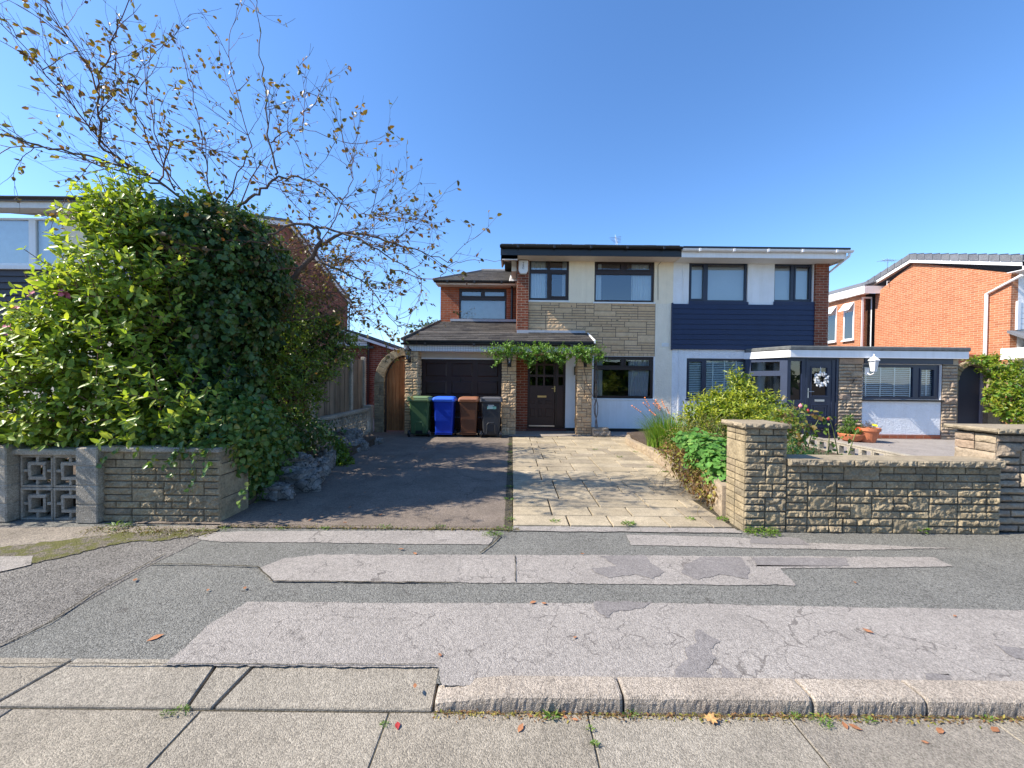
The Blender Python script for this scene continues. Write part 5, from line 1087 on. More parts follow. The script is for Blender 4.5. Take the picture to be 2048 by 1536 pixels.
for a, b in zip(xs, xs[1:]):
    rock_block(s, Vector((a, YW-.035, zw)), Vector((1, 0, 0)), Vector((0, 0, 1)), Vector((0, -1, 0)), 0, b-a, .0, ztop-zw, .013, .016, .02, .006, int(a*10), .014, 18); s.box(a+.004, b-.004, YW-.033, YW+.24, zw+.004, ztop-.002)
s.build('coping', m_cap, RW)
# rustic pier of the next garden
RP = thing('rustic_stone_wall', 'rougher deeply jointed stone wall with a flat cap at the right edge beside the garden wall', 'wall', (6, 4.1, 0))
XQ = xw1+.03; YQ = 4.0; zq = P(1990, 866, 4.0).z
mb = MB(); mb.box(XQ+.02, 9, YQ+.02, 4.36, -.02, zq-.01); core = mb.build('wall_core', m_mortard, RP)
s = MB(); K3 = dict(seg=.014, amp=.032, depth=.03, gap=.020, lmin=2, lmax=4, nsc=8, edge=.03, p2=.14, jag=.006)
stoneface(s, (XQ, YQ, 0), (1, 0, 0), (0, 0, 1), (0, -1, 0), 2.4, zq-.02, .078, .085, 401, **K3); K3.update(gap=.010, amp=.012); stoneface(s, (XQ+.0, 4.38, 0), (0, -1, 0), (0, 0, 1), (-1, 0, 0), .38, zq-.02, .09, .1, 402, **K3)
s.build('rubble_stones', stonemat('rustic_wall_stone', [(.40, .33, .24), (.45, .36, .25), (.34, .27, .20), (.42, .31, .22)], .9, 18, .35), core)
s = MB(); rock_block(s, Vector((XQ-.05, YQ-.06, zq)), Vector((1, 0, 0)), Vector((0, 0, 1)), Vector((0, -1, 0)), 0, 2.4, 0, .05, .014, .02, .02, 0, 5, .015, 12); rock_block(s, Vector((XQ-.05, 4.45, zq)), Vector((0, -1, 0)), Vector((0, 0, 1)), Vector((-1, 0, 0)), 0, .5, 0, .05, .014, .012, .02, 0, 6, .015, 12); s.box(XQ-.045, XQ+2.3, YQ-.05, 4.44, zq+.002, zq+.048); s.build('flat_cap', m_cap, RP)
# left front wall
LWt = thing('screen_block_wall', 'weathered front wall of pierced concrete blocks and split stone left of the drive', 'wall', (-4.3, 4, 0))
YL = 4.03; xA, xB = P(200, 980, YL).x, P(440, 980, YL).x; zl = P(320, 894, YL).z
mb = MB(); mb.box(xA+.012, xB-.012, YL+.012, YL+.42, -.02, zl-.06); core = mb.build('stone_panel', m_mortard, LWt)
s = MB(); K4 = dict(seg=.012, amp=.014, depth=.03, gap=.011, lmin=2, lmax=4, nsc=24, edge=.012)
rf_ = lambda u, v: True
stoneface(s, (xA, YL, 0), (1, 0, 0), (0, 0, 1), (0, -1, 0), xB-xA, zl-.22, .072, .085, 501, p2=.16, **K4)
K5 = dict(K4); K5['amp'] = .003; stoneface(s, (xA, YL, zl-.22), (1, 0, 0), (0, 0, 1), (0, -1, 0), xB-xA, .17, .075, .085, 502, p2=.4, **K5)
K5['lmin'] = 2; stoneface(s, (xB, YL, 0), (0, 1, 0), (0, 0, 1), (1, 0, 0), .44, zl-.05, .12, .14, 503, p2=.2, **K5)
s.build('panel_stones', m_stonew, core)
s = MB(); s.box(xA, xB+.01, YL-.03, YL+.44, zl-.055, zl); s.build('panel_coping', m_conc, LWt, bevel=.012)
pil = [(P(152, 980, 3.97).x, P(196, 980, 3.97).x), (P(-60, 980, 3.97).x, P(14, 980, 3.97).x)]
for k_, (a, b) in enumerate(pil):
    s = MB()
    for j in range(4): z0 = j*zl/4; s.box(a, b, 3.96, 4.22, z0+.003, z0+zl/4-.003)
    s.box(a+.006, b-.006, 3.966, 4.21, 0, zl-.004); s.build('concrete_pilaster', m_conc, LWt, bevel=.01)
bl0, bl1 = pil[1][1]+.02, pil[0][0]; sz = (bl1-bl0)/2-.005; zb1 = P(95, 1040, YL+.03).z; zb2 = zb1+2*sz
mb = MB(); mb.box(bl0-.04, bl1, YL+.0, YL+.16, -.02, zb1-.004); mb.build('base_course', m_conc, LWt, bevel=.008)
for i in range(2):
    for j in range(2):
        mb = MB(); screenblock(mb, (bl0+i*(sz+.008), YL+.03, zb1+j*(sz+.006)), (1, 0, 0), (0, 0, 1), (0, -1, 0), sz, .10); mb.build('screen_block', m_conc, LWt, bevel=.005)
mb = MB(); mb.box(bl0-.04, bl1, YL-.02, YL+.2, zb2+.01, zb2+.075); mb.build('coping', m_conc, LWt, bevel=.012)
mb = MB(); mb.box(-12, pil[1][0]-.004, YL+.0, YL+.16, 0, zl-.05); mb.build('far_panel', m_conc, LWt)
# low walls of the right hand bed
BW = thing('raised_bed_wall', 'low curved buff stone retaining wall of the planted bed along the paving', 'wall', (2.7, 7, 0))
pth = [(2.36, 4.28, .38), (2.50, 5.0, .34), (2.58, 5.8, .26), (2.66, 6.8, .2), (2.74, 7.8, .17), (2.72, 8.6, .16), (2.72, 9.1, .15), (2.86, 9.6, .15), (3.1, 9.95, .15), (3.5, 10.15, .15), (4.0, 10.2, .15), (4.6, 10.2, .15)]
s = MB(); rs = random.Random(8)
for a, b in zip(pth, pth[1:]):
    A3 = Vector((a[0], a[1], 0)); B3 = Vector((b[0], b[1], 0)); u = (B3-A3); Lg = u.length; u.normalize(); nn = Vector((-u.y, u.x, 0)); h = (a[2]+b[2])/2; nc = max(1, round(Lg/.24)); nr = 2 if h > .22 else 1
    for i in range(nc):
        for j in range(nr): rock_block(s, A3+Vector((0, 0, .02)), -u, Vector((0, 0, 1)), nn, -Lg*(i+1)/nc, -Lg*i/nc, h*j/nr, h*(j+1)/nr, .03, .010, .10, .008, rs.randint(0, 999), .016, 16)
    s.hexa([A3-nn*.12, B3-nn*.12, B3-nn*.01, A3-nn*.01, A3-nn*.12+Vector((0, 0, h)), B3-nn*.12+Vector((0, 0, h)), B3-nn*.01+Vector((0, 0, h)), A3-nn*.01+Vector((0, 0, h))])
s.build('wall_stones', stonemat('bed_stone', [(.40, .32, .22), (.36, .28, .2), (.44, .35, .23)], .6, 22, .3), BW)
# screen block edging across the neighbour's garden
SB = thing('screen_block_edging', 'low row of pale pierced concrete blocks running between the rose bed and the patio', 'wall', (7.3, 7.5, 0))
X7 = 6.95; mb = MB(); mb.box(X7-.06, X7+.06, 5.0, 9.9, .262, .285); mb.build('top_course', m_conc, SB)
sb = None
for i in range(18):
    if sb is None: mb = MB(); mb.box(X7-.05, X7+.05, 5.0, 5.035, 0, .26); mb.box(X7-.05, X7+.05, 5.225, 5.255, 0, .26); mb.box(X7-.05, X7+.05, 5.035, 5.225, 0, .06); mb.box(X7-.05, X7+.05, 5.035, 5.225, .22, .26); sb = mb.build('edging_block', m_conc, SB)
    else: c = sb.copy(); COL.objects.link(c); c.parent = SB; c.location = (0, i*.26, 0)
# ================================================================ WHEELIE BINS
def rrect(w, d, r, n=4):
    pts = []
    for cx_, cy_, a0 in ((w/2-r, d/2-r, 0), (-w/2+r, d/2-r, 90), (-w/2+r, -d/2+r, 180), (w/2-r, -d/2+r, 270)):
        for k in range(n+1): a = R(a0+90*k/n); pts.append((cx_+r*math.cos(a), cy_+r*math.sin(a)))
    return pts
def loft(mb, rings):
    b = len(mb.v); n = len(rings[0])
    for r in rings: mb.v += [tuple(p) for p in r]
    for i in range(len(rings)-1):
        for k in range(n): k2 = (k+1) % n; mb.f.append((b+i*n+k, b+i*n+k2, b+(i+1)*n+k2, b+(i+1)*n+k))
    mb.f.append(tuple(b+k for k in range(n))[::-1]); mb.f.append(tuple(b+(len(rings)-1)*n+k for k in range(n)))
def wheelie(px0, px1, label, col, lidcol, back=True, label_sticker=False, w=None, dy=0):
    YB_ = 9.92+dy; x0, x1 = P(px0, 830, YB_).x, P(px1, 830, YB_).x; W = x1-x0; xc_ = (x0+x1)/2; D_ = .50; H_ = 1.06; yc = YB_+D_/2
    t = thing('wheelie_bin', label, 'wheelie bin', (xc_, yc, .012), 'wheelie bins lined up before the garage'); g = .012
    m = mat('bin_plastic_'+col[0], col[1], .42, .10, 5, .15, 60, .4); ml = mat('bin_lid_'+col[0], lidcol, .45, .10, 5, .15, 60, .4)
    mb = MB(); rings = []
    for z, s_ in ((.06, .76), (.10, .80), (.30, .835), (.70, .905), (.90, .945), (.93, .99), (.955, .995), (.96, .96)):
        rings.append([(xc_+x*1, yc+y, g+z) for x, y in rrect((W-.03)*s_, D_*(s_ if s_ < .98 else .98), .045)])
    loft(mb, rings); body = mb.build('body', m, t, smooth=False, bevel=.006)
    mb = MB()
    def lid(y, z, w_, d_): return [(xc_+x, yc+yy, g+z) for x, yy in rrect(w_, d_, .05)]
    ns = [(0, .925, W*1.02, D_*1.04), (0, .965, W*1.03, D_*1.05), (0, 1.0, W*1.0, D_*1.02), (0, 1.035, W*.90, D_*.90), (0, 1.05, W*.72, D_*.66)]
    loft(mb, [lid(*q) for q in ns]); l = mb.build('lid', ml, t, bevel=.008)
    mb = MB(); yb = YB_-.035
    if back:
        for s_ in (-1, 1): mb.box(xc_+s_*(W*.44)-.02, xc_+s_*(W*.44)+.02, yb-.05, yb+.06, g+.935, g+1.055)
        mb.tube([(xc_-W*.44, yb-.035, g+1.02), (xc_+W*.44, yb-.035, g+1.02)], .016, 8); mb.build('handle', ml, t, bevel=.01, seg=2)
        # step in the back: moulded ribs round a block coloured black for recess shade
        mb = MB(); w_ = W*.20; pts = [(xc_-w_, 0, g+.10), (xc_-w_*.9, 0, g+.34), (xc_-w_*.6, 0, g+.385), (xc_+w_*.6, 0, g+.385), (xc_+w_*.9, 0, g+.34), (xc_+w_, 0, g+.10)]
        yy = YB_+.035; pts = [(p[0], yy+ (.10*(.385-(p[2]-g)))*.12, p[2]) for p in pts]; mb.tube(pts, .014, 6); mb.build('moulded_rib', m, body)
        mb = MB(); mb.box(xc_-w_*.75, xc_+w_*.75, yy-.008, yy+.03, g+.085, g+.17); mb.build('foot_recess_shade', m_black, body)  # raised block, its black stands in for the shade of a hollow
        mb = MB(); mb.box(xc_+w_*1.15, xc_+w_*1.15+.012, yy-.012, yy+.03, g+.10, g+.30); mb.build('moulded_rib', m, body)
    else:
        mb.box(xc_-W*.40, xc_+W*.40, yb-.022, yb+.01, g+.965, g+.995); mb.build('handle', ml, t, bevel=.01, seg=2)
        mb = MB(); mb.box(xc_-W*.40, xc_+W*.40, YB_+.024, YB_+.05, g+.12, g+.13); mb.box(xc_-W*.38, xc_+W*.38, YB_+.032, YB_+.06, g+.07, g+.10); mb.build('moulded_rib', m, body)
    ya = YB_+.06 if back else YB_+.42
    mb = MB(); mb.tube([(xc_-W*.46, ya, g+.088), (xc_+W*.46, ya, g+.088)], .012, 6); mb.build('axle', m_black, t)
    for s_ in (-1, 1):
        mb = MB(); mb.lathe((xc_+s_*W*.45, ya, g+.088), [(.05, -.025), (.088, -.022), (.088, .022), (.05, .025)], 20, axis='x'); wh = mb.build('wheel', m_black, t, bevel=.004)
        mb = MB(); mb.lathe((xc_+s_*W*.45, ya, g+.088), [(.048, -.027), (.048, .027)], 12, axis='x'); mb.build('hub', mat('grey_hub', (.2, .2, .2), .5), wh)
    if label_sticker:
        c = P(983.5, 812.5, YB_); hw, hh = .115, .075; mb = MB(); mb.box(c.x-hw, c.x+hw, YB_-.0+.018, YB_+.026, c.z-hh, c.z+hh); st = mb.build('sticker', mat('sticker_green', (.28, .55, .42), .5, .25, 30), t)
        mb = MB(); 
        for k_ in range(2): mb.box(c.x-hw*.85, c.x+hw*(.5-.3*k_), YB_+.014, YB_+.018, c.z+.015-k_*.03, c.z+.032-k_*.03)
        mb.box(c.x-hw*.9, c.x+hw*.2, YB_+.014, YB_+.018, c.z-.062, c.z-.035); mb.build('sticker_print', mat('sticker_white', (.75, .8, .76), .5), st)
    return t
wheelie(815, 860, 'dark green wheelie bin, leftmost of the four before the garage', ('green', (.07, .135, .055)), (.15, .23, .12), True)
wheelie(864, 909, 'bright blue wheelie bin in front of the garage door', ('blue', (.008, .045, .42)), (.04, .15, .75), False)
wheelie(916, 957, 'brown wheelie bin in front of the garage door', ('brown', (.135, .055, .027)), (.30, .13, .07), False, dy=.02)
wheelie(960, 1004, 'dark grey wheelie bin with a green and white sticker', ('grey', (.035, .037, .042)), (.11, .11, .12), True, True)

# ================================================================ POTS
m_terra = mat('terracotta', (.50, .17, .08), .8, .18, 7, .3, 60)
def pot(px, py, Y, r, h, label, name='flower_pot', flat=False):
    c = P(px, py, Y); c.z = .057; t = thing(name, label, 'flower pot', tuple(c)); mb = MB()
    pr = [(r*.62, 0), (r*.66, h*.1), (r*.88, h*.72), (r*.93, h*.78), (r, h*.80), (r, h), (r*.9, h), (r*.86, h*.86)] if not flat else [(r*.5, 0), (r*.75, h*.2), (r*.95, h*.7), (r, h*.9), (r*.97, h), (r*.9, h*.95), (r*.8, h*.8)]
    mb.lathe(c, pr, 28); mb.build('pot_body', m_terra, t, smooth=False, bevel=.004); mb = MB(); mb.lathe(c, [(r*.85, h*.84), (r*.85, h*.88)], 18); mb.build('soil', m_earth, t); return t, c
m_lgreen = leafmat('leaf_mid_green', [(.05, .12, .02), (.10, .20, .03), (.16, .26, .04)], .3)
t, c = pot(1733, 882, 9.65, .27, .36, 'large tapering terracotta pot with heather on the patio')
m_heather = leafmat('leaf_heather', [(.13, .08, .06), (.18, .12, .08), (.10, .13, .04), (.22, .12, .12)], .2)
pc = thing('potted_plant', 'bronze heather plant with a yellow pansy in the large terracotta pot', 'plant', (c.x, c.y, c.z+.31)); v = shoots([(c.x, c.y, c.z+.36, .23, .23, .10)], 90, .16, 8, .03, .35, up=1.0, front=0, shell=.6); leaf_obj('foliage', v, m_heather, pc)
mb = MB()
def flower(mb, c, r, n=5, tilt=(0, -.6, .7)):
    T = Vector(tilt).normalized(); U = T.orthogonal().normalized(); V = T.cross(U); c = Vector(c)
    for k in range(n):
        a = 6.283*k/n; d = U*math.cos(a)+V*math.sin(a); e = U*math.cos(a+1.57)+V*math.sin(a+1.57); mb.quad(c, c+d*r*.6+e*r*.45+T*r*.1, c+d*r+T*r*.15, c+d*r*.6-e*r*.45+T*r*.1)
for dx, dz in ((.0, .44), (.05, .43)): flower(mb, (c.x+dx, c.y-.18, c.z+dz), .05)
mb.build('flower', mat('yellow_petal', (.85, .72, .03), .6), pc)
t, c = pot(1702, 879, 9.75, .27, .20, 'low wide terracotta bowl left of the large pot', flat=True)
pc = thing('potted_plant', 'green bushy plant with orange red flowers in the terracotta bowl', 'plant', (c.x, c.y, c.z+.15)); v = shoots([(c.x, c.y, c.z+.22, .22, .22, .16), (c.x+.02, c.y+.05, c.z+.42, .10, .10, .2)], 110, .2, 7, .06, .4, up=.8, front=0, shell=.5); leaf_obj('foliage', v, m_lgreen, pc)
mb = MB()
for dx, dz in ((-.03, .30), (.02, .34), (.0, .31)): flower(mb, (c.x+dx, c.y-.2, c.z+dz), .055, 6)
mb.build('flower', mat('red_petal', (.75, .08, .02), .6), pc)
# two stone blocks by the porch pillar
c = P(1202, 862, 10.3); t = thing('stone_block', 'pair of mottled stone blocks lying against the porch pillar', 'stone block', (c.x, 10.35, 0)); mb = MB()
bx_ = RC(1185, 855, 1221, 873, 10.3)
for (a, b, z0, z1, sd) in ((0, bx_[1]-bx_[0], 0, .14, 1), (0, bx_[1]-bx_[0]-.06, .145, .23, 2)):
    rock_block(mb, Vector((bx_[0], 10.28, .03)), Vector((1, 0, 0)), Vector((0, 0, 1)), Vector((0, -1, 0)), a, b, z0, z1, .02, .02, .16, .0, sd, .03, 12); mb.box(bx_[0]+a+.01, bx_[0]+b-.01, 10.285, 10.44, .03+z0+.003, .03+z1-.003)
mb.build('stones', stonemat('mottled_stone', [(.40, .34, .27), (.34, .30, .25)], .9, 14, .5), t)

# ================================================================ ROCKERY on the left of the drive
m_rock = stonemat('limestone', [(.50, .45, .39), (.42, .38, .34), (.56, .50, .42)], 1.0, 22, .6, .03)
_t = m_rock.node_tree; _k = NT(_t); _b = [n for n in _t.nodes if n.type == 'BSDF_PRINCIPLED'][0]; _l = _b.inputs['Base Color'].links[0].from_socket
_n = _k.n('ShaderNodeTexNoise'); _k.l(_k.pos(), _n.inputs['Vector']); _n.inputs['Scale'].default_value = 6; _n.inputs['Detail'].default_value = 6
_d = _k.n('ShaderNodeVectorMath', operation='MULTIPLY_ADD'); _k.l(_n.outputs['Color'], _d.inputs[0]); _d.inputs[1].default_value = (.3, .3, .3); _k.l(_k.pos((1, 1, 1.9)), _d.inputs[2])
_v = _k.n('ShaderNodeTexVoronoi', feature='DISTANCE_TO_EDGE'); _k.l(_d.outputs[0], _v.inputs['Vector']); _v.inputs['Scale'].default_value = 5.5
_t.links.new(_k.mix(1.0, _l, _k.ramp(_v.outputs['Distance'], [(.0, .18), (.05, 1.0)]), 'MULTIPLY'), _b.inputs['Base Color'])
def rock(x, y, z, r, sq, label, seed, group=None, strata=.02):
    t = thing('rockery_stone', label, 'stone', (x, y, z)); 
    if group: t['group'] = group
    mb = MB(); boulder(mb, (x, y, z), r, seed, 30, sq, .38, strata); mb.build('stone', m_rock, t, smooth=True); return t
def onerock(x, y, z, r, sq, label, seed, group='rockery stones edging the drive'):
    mb = MB(); boulder(mb, (x, y, z), r, seed, 34, sq, .34, .045); o = mb.build('rockery_stone', m_rock, None, smooth=True); tag(o, label, 'stone', group); return o
g = G(560, 985); 
lab = ['low grey limestone slab at the foot of the rockery nearest the road', 'broad cracked limestone boulder under the ivy, largest of the rockery', 'flat limestone slab stacked on the largest rockery boulder', 'rounded pale boulder right of the large cracked one', 'upright dark limestone behind the small leafy plant', 'small white pebble stone between two larger rockery stones', 'pale stone lying beyond the small leafy plant', 'sunlit flat topped boulder highest at the far end of the rockery', 'lumpy stone with a white patch near the far end of the rockery', 'last low stone of the rockery towards the gate', 'limestone chunk half buried behind the front boulder', 'mid grey stone wedged below the sunlit boulder']
spec = [(540, 985, .17, (1.5, .9, .7), .10), (592, 968, .24, (1.35, 1.0, .85), .24), (585, 925, .18, (1.5, 1, .6), .45), (635, 950, .16, (1.0, 1.0, 1.3), .2), (650, 920, .17, (.8, 1, 1.5), .3), (625, 948, .09, (1, 1, 1.2), .08), (700, 908, .19, (1.2, 1, .8), .2), (697, 872, .20, (1.5, 1, .75), .42), (715, 893, .16, (1.3, 1, .8), .3), (745, 889, .15, (1.5, 1, .7), .12), (560, 950, .26, (1.1, 1, 1), .25), (674, 893, .17, (1.2, 1, 1), .3)]
gy = [4.85, 5.3, 5.5, 5.95, 6.4, 5.9, 7.9, 8.6, 8.1, 8.9, 5.5, 7.6]
for i, (s_, l_) in enumerate(zip(spec, lab)):
    px, py, r, sq, z = s_; Y = gy[i]; c = P(px, py, Y); onerock(c.x, Y, max(c.z, r*sq[2]*.35), r, sq, l_, i*5.3+2)

# ================================================================ PLANTS
m_wei = leafmat('leaf_weigela', [(.18, .28, .04), (.34, .45, .06), (.26, .38, .05), (.46, .52, .09), (.20, .30, .05)], .42, .4)
m_ivy = leafmat('leaf_ivy', [(.045, .09, .02), (.07, .14, .03), (.11, .19, .04), (.05, .10, .022), (.09, .16, .035), (.16, .12, .04)], .25, .36, .4)
m_ivy2 = leafmat('leaf_ivy_wall', [(.07, .15, .035), (.12, .22, .05), (.09, .18, .04), (.20, .27, .06), (.10, .19, .04), (.30, .28, .06)], .3, .34, .4)
m_privet = leafmat('leaf_privet', [(.07, .13, .018), (.14, .22, .028), (.22, .31, .04), (.10, .17, .02)], .38, .35)
m_choi = leafmat('leaf_yellow_green', [(.20, .28, .025), (.40, .44, .04), (.28, .35, .03), (.50, .50, .07), (.14, .22, .025)], .35, .35)
m_ger = leafmat('leaf_geranium', [(.09, .22, .04), (.13, .30, .06), (.10, .25, .05), (.22, .36, .08)], .3, .6, .2)
m_grass = leafmat('leaf_blade', [(.08, .20, .02), (.16, .30, .03), (.24, .34, .05)], .35, .4)
m_dead = leafmat('leaf_dead', [(.20, .09, .05), (.30, .19, .09), (.14, .08, .04), (.38, .32, .09), (.22, .26, .05)], .3, .8, .1)
m_vine = leafmat('leaf_vine', [(.08, .20, .02), (.14, .28, .03), (.20, .34, .05), (.10, .24, .03)], .35, .4)
m_vine2 = leafmat('leaf_vine_yellow', [(.16, .26, .02), (.30, .36, .03), (.10, .2, .02), (.36, .32, .05)], .35, .4)
m_bark = mat('bark', (.13, .10, .085), .9, .35, 12, 1.0, 50, .15)
m_twig = mat('twig', (.15, .08, .06), .8, .3, 12, .4, 60, .2)
m_stem = mat('green_stem', (.16, .20, .06), .7, .2, 12)
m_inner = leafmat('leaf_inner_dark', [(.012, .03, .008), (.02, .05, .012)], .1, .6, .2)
def PB(px, py, Y, rx, ry, rz): c = P(px, py, Y); return (c.x, c.y, c.z, rx, ry, rz)
# 1 flowering shrub behind the left wall
wb = [PB(110, 780, 4.42, 0.97, 0.42, 0.75), PB(20, 800, 4.40, 0.81, 0.40, 0.72), PB(220, 720, 4.51, 0.80, 0.51, 0.80), PB(275, 570, 4.60, 0.62, 0.58, 0.66), PB(180, 655, 4.60, 0.44, 0.53, 0.53), PB(285, 455, 4.69, 0.44, 0.44, 0.44), PB(330, 820, 4.40, 0.64, 0.40, 0.46), PB(120, 850, 4.40, 1.12, 0.37, 0.28), PB(-120, 830, 4.40, 0.81, 0.40, 0.67), PB(232, 440, 4.69, 0.25, 0.31, 0.27)]
W_ = thing('flowering_shrub', 'large bright green shrub with small pink flowers behind the screen block wall', 'shrub', (-4.6, 4.8, .15))
st = MB(); v1 = shoots(wb, 950, .50, 7, .115, .48, up=.55, stem_mb=st, rad=.004, lump=.32, front=.3, seed=3); leaf_obj('foliage', v1, m_wei, W_)
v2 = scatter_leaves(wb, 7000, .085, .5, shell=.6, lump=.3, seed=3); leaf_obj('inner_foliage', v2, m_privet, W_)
for k in range(9):
    a = random.uniform(-6.2, -4.2); top = P(random.uniform(20, 330), random.uniform(480, 700), 4.7); mid = Vector((a*.4+top.x*.6, 4.8, 1.0)); st.tube([(a, 4.8, .1), mid, top], [.022, .014, .006], 5)
st.build('stems', m_twig, W_)
fl_ = MB()
for (px, py) in ((70, 568), (62, 590), (30, 612), (18, 655), (118, 588), (128, 582), (8, 668), (20, 760), (78, 860), (105, 845), (12, 722), (135, 590)):
    for q in range(5): c = P(px+random.uniform(-8, 8), py+random.uniform(-6, 6), 4.05+.10*random.random()); flower(fl_, c, .028, 5, (random.uniform(-.6, .3), -.7, random.uniform(.0, .9)))
fl_.build('flowers', mat('pink_petal', (.62, .16, .25), .6), W_)
# 2 ivy clad trunk mass
ib = [PB(420, 560, 5.1, .62, .6, .75), PB(470, 545, 5.3, .58, .6, .7), PB(425, 470, 5.3, .50, .5, .42), PB(455, 660, 5.1, .55, .6, .7), PB(390, 640, 5.0, .6, .5, .8), PB(350, 500, 5.1, .52, .5, .5), PB(410, 790, 4.9, .62, .5, .5), PB(520, 590, 5.7, .42, .4, .45), PB(545, 520, 6.4, .26, .3, .25), PB(330, 700, 4.95, .5, .5, .6), PB(500, 470, 5.5, .25, .3, .2)]
I_ = thing('ivy', 'dark glossy ivy smothering the tree trunk in the middle of the left hand bushes', 'ivy', (-4, 5.8, .15))
v = scatter_leaves(ib, 33000, .058, .8, up=.3, out=.25, rnd=.5, droop=.8, shell=.35, lump=.48, lsc=3.4, front=.35, seed=11, Lv=.6); leaf_obj('foliage', v, m_ivy, I_)
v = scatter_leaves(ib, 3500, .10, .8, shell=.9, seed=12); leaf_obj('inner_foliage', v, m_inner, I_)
# 3 light leaved bush to the right of it
bb = [PB(440, 480, 7.8, .85, .7, .7), PB(592, 622, 7.4, .55, .4, .36), PB(640, 655, 7.8, .45, .4, .3), PB(600, 700, 7.8, .75, .7, .66), PB(662, 690, 8.3, .5, .6, .42), PB(575, 730, 7.0, .7, .7, .66), PB(545, 660, 6.4, .62, .6, .55), PB(520, 760, 6.0, .65, .6, .65), PB(640, 690, 7.6, .55, .6, .45), PB(500, 810, 5.6, .6, .5, .45), PB(585, 785, 7.0, .45, .5, .4), PB(470, 560, 7.6, 1.0, .8, 1.0)]  # first and last lobes are added unseen behind the ivy to shade the drive
B3_ = thing('bush', 'light leaved green bush between the ivy and the timber fence, with hidden lobes added for shade', 'bush', (-4, 7, .15)); st = MB()
v = shoots(bb, 1900, .42, 8, .075, .5, up=.25, stem_mb=st, rad=.003, lump=.35, lsc=3, seed=21); leaf_obj('foliage', v, m_privet, B3_)
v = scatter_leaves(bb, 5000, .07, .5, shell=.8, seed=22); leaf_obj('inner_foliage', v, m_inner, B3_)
for k in range(6): a = random.uniform(-4.6, -3.7); top = P(random.uniform(500, 670), random.uniform(640, 760), 7.0); st.tube([(a, 6.9, .1), ((a+top.x)/2, 6.9, 1.2), top], [.025, .015, .006], 5)
st.build('stems', m_twig, B3_)
# 4 ivy spilling over the wall end
iw = [PB(420, 842, 4.42, .52, .34, .30), PB(485, 850, 4.55, .42, .4, .34), PB(345, 860, 4.4, .35, .28, .18), PB(500, 930, 4.75, .26, .3, .42), PB(470, 905, 4.4, .24, .2, .26), PB(520, 990, 4.9, .20, .25, .3), PB(400, 892, 4.12, .40, .12, .13), PB(545, 900, 5.3, .3, .4, .35), PB(250, 882, 4.3, .6, .2, .09)]
V4 = thing('ivy', 'glossy ivy with yellow flecked leaves draped over the end of the split stone wall', 'ivy', (-3.1, 4.4, .5))
v = scatter_leaves(iw, 7500, .062, .8, up=.4, out=.4, rnd=.5, droop=.6, shell=.35, lump=.35, lsc=4, seed=31); leaf_obj('foliage', v, m_ivy2, V4)
st = MB(); trail = []
for (x0, y0, x1, y1) in ((395, 900, 385, 985), (360, 895, 330, 935), (420, 900, 410, 950), (315, 905, 300, 930), (500, 960, 480, 1010), (240, 895, 190, 930), (350, 900, 352, 955)):
    pa = P(x0, y0, 4.0); pb = P(x1, y1, 3.985); path = [pa.lerp(pb, k/6)+Vector((.02*math.sin(k*2.1), 0, 0)) for k in range(7)]; st.tube(path, .003, 3, cap=False)
    for k in range(14): q = pa.lerp(pb, random.random()); trail.append((q.x+random.uniform(-.03, .03), q.y-.02, q.z))
tp = np.array(trail); n = len(tp); v = leaf_arrays(tp, rng.normal(size=(n, 3))*.5+np.array([0, -.2, -.6]), rng.normal(size=(n, 3))*.3+np.array([0, -1, .3]), .05*(.7+.5*rng.random(n)), .8); leaf_obj('trailing_leaves', v, m_ivy2, V4); st.build('stems', m_stem, V4)
# 5 plant in the rockery
rb = [PB(672, 925, 6.9, .24, .25, .30), PB(690, 945, 6.7, .2, .2, .18), PB(665, 895, 7.0, .2, .2, .2)]
V5 = thing('rockery_plant', 'small leafy green plant growing among the rockery stones', 'plant', (-3.2, 6.9, .1)); v = scatter_leaves(rb, 1100, .055, .8, up=.6, lump=.3, lsc=4, seed=41); leaf_obj('foliage', v, m_privet, V5)
# dark undergrowth behind rockery
ub = [PB(560, 870, 6.2, .9, .5, .35), PB(585, 855, 7.0, .45, .6, .3), PB(630, 885, 7.6, .25, .4, .16), PB(520, 860, 5.6, .5, .4, .35)]
V6 = thing('undergrowth', 'dark low undergrowth shaded beneath the bushes behind the rockery', 'plants', (-4, 6.5, .15)); v = scatter_leaves(ub, 3200, .07, .6, up=.6, lump=.3, seed=43); leaf_obj('foliage', v, m_ivy, V6); V6['kind'] = 'stuff'

# ================================================================ THE TREE
T = thing('tree', 'sparse small leaved tree with long bare arching branches rising out of the ivy', 'tree', (-4.05, 5.7, .1)); tb = MB(); tw = MB(); LP = []; LD = []
def limb(px, r0_, r1_, sub=5, wob=.02):
    pts = [P(x, y, Y) for x, y, Y in px]; out = []
    for i in range(len(pts)-1):
        p0_ = pts[max(i-1, 0)]; p1_ = pts[i]; p2_ = pts[i+1]; p3_ = pts[min(i+2, len(pts)-1)]
        for k in range(sub):
            t_ = k/sub; out.append(.5*((2*p1_)+(p2_-p0_)*t_+(2*p0_-5*p1_+4*p2_-p3_)*t_*t_+(-p0_+3*p1_-3*p2_+p3_)*t_**3)+Vector([random.uniform(-wob, wob) for _ in range(3)]))
    out.append(pts[-1]); n = len(out); rad = [r0_+(r1_-r0_)*(i/(n-1))**.8 for i in range(n)]
    return out, rad
def leafy(p, d, k=1):
    for _ in range(k): LP.append(tuple(p)); LD.append(tuple(d*.3+Vector([random.gauss(0, .6), random.gauss(0, .6), random.gauss(-.25, .5)])))
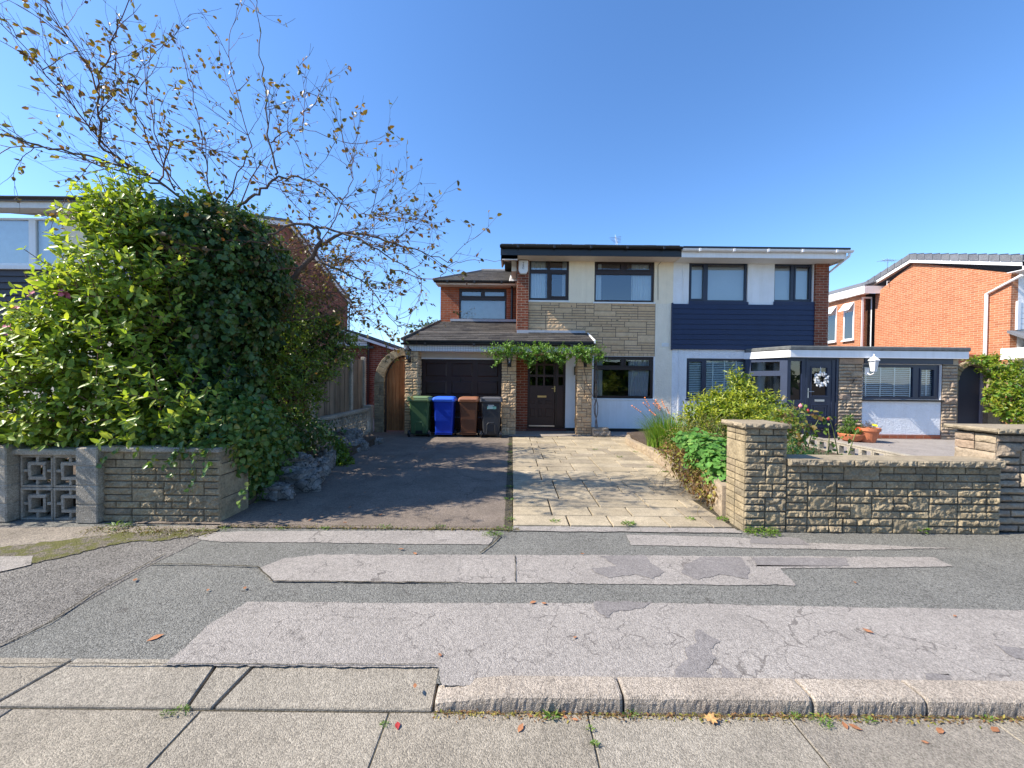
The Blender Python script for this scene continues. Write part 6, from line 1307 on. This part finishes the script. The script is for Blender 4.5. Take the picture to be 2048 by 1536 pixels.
def twig(p, d, ln, r, lev, dens):
    n = max(4, int(ln/.055)); pts = [p.copy()]; d = d.normalized(); st_ = ln/n; nxt = random.randint(1, 3)
    for i in range(n):
        d = (d+Vector((random.gauss(0, .10), random.gauss(0, .10), random.gauss(.015, .10)))).normalized(); p = p+d*st_; pts.append(p.copy())
        if random.random() < dens*(.35+.9*i/n): leafy(p, d, random.choice((1, 1, 2)))
        if lev > 0 and i >= nxt and i < n-1:
            ax = Vector([random.gauss(0, 1) for _ in range(3)]).normalized(); dd = (Matrix.Rotation(R(random.uniform(25, 65)), 3, ax) @ d)
            dd.z += .10; twig(p, dd, ln*random.uniform(.28, .6), r*.6, lev-1, dens); nxt = i+random.randint(2, 5)
    tw.tube(pts, [max(.0016, r*(1-.75*i/n)) for i in range(n+1)], 4 if r > .004 else 3, cap=False)
limbs = [
 ([(395, 880, 6.3), (415, 780, 6.3), (450, 700, 6.3), (500, 640, 6.1), (560, 580, 5.6), (605, 535, 5.4), (640, 490, 5.3), (632, 455, 5.3)], .075, .020, 0),
 ([(430, 760, 6.3), (440, 640, 6.2), (436, 540, 6.0), (430, 455, 5.5)], .045, .026, 0),
 ([(632, 455, 5.3), (590, 447, 5.2), (540, 470, 5.1), (480, 490, 5.0)], .022, .008, 6),
 ([(640, 490, 5.3), (700, 465, 5.2), (760, 478, 5.1), (830, 500, 5.0), (905, 525, 4.9)], .024, .004, 20),
 ([(632, 455, 5.3), (700, 470, 5.0), (790, 520, 4.9), (850, 560, 4.8)], .018, .004, 15),
 ([(625, 520, 5.4), (720, 560, 5.3), (770, 620, 5.2), (800, 668, 5.1)], .014, .003, 14),
 ([(790, 540, 5.0), (870, 560, 4.9), (900, 530, 4.9), (960, 520, 4.8), (1022, 525, 4.8)], .007, .002, 0),
 ([(430, 455, 5.2), (480, 410, 5.1), (525, 380, 5.0), (555, 353, 5.0)], .022, .013, 5),
 ([(555, 353, 5.0), (600, 357, 5.0), (650, 375, 4.9), (690, 410, 4.9), (740, 430, 4.8), (800, 425, 4.8)], .014, .003, 10),
 ([(555, 353, 5.0), (540, 285, 4.9), (533, 200, 4.9), (520, 90, 4.8), (512, -10, 4.8)], .014, .003, 9),
 ([(540, 285, 4.9), (575, 265, 4.9), (605, 258, 4.8), (680, 282, 4.8), (715, 330, 4.8)], .007, .002, 4),
 ([(605, 258, 4.8), (612, 200, 4.8), (612, 140, 4.8)], .004, .002, 3),
 ([(430, 455, 5.2), (330, 370, 4.9), (220, 322, 4.6), (100, 296, 4.3), (0, 266, 4.1), (-120, 240, 3.9)], .019, .005, 14),
 ([(330, 370, 4.9), (240, 345, 4.7), (120, 300, 4.5), (0, 290, 4.4)], .014, .004, 9),
 ([(300, 350, 4.9), (210, 300, 4.6), (200, 240, 4.4), (193, 175, 4.2), (150, 90, 4.0), (75, 5, 3.8)], .016, .004, 12),
 ([(193, 175, 4.2), (215, 110, 4.0), (240, 45, 3.9), (265, -15, 3.8)], .008, .003, 6),
 ([(320, 360, 4.9), (340, 290, 4.9), (370, 282, 4.9), (440, 305, 4.9), (520, 370, 4.9)], .010, .004, 9),
 ([(250, 335, 4.7), (160, 230, 4.4), (85, 140, 4.2), (10, 45, 4.0)], .010, .003, 12),
 ([(350, 385, 5.0), (290, 270, 4.8), (255, 190, 4.6), (220, 130, 4.5)], .010, .003, 9),
 ([(430, 455, 5.2), (418, 370, 5.1), (402, 280, 5.0), (385, 180, 5.0), (360, 90, 4.9)], .010, .003, 9),
 ([(400, 430, 5.1), (330, 330, 4.9), (300, 220, 4.8), (285, 90, 4.7)], .010, .003, 8),
 ([(430, 455, 5.2), (470, 360, 5.1), (500, 290, 5.0), (470, 180, 5.0), (455, 110, 5.0)], .010, .003, 9),
 ([(480, 410, 5.1), (520, 330, 5.0), (580, 400, 4.9), (650, 460, 4.9)], .008, .003, 7),
 ([(640, 490, 5.3), (690, 400, 5.2), (705, 350, 5.1), (690, 300, 5.1)], .008, .003, 8),
 ([(560, 580, 5.45), (470, 570, 5.0), (400, 560, 4.8), (330, 575, 4.7)], .010, .003, 6),
 ([(605, 535, 5.4), (500, 545, 5.0), (420, 520, 4.8)], .010, .003, 5),
 ([(640, 490, 5.3), (560, 500, 5.0), (500, 480, 4.9), (300, 490, 4.6)], .010, .002, 6),
 ([(520, 620, 6.3), (580, 560, 7.0), (640, 560, 7.4), (700, 600, 7.8)], .014, .004, 30),
 ([(520, 620, 6.3), (570, 600, 7.0), (630, 600, 7.6), (690, 630, 8.0)], .012, .004, 30),
 ([(520, 620, 6.3), (560, 530, 6.8), (610, 500, 7.2), (660, 530, 7.6)], .012, .004, 30),
 ([(450, 700, 6.3), (520, 560, 6.6), (560, 500, 6.8), (600, 480, 6.8)], .014, .004, 22),
 ([(580, 560, 5.5), (620, 585, 5.5), (670, 590, 5.4), (715, 625, 5.4)], .010, .003, 15),
 ([(590, 545, 5.5), (640, 540, 5.5), (690, 520, 5.4), (730, 545, 5.3)], .009, .003, 16),
 ([(540, 600, 5.6), (590, 630, 5.5), (640, 620, 5.5)], .008, .003, 7),
 ([(500, 640, 5.6), (600, 640, 5.4), (690, 620, 5.2), (760, 650, 5.1)], .010, .003, 7),
]
for px, ra, rb_, nt_ in limbs:
    pts, rad = limb(px, ra, rb_); (tb if ra > .012 else tw).tube(pts, rad, 7 if ra > .02 else 5)
    n = len(pts)
    for k in range(nt_):
        i = random.randint(max(1, int(n*.15)), n-2); d = (pts[i+1]-pts[i]).normalized(); ax = Vector([random.gauss(0, 1) for _ in range(3)]).normalized()
        dd = Matrix.Rotation(R(random.uniform(30, 75)), 3, ax) @ d; dd.z += .12; twig(pts[i], dd, random.uniform(.35, .95), .0048, 2, .26)
    for i in range(n//3, n):
        if ra < .02 and random.random() < .3: leafy(pts[i], (pts[i]-pts[i-1]).normalized())
trk = tb.build('trunk', m_bark, T, smooth=True); tw.build('twigs', m_twig, T)
lp = np.array(LP); ld = np.array(LD); n = len(lp)
m_tl = leafmat('leaf_autumn', [(.20, .10, .03), (.12, .14, .03), (.26, .13, .05), (.10, .10, .03), (.16, .07, .05), (.22, .19, .04)], .35, .45)
leaf_obj('leaves', leaf_arrays(lp+rng.normal(size=(n, 3))*.008, ld, rng.normal(size=(n, 3))+np.array([0, 0, .6]), .062*(.6+.7*rng.random(n)), .58), m_tl, T)

# ================================================================ RIGHT HAND BED
# crocosmia
c0 = P(1335, 880, 8.0); C_ = thing('crocosmia', 'clump of long arching grassy leaves with orange flower sprays by the paving', 'plant', (c0.x, 8.0, .18))
def blades(n, cx_, cy_, z, r, h, w, lean, m, name, parent, bias=(0, 0)):
    mb = MB()
    for k in range(n):
        a = random.uniform(0, 6.283); rr = r*math.sqrt(random.random()); b = Vector((cx_+rr*math.cos(a), cy_+rr*math.sin(a), z)); hh = h*random.uniform(.55, 1.1); ln = lean*random.uniform(.3, 1.2); d = Vector((math.cos(a)+bias[0], math.sin(a)+bias[1], 0)); s_ = Vector((-d.y, d.x, 0)).normalized()*w/2*random.uniform(.7, 1.2); prev = None
        for j in range(5):
            t_ = j/4; p = b+d*ln*t_*t_+Vector((0, 0, hh*(t_-.28*t_*t_*t_*ln/.3*.6))); q = s_*(1-t_*.92)
            if prev: mb.quad(prev[0], prev[1], p+q, p-q)
            prev = (p-q, p+q)
    return mb.build(name, m, parent)
blades(600, c0.x, 8.0, .18, .42, .80, .022, .42, m_grass, 'leaf_blades', C_, (-.15, -.1))
mb = MB(); st = MB()
for k in range(9):
    b = Vector((c0.x+random.uniform(-.25, .25), 8.0+random.uniform(-.2, .1), .2)); tip = b+Vector((random.uniform(-.65, -.05), random.uniform(-.4, .1), random.uniform(.7, 1.0))); mid = b.lerp(tip, .6)+Vector((0, 0, .15)); st.tube([b, mid, tip], .004, 4)
    for q in range(5): flower(mb, mid.lerp(tip, .3+.17*q)+Vector((0, -.01, .01)), .017, 4, (random.uniform(-1, .2), -.5, .5))
mb.build('flowers', mat('orange_petal', (.75, .20, .04), .6), C_); st.build('flower_stalks', m_stem, C_)
# choisya / yellow green shrubs
def shrub(name, label, cat, blobs, n, ln, nl, L, wr, m, base, up=.6, inner=600, seed=0, lump=.3, **kw):
    t = thing(name, label, cat, base); st = MB(); v = shoots(blobs, n, ln, nl, L, wr, up=up, stem_mb=st, rad=.004, lump=lump, seed=seed, **kw); leaf_obj('foliage', v, m, t)
    if inner: leaf_obj('inner_foliage', scatter_leaves(blobs, inner, L, wr, shell=.8, seed=seed), m_privet, t)
    x, y, z = base
    for k in range(7): b = blobs[k % len(blobs)]; st.tube([(x+random.uniform(-.15, .15), y+random.uniform(-.1, .1), z), ((x+b[0])/2, (y+b[1])/2, b[2]*.6), (b[0], b[1], b[2]+b[5]*.5)], [.014, .009, .004], 5)
    st.build('stems', m_stem, t); return t
shrub('shrub', 'tall yellow green spiky leaved shrub in front of the slatted blind window', 'shrub', [PB(1438, 815, 7.0, .40, .35, .24), PB(1480, 795, 7.0, .20, .25, .2), PB(1412, 838, 6.8, .38, .35, .22), PB(1462, 840, 6.6, .4, .35, .28), PB(1475, 765, 7.1, .16, .16, .16)], 210, .30, 7, .11, .30, m_choi, (P(1445, 850, 6.9).x, 6.9, .18), seed=51, inner=1500)
shrub('shrub', 'lower yellow green shrub behind the capped pier', 'shrub', [PB(1505, 815, 6.8, .30, .3, .22), PB(1530, 812, 6.8, .20, .2, .18), PB(1515, 835, 6.4, .35, .3, .2)], 95, .26, 7, .10, .30, m_choi, (P(1512, 850, 6.7).x, 6.7, .18), seed=53)
shrub('shrub', 'small lime green shrub beside the porch side glazing', 'shrub', [PB(1568, 840, 6.2, .22, .2, .16), PB(1550, 848, 6.0, .28, .2, .16)], 90, .22, 6, .06, .35, m_choi, (P(1560, 870, 6.2).x, 6.2, .18), seed=55)
# faded hydrangea-like plants behind the geranium
shrub('perennial', 'dry reddish perennial with thin stems below the yellow green shrub', 'plant', [PB(1400, 865, 6.3, .42, .3, .2), PB(1440, 868, 6.0, .35, .3, .2), PB(1375, 880, 6.2, .3, .3, .16)], 150, .3, 8, .045, .4, leafmat('leaf_fading', [(.20, .20, .05), (.30, .2, .08), (.14, .18, .04), (.32, .28, .08)], .35, .6), (P(1405, 890, 6.2).x, 6.2, .18), seed=57, inner=500)
# geranium mass spilling over the bed wall
gb = [PB(1425, 895, 5.1, .30, .35, .16), PB(1400, 885, 5.5, .3, .3, .16), PB(1440, 930, 4.75, .22, .25, .2), PB(1445, 960, 4.65, .16, .2, .16), PB(1400, 925, 5.2, .2, .25, .18), PB(1380, 880, 5.8, .25, .3, .12)]
Gm = thing('geranium', 'fresh green round leaved geranium spilling over the bed wall beside the pier', 'plant', (2.7, 5.0, .3))
def roundleaves(blobs, n, r, m, name, parent, seed):
    pts, o = blob_points(blobs, n, lump=.3, lsc=4, seed=seed, shell=.35); mb = MB()
    for p, d in zip(pts, o):
        T_ = (Vector(d)*.7+Vector((-.15, -.25, .7))+Vector(rng.normal(size=3)*.3)).normalized(); U_ = T_.orthogonal().normalized(); V_ = T_.cross(U_); c = Vector(p); rr = r*random.uniform(.6, 1.25); a0 = random.random()*6; n_ = 10; ids = []
        b = len(mb.v); mb.v.append(tuple(c-T_*rr*.18))
        for k in range(n_): a = a0+5.6*k/(n_-1); q = rr*(1 if k % 2 else .78); mb.v.append(tuple(c+(U_*math.cos(a)+V_*math.sin(a))*q+T_*random.uniform(-.06, .06)*rr))
        for k in range(n_-1): mb.f.append((b, b+1+k, b+2+k))
    return mb.build(name, m, parent)
roundleaves(gb, 900, .042, m_ger, 'foliage', Gm, 61)
Dd = thing('withered_plant', 'brown withered creeper hanging over the low bed wall', 'plant', (2.6, 5.4, .3)); db = [PB(1375, 935, 5.3, .22, .35, .16), PB(1400, 965, 4.9, .22, .3, .14), PB(1425, 985, 4.6, .15, .2, .14), PB(1350, 905, 6.0, .25, .4, .12)]
v = scatter_leaves(db, 1500, .045, .55, up=.2, droop=.8, lump=.4, lsc=5, shell=.5, seed=63); leaf_obj('foliage', v, m_dead, Dd); st = MB()
for k in range(60): b = db[k % 4]; p = Vector(b[:3])+Vector([random.uniform(-.25, .25) for _ in range(3)]); st.tube([p, p+Vector((random.uniform(-.15, .05), random.uniform(-.1, .1), -.06)), p+Vector((random.uniform(-.2, .0), random.uniform(-.1, .1), -.2))], .002, 3, cap=False)
st.build('stems', m_dead, Dd)
# roses behind the wall
RB = thing('rose_bush', 'leggy rose bush with pink and red buds behind the front wall', 'rose bush', (3.4, 5.3, .18)); st = MB(); lv = []
rose = [(1600, 930, 1580, 860, 1588, 800), (1610, 930, 1615, 870, 1640, 835), (1650, 925, 1665, 880, 1655, 850), (1690, 920, 1672, 870, 1660, 840), (1660, 930, 1700, 885, 1715, 860), (1590, 920, 1575, 880, 1560, 850), (1585, 910, 1590, 870, 1560, 835), (1600, 900, 1600, 850, 1612, 815), (1580, 900, 1600, 870, 1630, 850), (1585, 905, 1575, 890, 1590, 870)]
LPr = []
for (a, b, c, d, e, f) in rose:
    p0_, p1_, p2_ = P(a, b, 4.9), P(c, d, 4.9), P(e, f, 4.9); p0_.z = .18; p0_ += Vector((random.uniform(-.05, .05), random.uniform(-.2, .3), 0)); path = [(p0_*(1-t_)**2+p1_*2*t_*(1-t_)+p2_*t_*t_) for t_ in [k/9 for k in range(10)]]; st.tube(path, [.009-.0006*k for k in range(10)], 5)
    for q in path[3:]:
        for _ in range(5 if a < 1615 else 2): LPr.append(tuple(q+Vector([random.uniform(-.11, .11), random.uniform(-.1, .1), random.uniform(-.05, .05)])))
for k in range(260): LPr.append(tuple(P(random.gauss(1592, 16), random.uniform(820, 925), 4.9+random.uniform(-.2, .3))))
lp = np.array(LPr); n = len(lp); leaf_obj('foliage', leaf_arrays(lp, rng.normal(size=(n, 3))+np.array([0, 0, -.2]), rng.normal(size=(n, 3))*.5+np.array([0, -.4, .8]), .065*(.6+.6*rng.random(n)), .6), leafmat('leaf_rose', [(.07, .15, .03), (.14, .22, .04), (.10, .18, .03), (.24, .20, .05), (.18, .08, .05)], .35, .4), RB); st.build('stems', m_stem, RB)
def bud(mb, c, r):
    mb.lathe(c, [(r*.3, -r), (r*.8, -r*.4), (r*.9, .1*r), (r*.5, r*.9), (r*.1, r*1.3)], 8)
mb = MB(); bud(mb, P(1601, 812, 4.8), .024); mb.build('pink_bud', mat('rose_pink', (.72, .25, .28), .6), RB)
mb = MB(); bud(mb, P(1616, 822, 4.8), .022); bud(mb, P(1657, 838, 4.8), .02); mb.build('red_bud', mat('rose_red', (.30, .03, .03), .6), RB)
# heap of trailing green stems just inside the wall
GH = thing('trailing_plant', 'heap of dark green needle leaved trailing plant behind the front wall beside the pier', 'plant', (3.1, 4.6, .4)); v = shoots([PB(1590, 912, 4.5, .26, .2, .09), PB(1620, 920, 4.5, .16, .2, .06)], 130, .26, 14, .03, .22, up=0, spread=.5, lump=.2, seed=71); leaf_obj('foliage', v, leafmat('leaf_needle', [(.02, .09, .025), (.04, .14, .035)], .15), GH)
for i, (px, py, r) in enumerate(((1655, 905, .16), (1690, 908, .13))): c = P(px, py, 5.2); mb = MB(); boulder(mb, (c.x, 5.2, .16), r, 70+i, 22, (1.4, 1, .8), .35, .02); o = mb.build('garden_stone', stonemat('tan_stone', [(.42, .33, .24)], 1.0, 16, .4, .02), None, smooth=True); tag(o, ('larger tan stone behind the front wall under the roses', 'smaller tan stone behind the front wall under the roses')[i], 'stone')
# vine over the porch
vx0, vx1 = P(976, 705, 10.15).x, P(1204, 705, 10.15).x; VN = thing('climbing_vine', 'bright green vine trained along the porch gutter above the front door', 'vine', (1, 10.25, 2)); vb = []
for px, py, rx, rz in ((990, 706, .22, .12), (1020, 703, .25, .17), (1045, 708, .22, .22), (1075, 702, .3, .16), (1105, 705, .3, .16), (1135, 705, .28, .17), (1160, 706, .25, .18), (1185, 708, .25, .18), (1200, 712, .16, .1), (1058, 725, .08, .12), (1120, 718, .15, .12), (996, 722, .08, .1), (1175, 722, .1, .1)): vb.append(PB(px, py, 10.14, rx, .15, rz))
st = MB(); v = shoots(vb, 330, .26, 6, .075, .5, up=.25, stem_mb=st, rad=.003, lump=.4, lsc=5, spread=1.0, seed=81, shell=.6); leaf_obj('foliage', v, m_vine, VN)
base = P(1192, 868, 10.38); base.z = .03
for dx, wob in ((0, .03), (.03, -.05), (-.02, .06)):
    pts = [P(1192+wob*60*math.sin(k*1.3)+dx*40, 868-14*k, 10.36-.03*math.sin(k)) for k in range(12)]; pts[0] = base+Vector((dx, 0, 0)); st.tube(pts, [.014-.0006*k for k in range(12)], 5)
st.build('stems', m_bark, VN); st = MB(); st.tube([P(1165, 700, 10.3), P(1168, 740, 10.38), P(1172, 752, 10.40), P(1174, 770, 10.41), P(1190, 800, 10.36)], .009, 5); st.build('stem', m_bark, VN); st = MB(); st.tube([P(1182, 812, 10.36), P(1172, 790, 10.38), P(1162, 770, 10.4)], .007, 5)
st.build('stems', m_bark, VN)
# vine at the right edge
V9 = thing('climbing_vine', 'thick green and yellow creeper smothering the twin arch wall at the right edge', 'vine', (13, 10.3, 0)); vb = [PB(1968, 722, 10.3, .32, .2, .10), PB(2000, 738, 10.2, .34, .3, .25), PB(2014, 770, 10.0, .36, .3, .4), PB(2008, 800, 10.0, .34, .3, .35), PB(2035, 790, 9.8, .6, .4, .45), PB(2060, 815, 9.7, .6, .4, .4), PB(2030, 825, 9.8, .4, .3, .3), PB(2090, 780, 10, .7, .4, .6)]
st = MB(); v = shoots(vb, 560, .22, 6, .10, .5, up=.1, stem_mb=st, rad=.003, lump=.35, seed=91); leaf_obj('foliage', v, m_vine2, V9); leaf_obj('inner_foliage', scatter_leaves(vb, 1500, .09, .5, shell=.8, seed=92), m_vine, V9)
for k in range(8): a = P(1995+k*8, 850, 10.2); a.z = .1; st.tube([a, a+Vector((random.uniform(-.2, .2), 0, .5)), a+Vector((random.uniform(-.3, .3), 0, 1.2))], .018, 5)
st.build('stems', m_bark, V9)
# far tree
FT = thing('distant_tree', 'small distant tree crown showing over the garage roof', 'tree', (-7, 42, 0)); c = P(862, 650, 42); fb = [(c.x, 42, c.z-.6, 1.5, 1.2, 1.1), (c.x-.9, 42, c.z-1.2, 1.1, 1, .8), (c.x+1, 42, c.z-.3, .7, .7, .6), (c.x, 42, c.z-3, 2, 2, 1.5)]
leaf_obj('crown', scatter_leaves(fb, 1100, .34, .6, shell=.7, lump=.45, lsc=3, seed=95), leafmat('leaf_far', [(.06, .11, .06), (.10, .15, .07)], .2), FT); mb = MB(); mb.tube([(c.x, 42, 0), (c.x, 42, c.z-.5)], [.3, .1], 7); mb.build('trunk', m_bark, FT)

# ================================================================ WEEDS, LITTER
m_weed = leafmat('leaf_weed', [(.08, .18, .02), (.14, .25, .03), (.20, .28, .04)], .3)
def weed(px, py, r, n, L, label='low green weed growing in a pavement joint', group='weeds in the paving joints', z=0, up=.8, wr=.35, m=None, name='weed'):
    c = G(px, py, z); k = n; a = rng.random(k)*6.283; rr = r*np.sqrt(rng.random(k)); pts = np.stack([c.x+rr*np.cos(a), c.y+rr*np.sin(a)*.5, z+.004+rng.random(k)*r*.35], 1)
    D = np.stack([np.cos(a), np.sin(a), rng.random(k)*up+.1], 1)+rng.normal(size=(k, 3))*.3; N = rng.normal(size=(k, 3))*.4+np.array([0, 0, 1]); o = leaf_obj(name, leaf_arrays(pts, D, N, L*(.5+rng.random(k)), wr), m or m_weed, None); tag(o, label, 'weed', group); return o
weed(1525, 1070, .17, 520, .022, 'dense green weed mound at the foot of the capped pier', None, wr=.3)
weed(1105, 1435, .025, 26, .026, 'broad leaved weed in the gutter below the kerb', None, -.05)
weed(1832, 1060, .06, 40, .07, 'dandelion like weed at the foot of the split stone wall', None, .02)
weed(235, 1055, .09, 40, .05, 'grassy weed at the foot of the left wall beside the concrete pilaster', None, .01, wr=.2)
weed(1257, 1050, .07, 120, .022, 'small green weed between the first paving slabs', None, .02)
weed(1445, 1040, .06, 100, .02, 'small weed where the bed wall meets the paving', None, .02)
for px, py, r, n in ((985, 1072, .12, 160), (1010, 1060, .10, 120), (880, 1056, .07, 60), (770, 1057, .09, 70), (650, 1058, .05, 60), (560, 1060, .05, 30), (1640, 1443, .10, 90), (1260, 1432, .06, 60), (1590, 1435, .05, 50), (1190, 1490, .03, 60), (1180, 1460, .03, 30), (1975, 1440, .04, 30), (360, 1425, .08, 90), (1455, 1384, .03, 24), (770, 1450, .03, 30), (1740, 1445, .05, 40), (1650, 1452, .06, 50), (330, 1430, .04, 40), (400, 1062, .05, 30), (450, 1060, .06, 40)): weed(px, py, r*(.55 if py > 1380 else .8), n, (.010 if py > 1380 else .016), z=(-.05 if py > 1400 else .006))
for px, py in ((1018, 1040), (1018, 1000), (1018, 975), (1020, 950), (1018, 925), (1019, 905), (1019, 890), (1240, 915), (1320, 920), (1330, 945), (1300, 935), (1190, 900), (1380, 1040), (1110, 1044), (1270, 905)): weed(px, py, .05, 36, .022, z=.02)
JW = blades(500, -.02, 7.0, .016, .01, .05, .006, .04, m_dead, 'joint_debris', None); bpy.data.objects.remove(JW)
# moss cushions along joints: one uncountable mass
k = 2600; t_ = rng.random(k); xs_ = np.concatenate([rng.uniform(-4.2, -2.9, 900), rng.uniform(-3.0, 0.1, 900), rng.normal(-.0, .02, 800)]); ys_ = np.concatenate([3.78+rng.normal(0, .06, 900), 3.90+rng.normal(0, .025, 900), rng.uniform(3.98, 9.8, 800)])
pts = np.stack([xs_, ys_, np.full(k, .014)], 1); D = rng.normal(size=(k, 3)); D[:, 2] = np.abs(D[:, 2])*.6; o = leaf_obj('moss', leaf_arrays(pts, D, rng.normal(size=(k, 3))*.4+np.array([0, 0, 1]), .014*(.6+rng.random(k)), .5), leafmat('leaf_moss', [(.10, .11, .015), (.16, .16, .02), (.18, .10, .03), (.12, .14, .02)], .2), None, 'stuff'); o['label'] = 'moss and fine weed in the joints of the drive and pavement edge'; o['category'] = 'moss'
k = 2600; pts = np.stack([rng.uniform(-.35, 5.5, k), 1.825+np.abs(rng.normal(0, .018, k))*-1, np.full(k, -.046)], 1); o = leaf_obj('gutter_debris', leaf_arrays(pts, rng.normal(size=(k, 3))*np.array([1, .6, .25]), rng.normal(size=(k, 3))*.3+np.array([0, 0, 1]), .016*(.3+rng.random(k)), .4), m_dead, None, 'stuff'); o['label'] = 'dry brown leaf fragments and grit lying along the foot of the kerb'; o['category'] = 'debris'
# single fallen leaves
lobes = [(.02, -.62), (.06, -.34), (.34, -.36), (.30, -.16), (.48, .02), (.33, .08), (.36, .34), (.18, .26), (.12, .40), (0, .56), (-.13, .38), (-.16, .24), (-.40, .30), (-.30, .06), (-.46, -.04), (-.28, -.18), (-.30, -.38), (-.06, -.34)]
def fallen(px, py, s, m, label, group=None, z=0, name='fallen_leaf', up=.25, shape=None):
    c = G(px, py, z); a = random.uniform(0, 6.28); mb = MB(); b = 0; sh = shape or [(0, -.5), (.22, -.2), (.26, .1), (0, .55), (-.26, .1), (-.22, -.2)]
    tl = random.uniform(.1, up); mb.v.append((c.x, c.y, c.z+.003+s*tl*.1))
    for (u, v_) in sh: x = (u*math.cos(a)-v_*math.sin(a))*s; y = (u*math.sin(a)+v_*math.cos(a))*s; mb.v.append((c.x+x, c.y+y, c.z+.002+s*tl*(abs(u)+.5+v_)*random.uniform(.0, .7)))
    n = len(sh)
    for k in range(n): mb.f.append((0, 1+k, 1+(k+1) % n))
    o = mb.build(name, m, None); tag(o, label, 'leaf', group); return o
m_fl1 = mat('dry_leaf_brown', (.30, .13, .06), .8, .3, 40); m_fl2 = mat('dry_leaf_tan', (.46, .27, .11), .8, .25, 40); m_fl3 = mat('dry_leaf_red', (.32, .03, .03), .7, .2, 30); m_fl4 = mat('dry_leaf_orange', (.38, .17, .08), .8, .2, 40)
fallen(1422, 1439, .065, m_fl2, 'tan maple leaf lying against the kerb face', z=-.045, shape=lobes, up=.6); fallen(795, 1452, .045, m_fl3, 'crumpled dark red leaf on the gutter slab', z=-.05, up=.6); fallen(1041, 1458, .045, m_fl4, 'curled orange brown leaf on the gutter slab', z=-.05, up=.8)
fallen(310, 1277, .075, m_fl4, 'orange leaf on the worn tarmac at the left'); fallen(982, 1236, .04, m_fl3, 'small dark red leaf on the pale pavement strip', up=.6); fallen(1850, 1485, .03, m_fl4, 'round orange leaf on the grey gutter slab at the right', z=-.05)
for px, py, s in ((270, 1160, .05), (416, 1180, .03), (1066, 1205, .05), (1088, 1207, .04), (1150, 1275, .03), (830, 1372, .035), (1165, 1108, .04), (830, 1107, .05), (802, 1098, .05), (490, 1176, .04), (1710, 1165, .03), (1735, 1262, .06), (880, 1310, .03), (1910, 1232, .03), (700, 1015, .06), (760, 1030, .05), (620, 1040, .05), (840, 1000, .05), (560, 1030, .04), (1690, 1452, .04), (1710, 1455, .05), (1880, 1462, .05), (1990, 1460, .05), (1060, 1432, .03), (1130, 1434, .03), (1150, 1440, .03), (730, 985, .05), (660, 960, .05), (690, 1045, .04)):
    fallen(px, py, s, random.choice((m_fl1, m_fl4, m_fl1)), 'small dry brown leaf lying flat on the ground', 'small dry leaves scattered on drive and pavement', z=(-.05 if py > 1400 else .012))
# ================================================================ BEHIND THE CAMERA: what the windows mirror
OH = thing('hedge', 'tall hedge across the road reflected in the ground floor windows', 'hedge', (0, -13, 0)); hb_ = [(x, -13, 1.6, 1.8, 1.0, 2.1+.5*math.sin(x)) for x in range(-22, 24, 3)]
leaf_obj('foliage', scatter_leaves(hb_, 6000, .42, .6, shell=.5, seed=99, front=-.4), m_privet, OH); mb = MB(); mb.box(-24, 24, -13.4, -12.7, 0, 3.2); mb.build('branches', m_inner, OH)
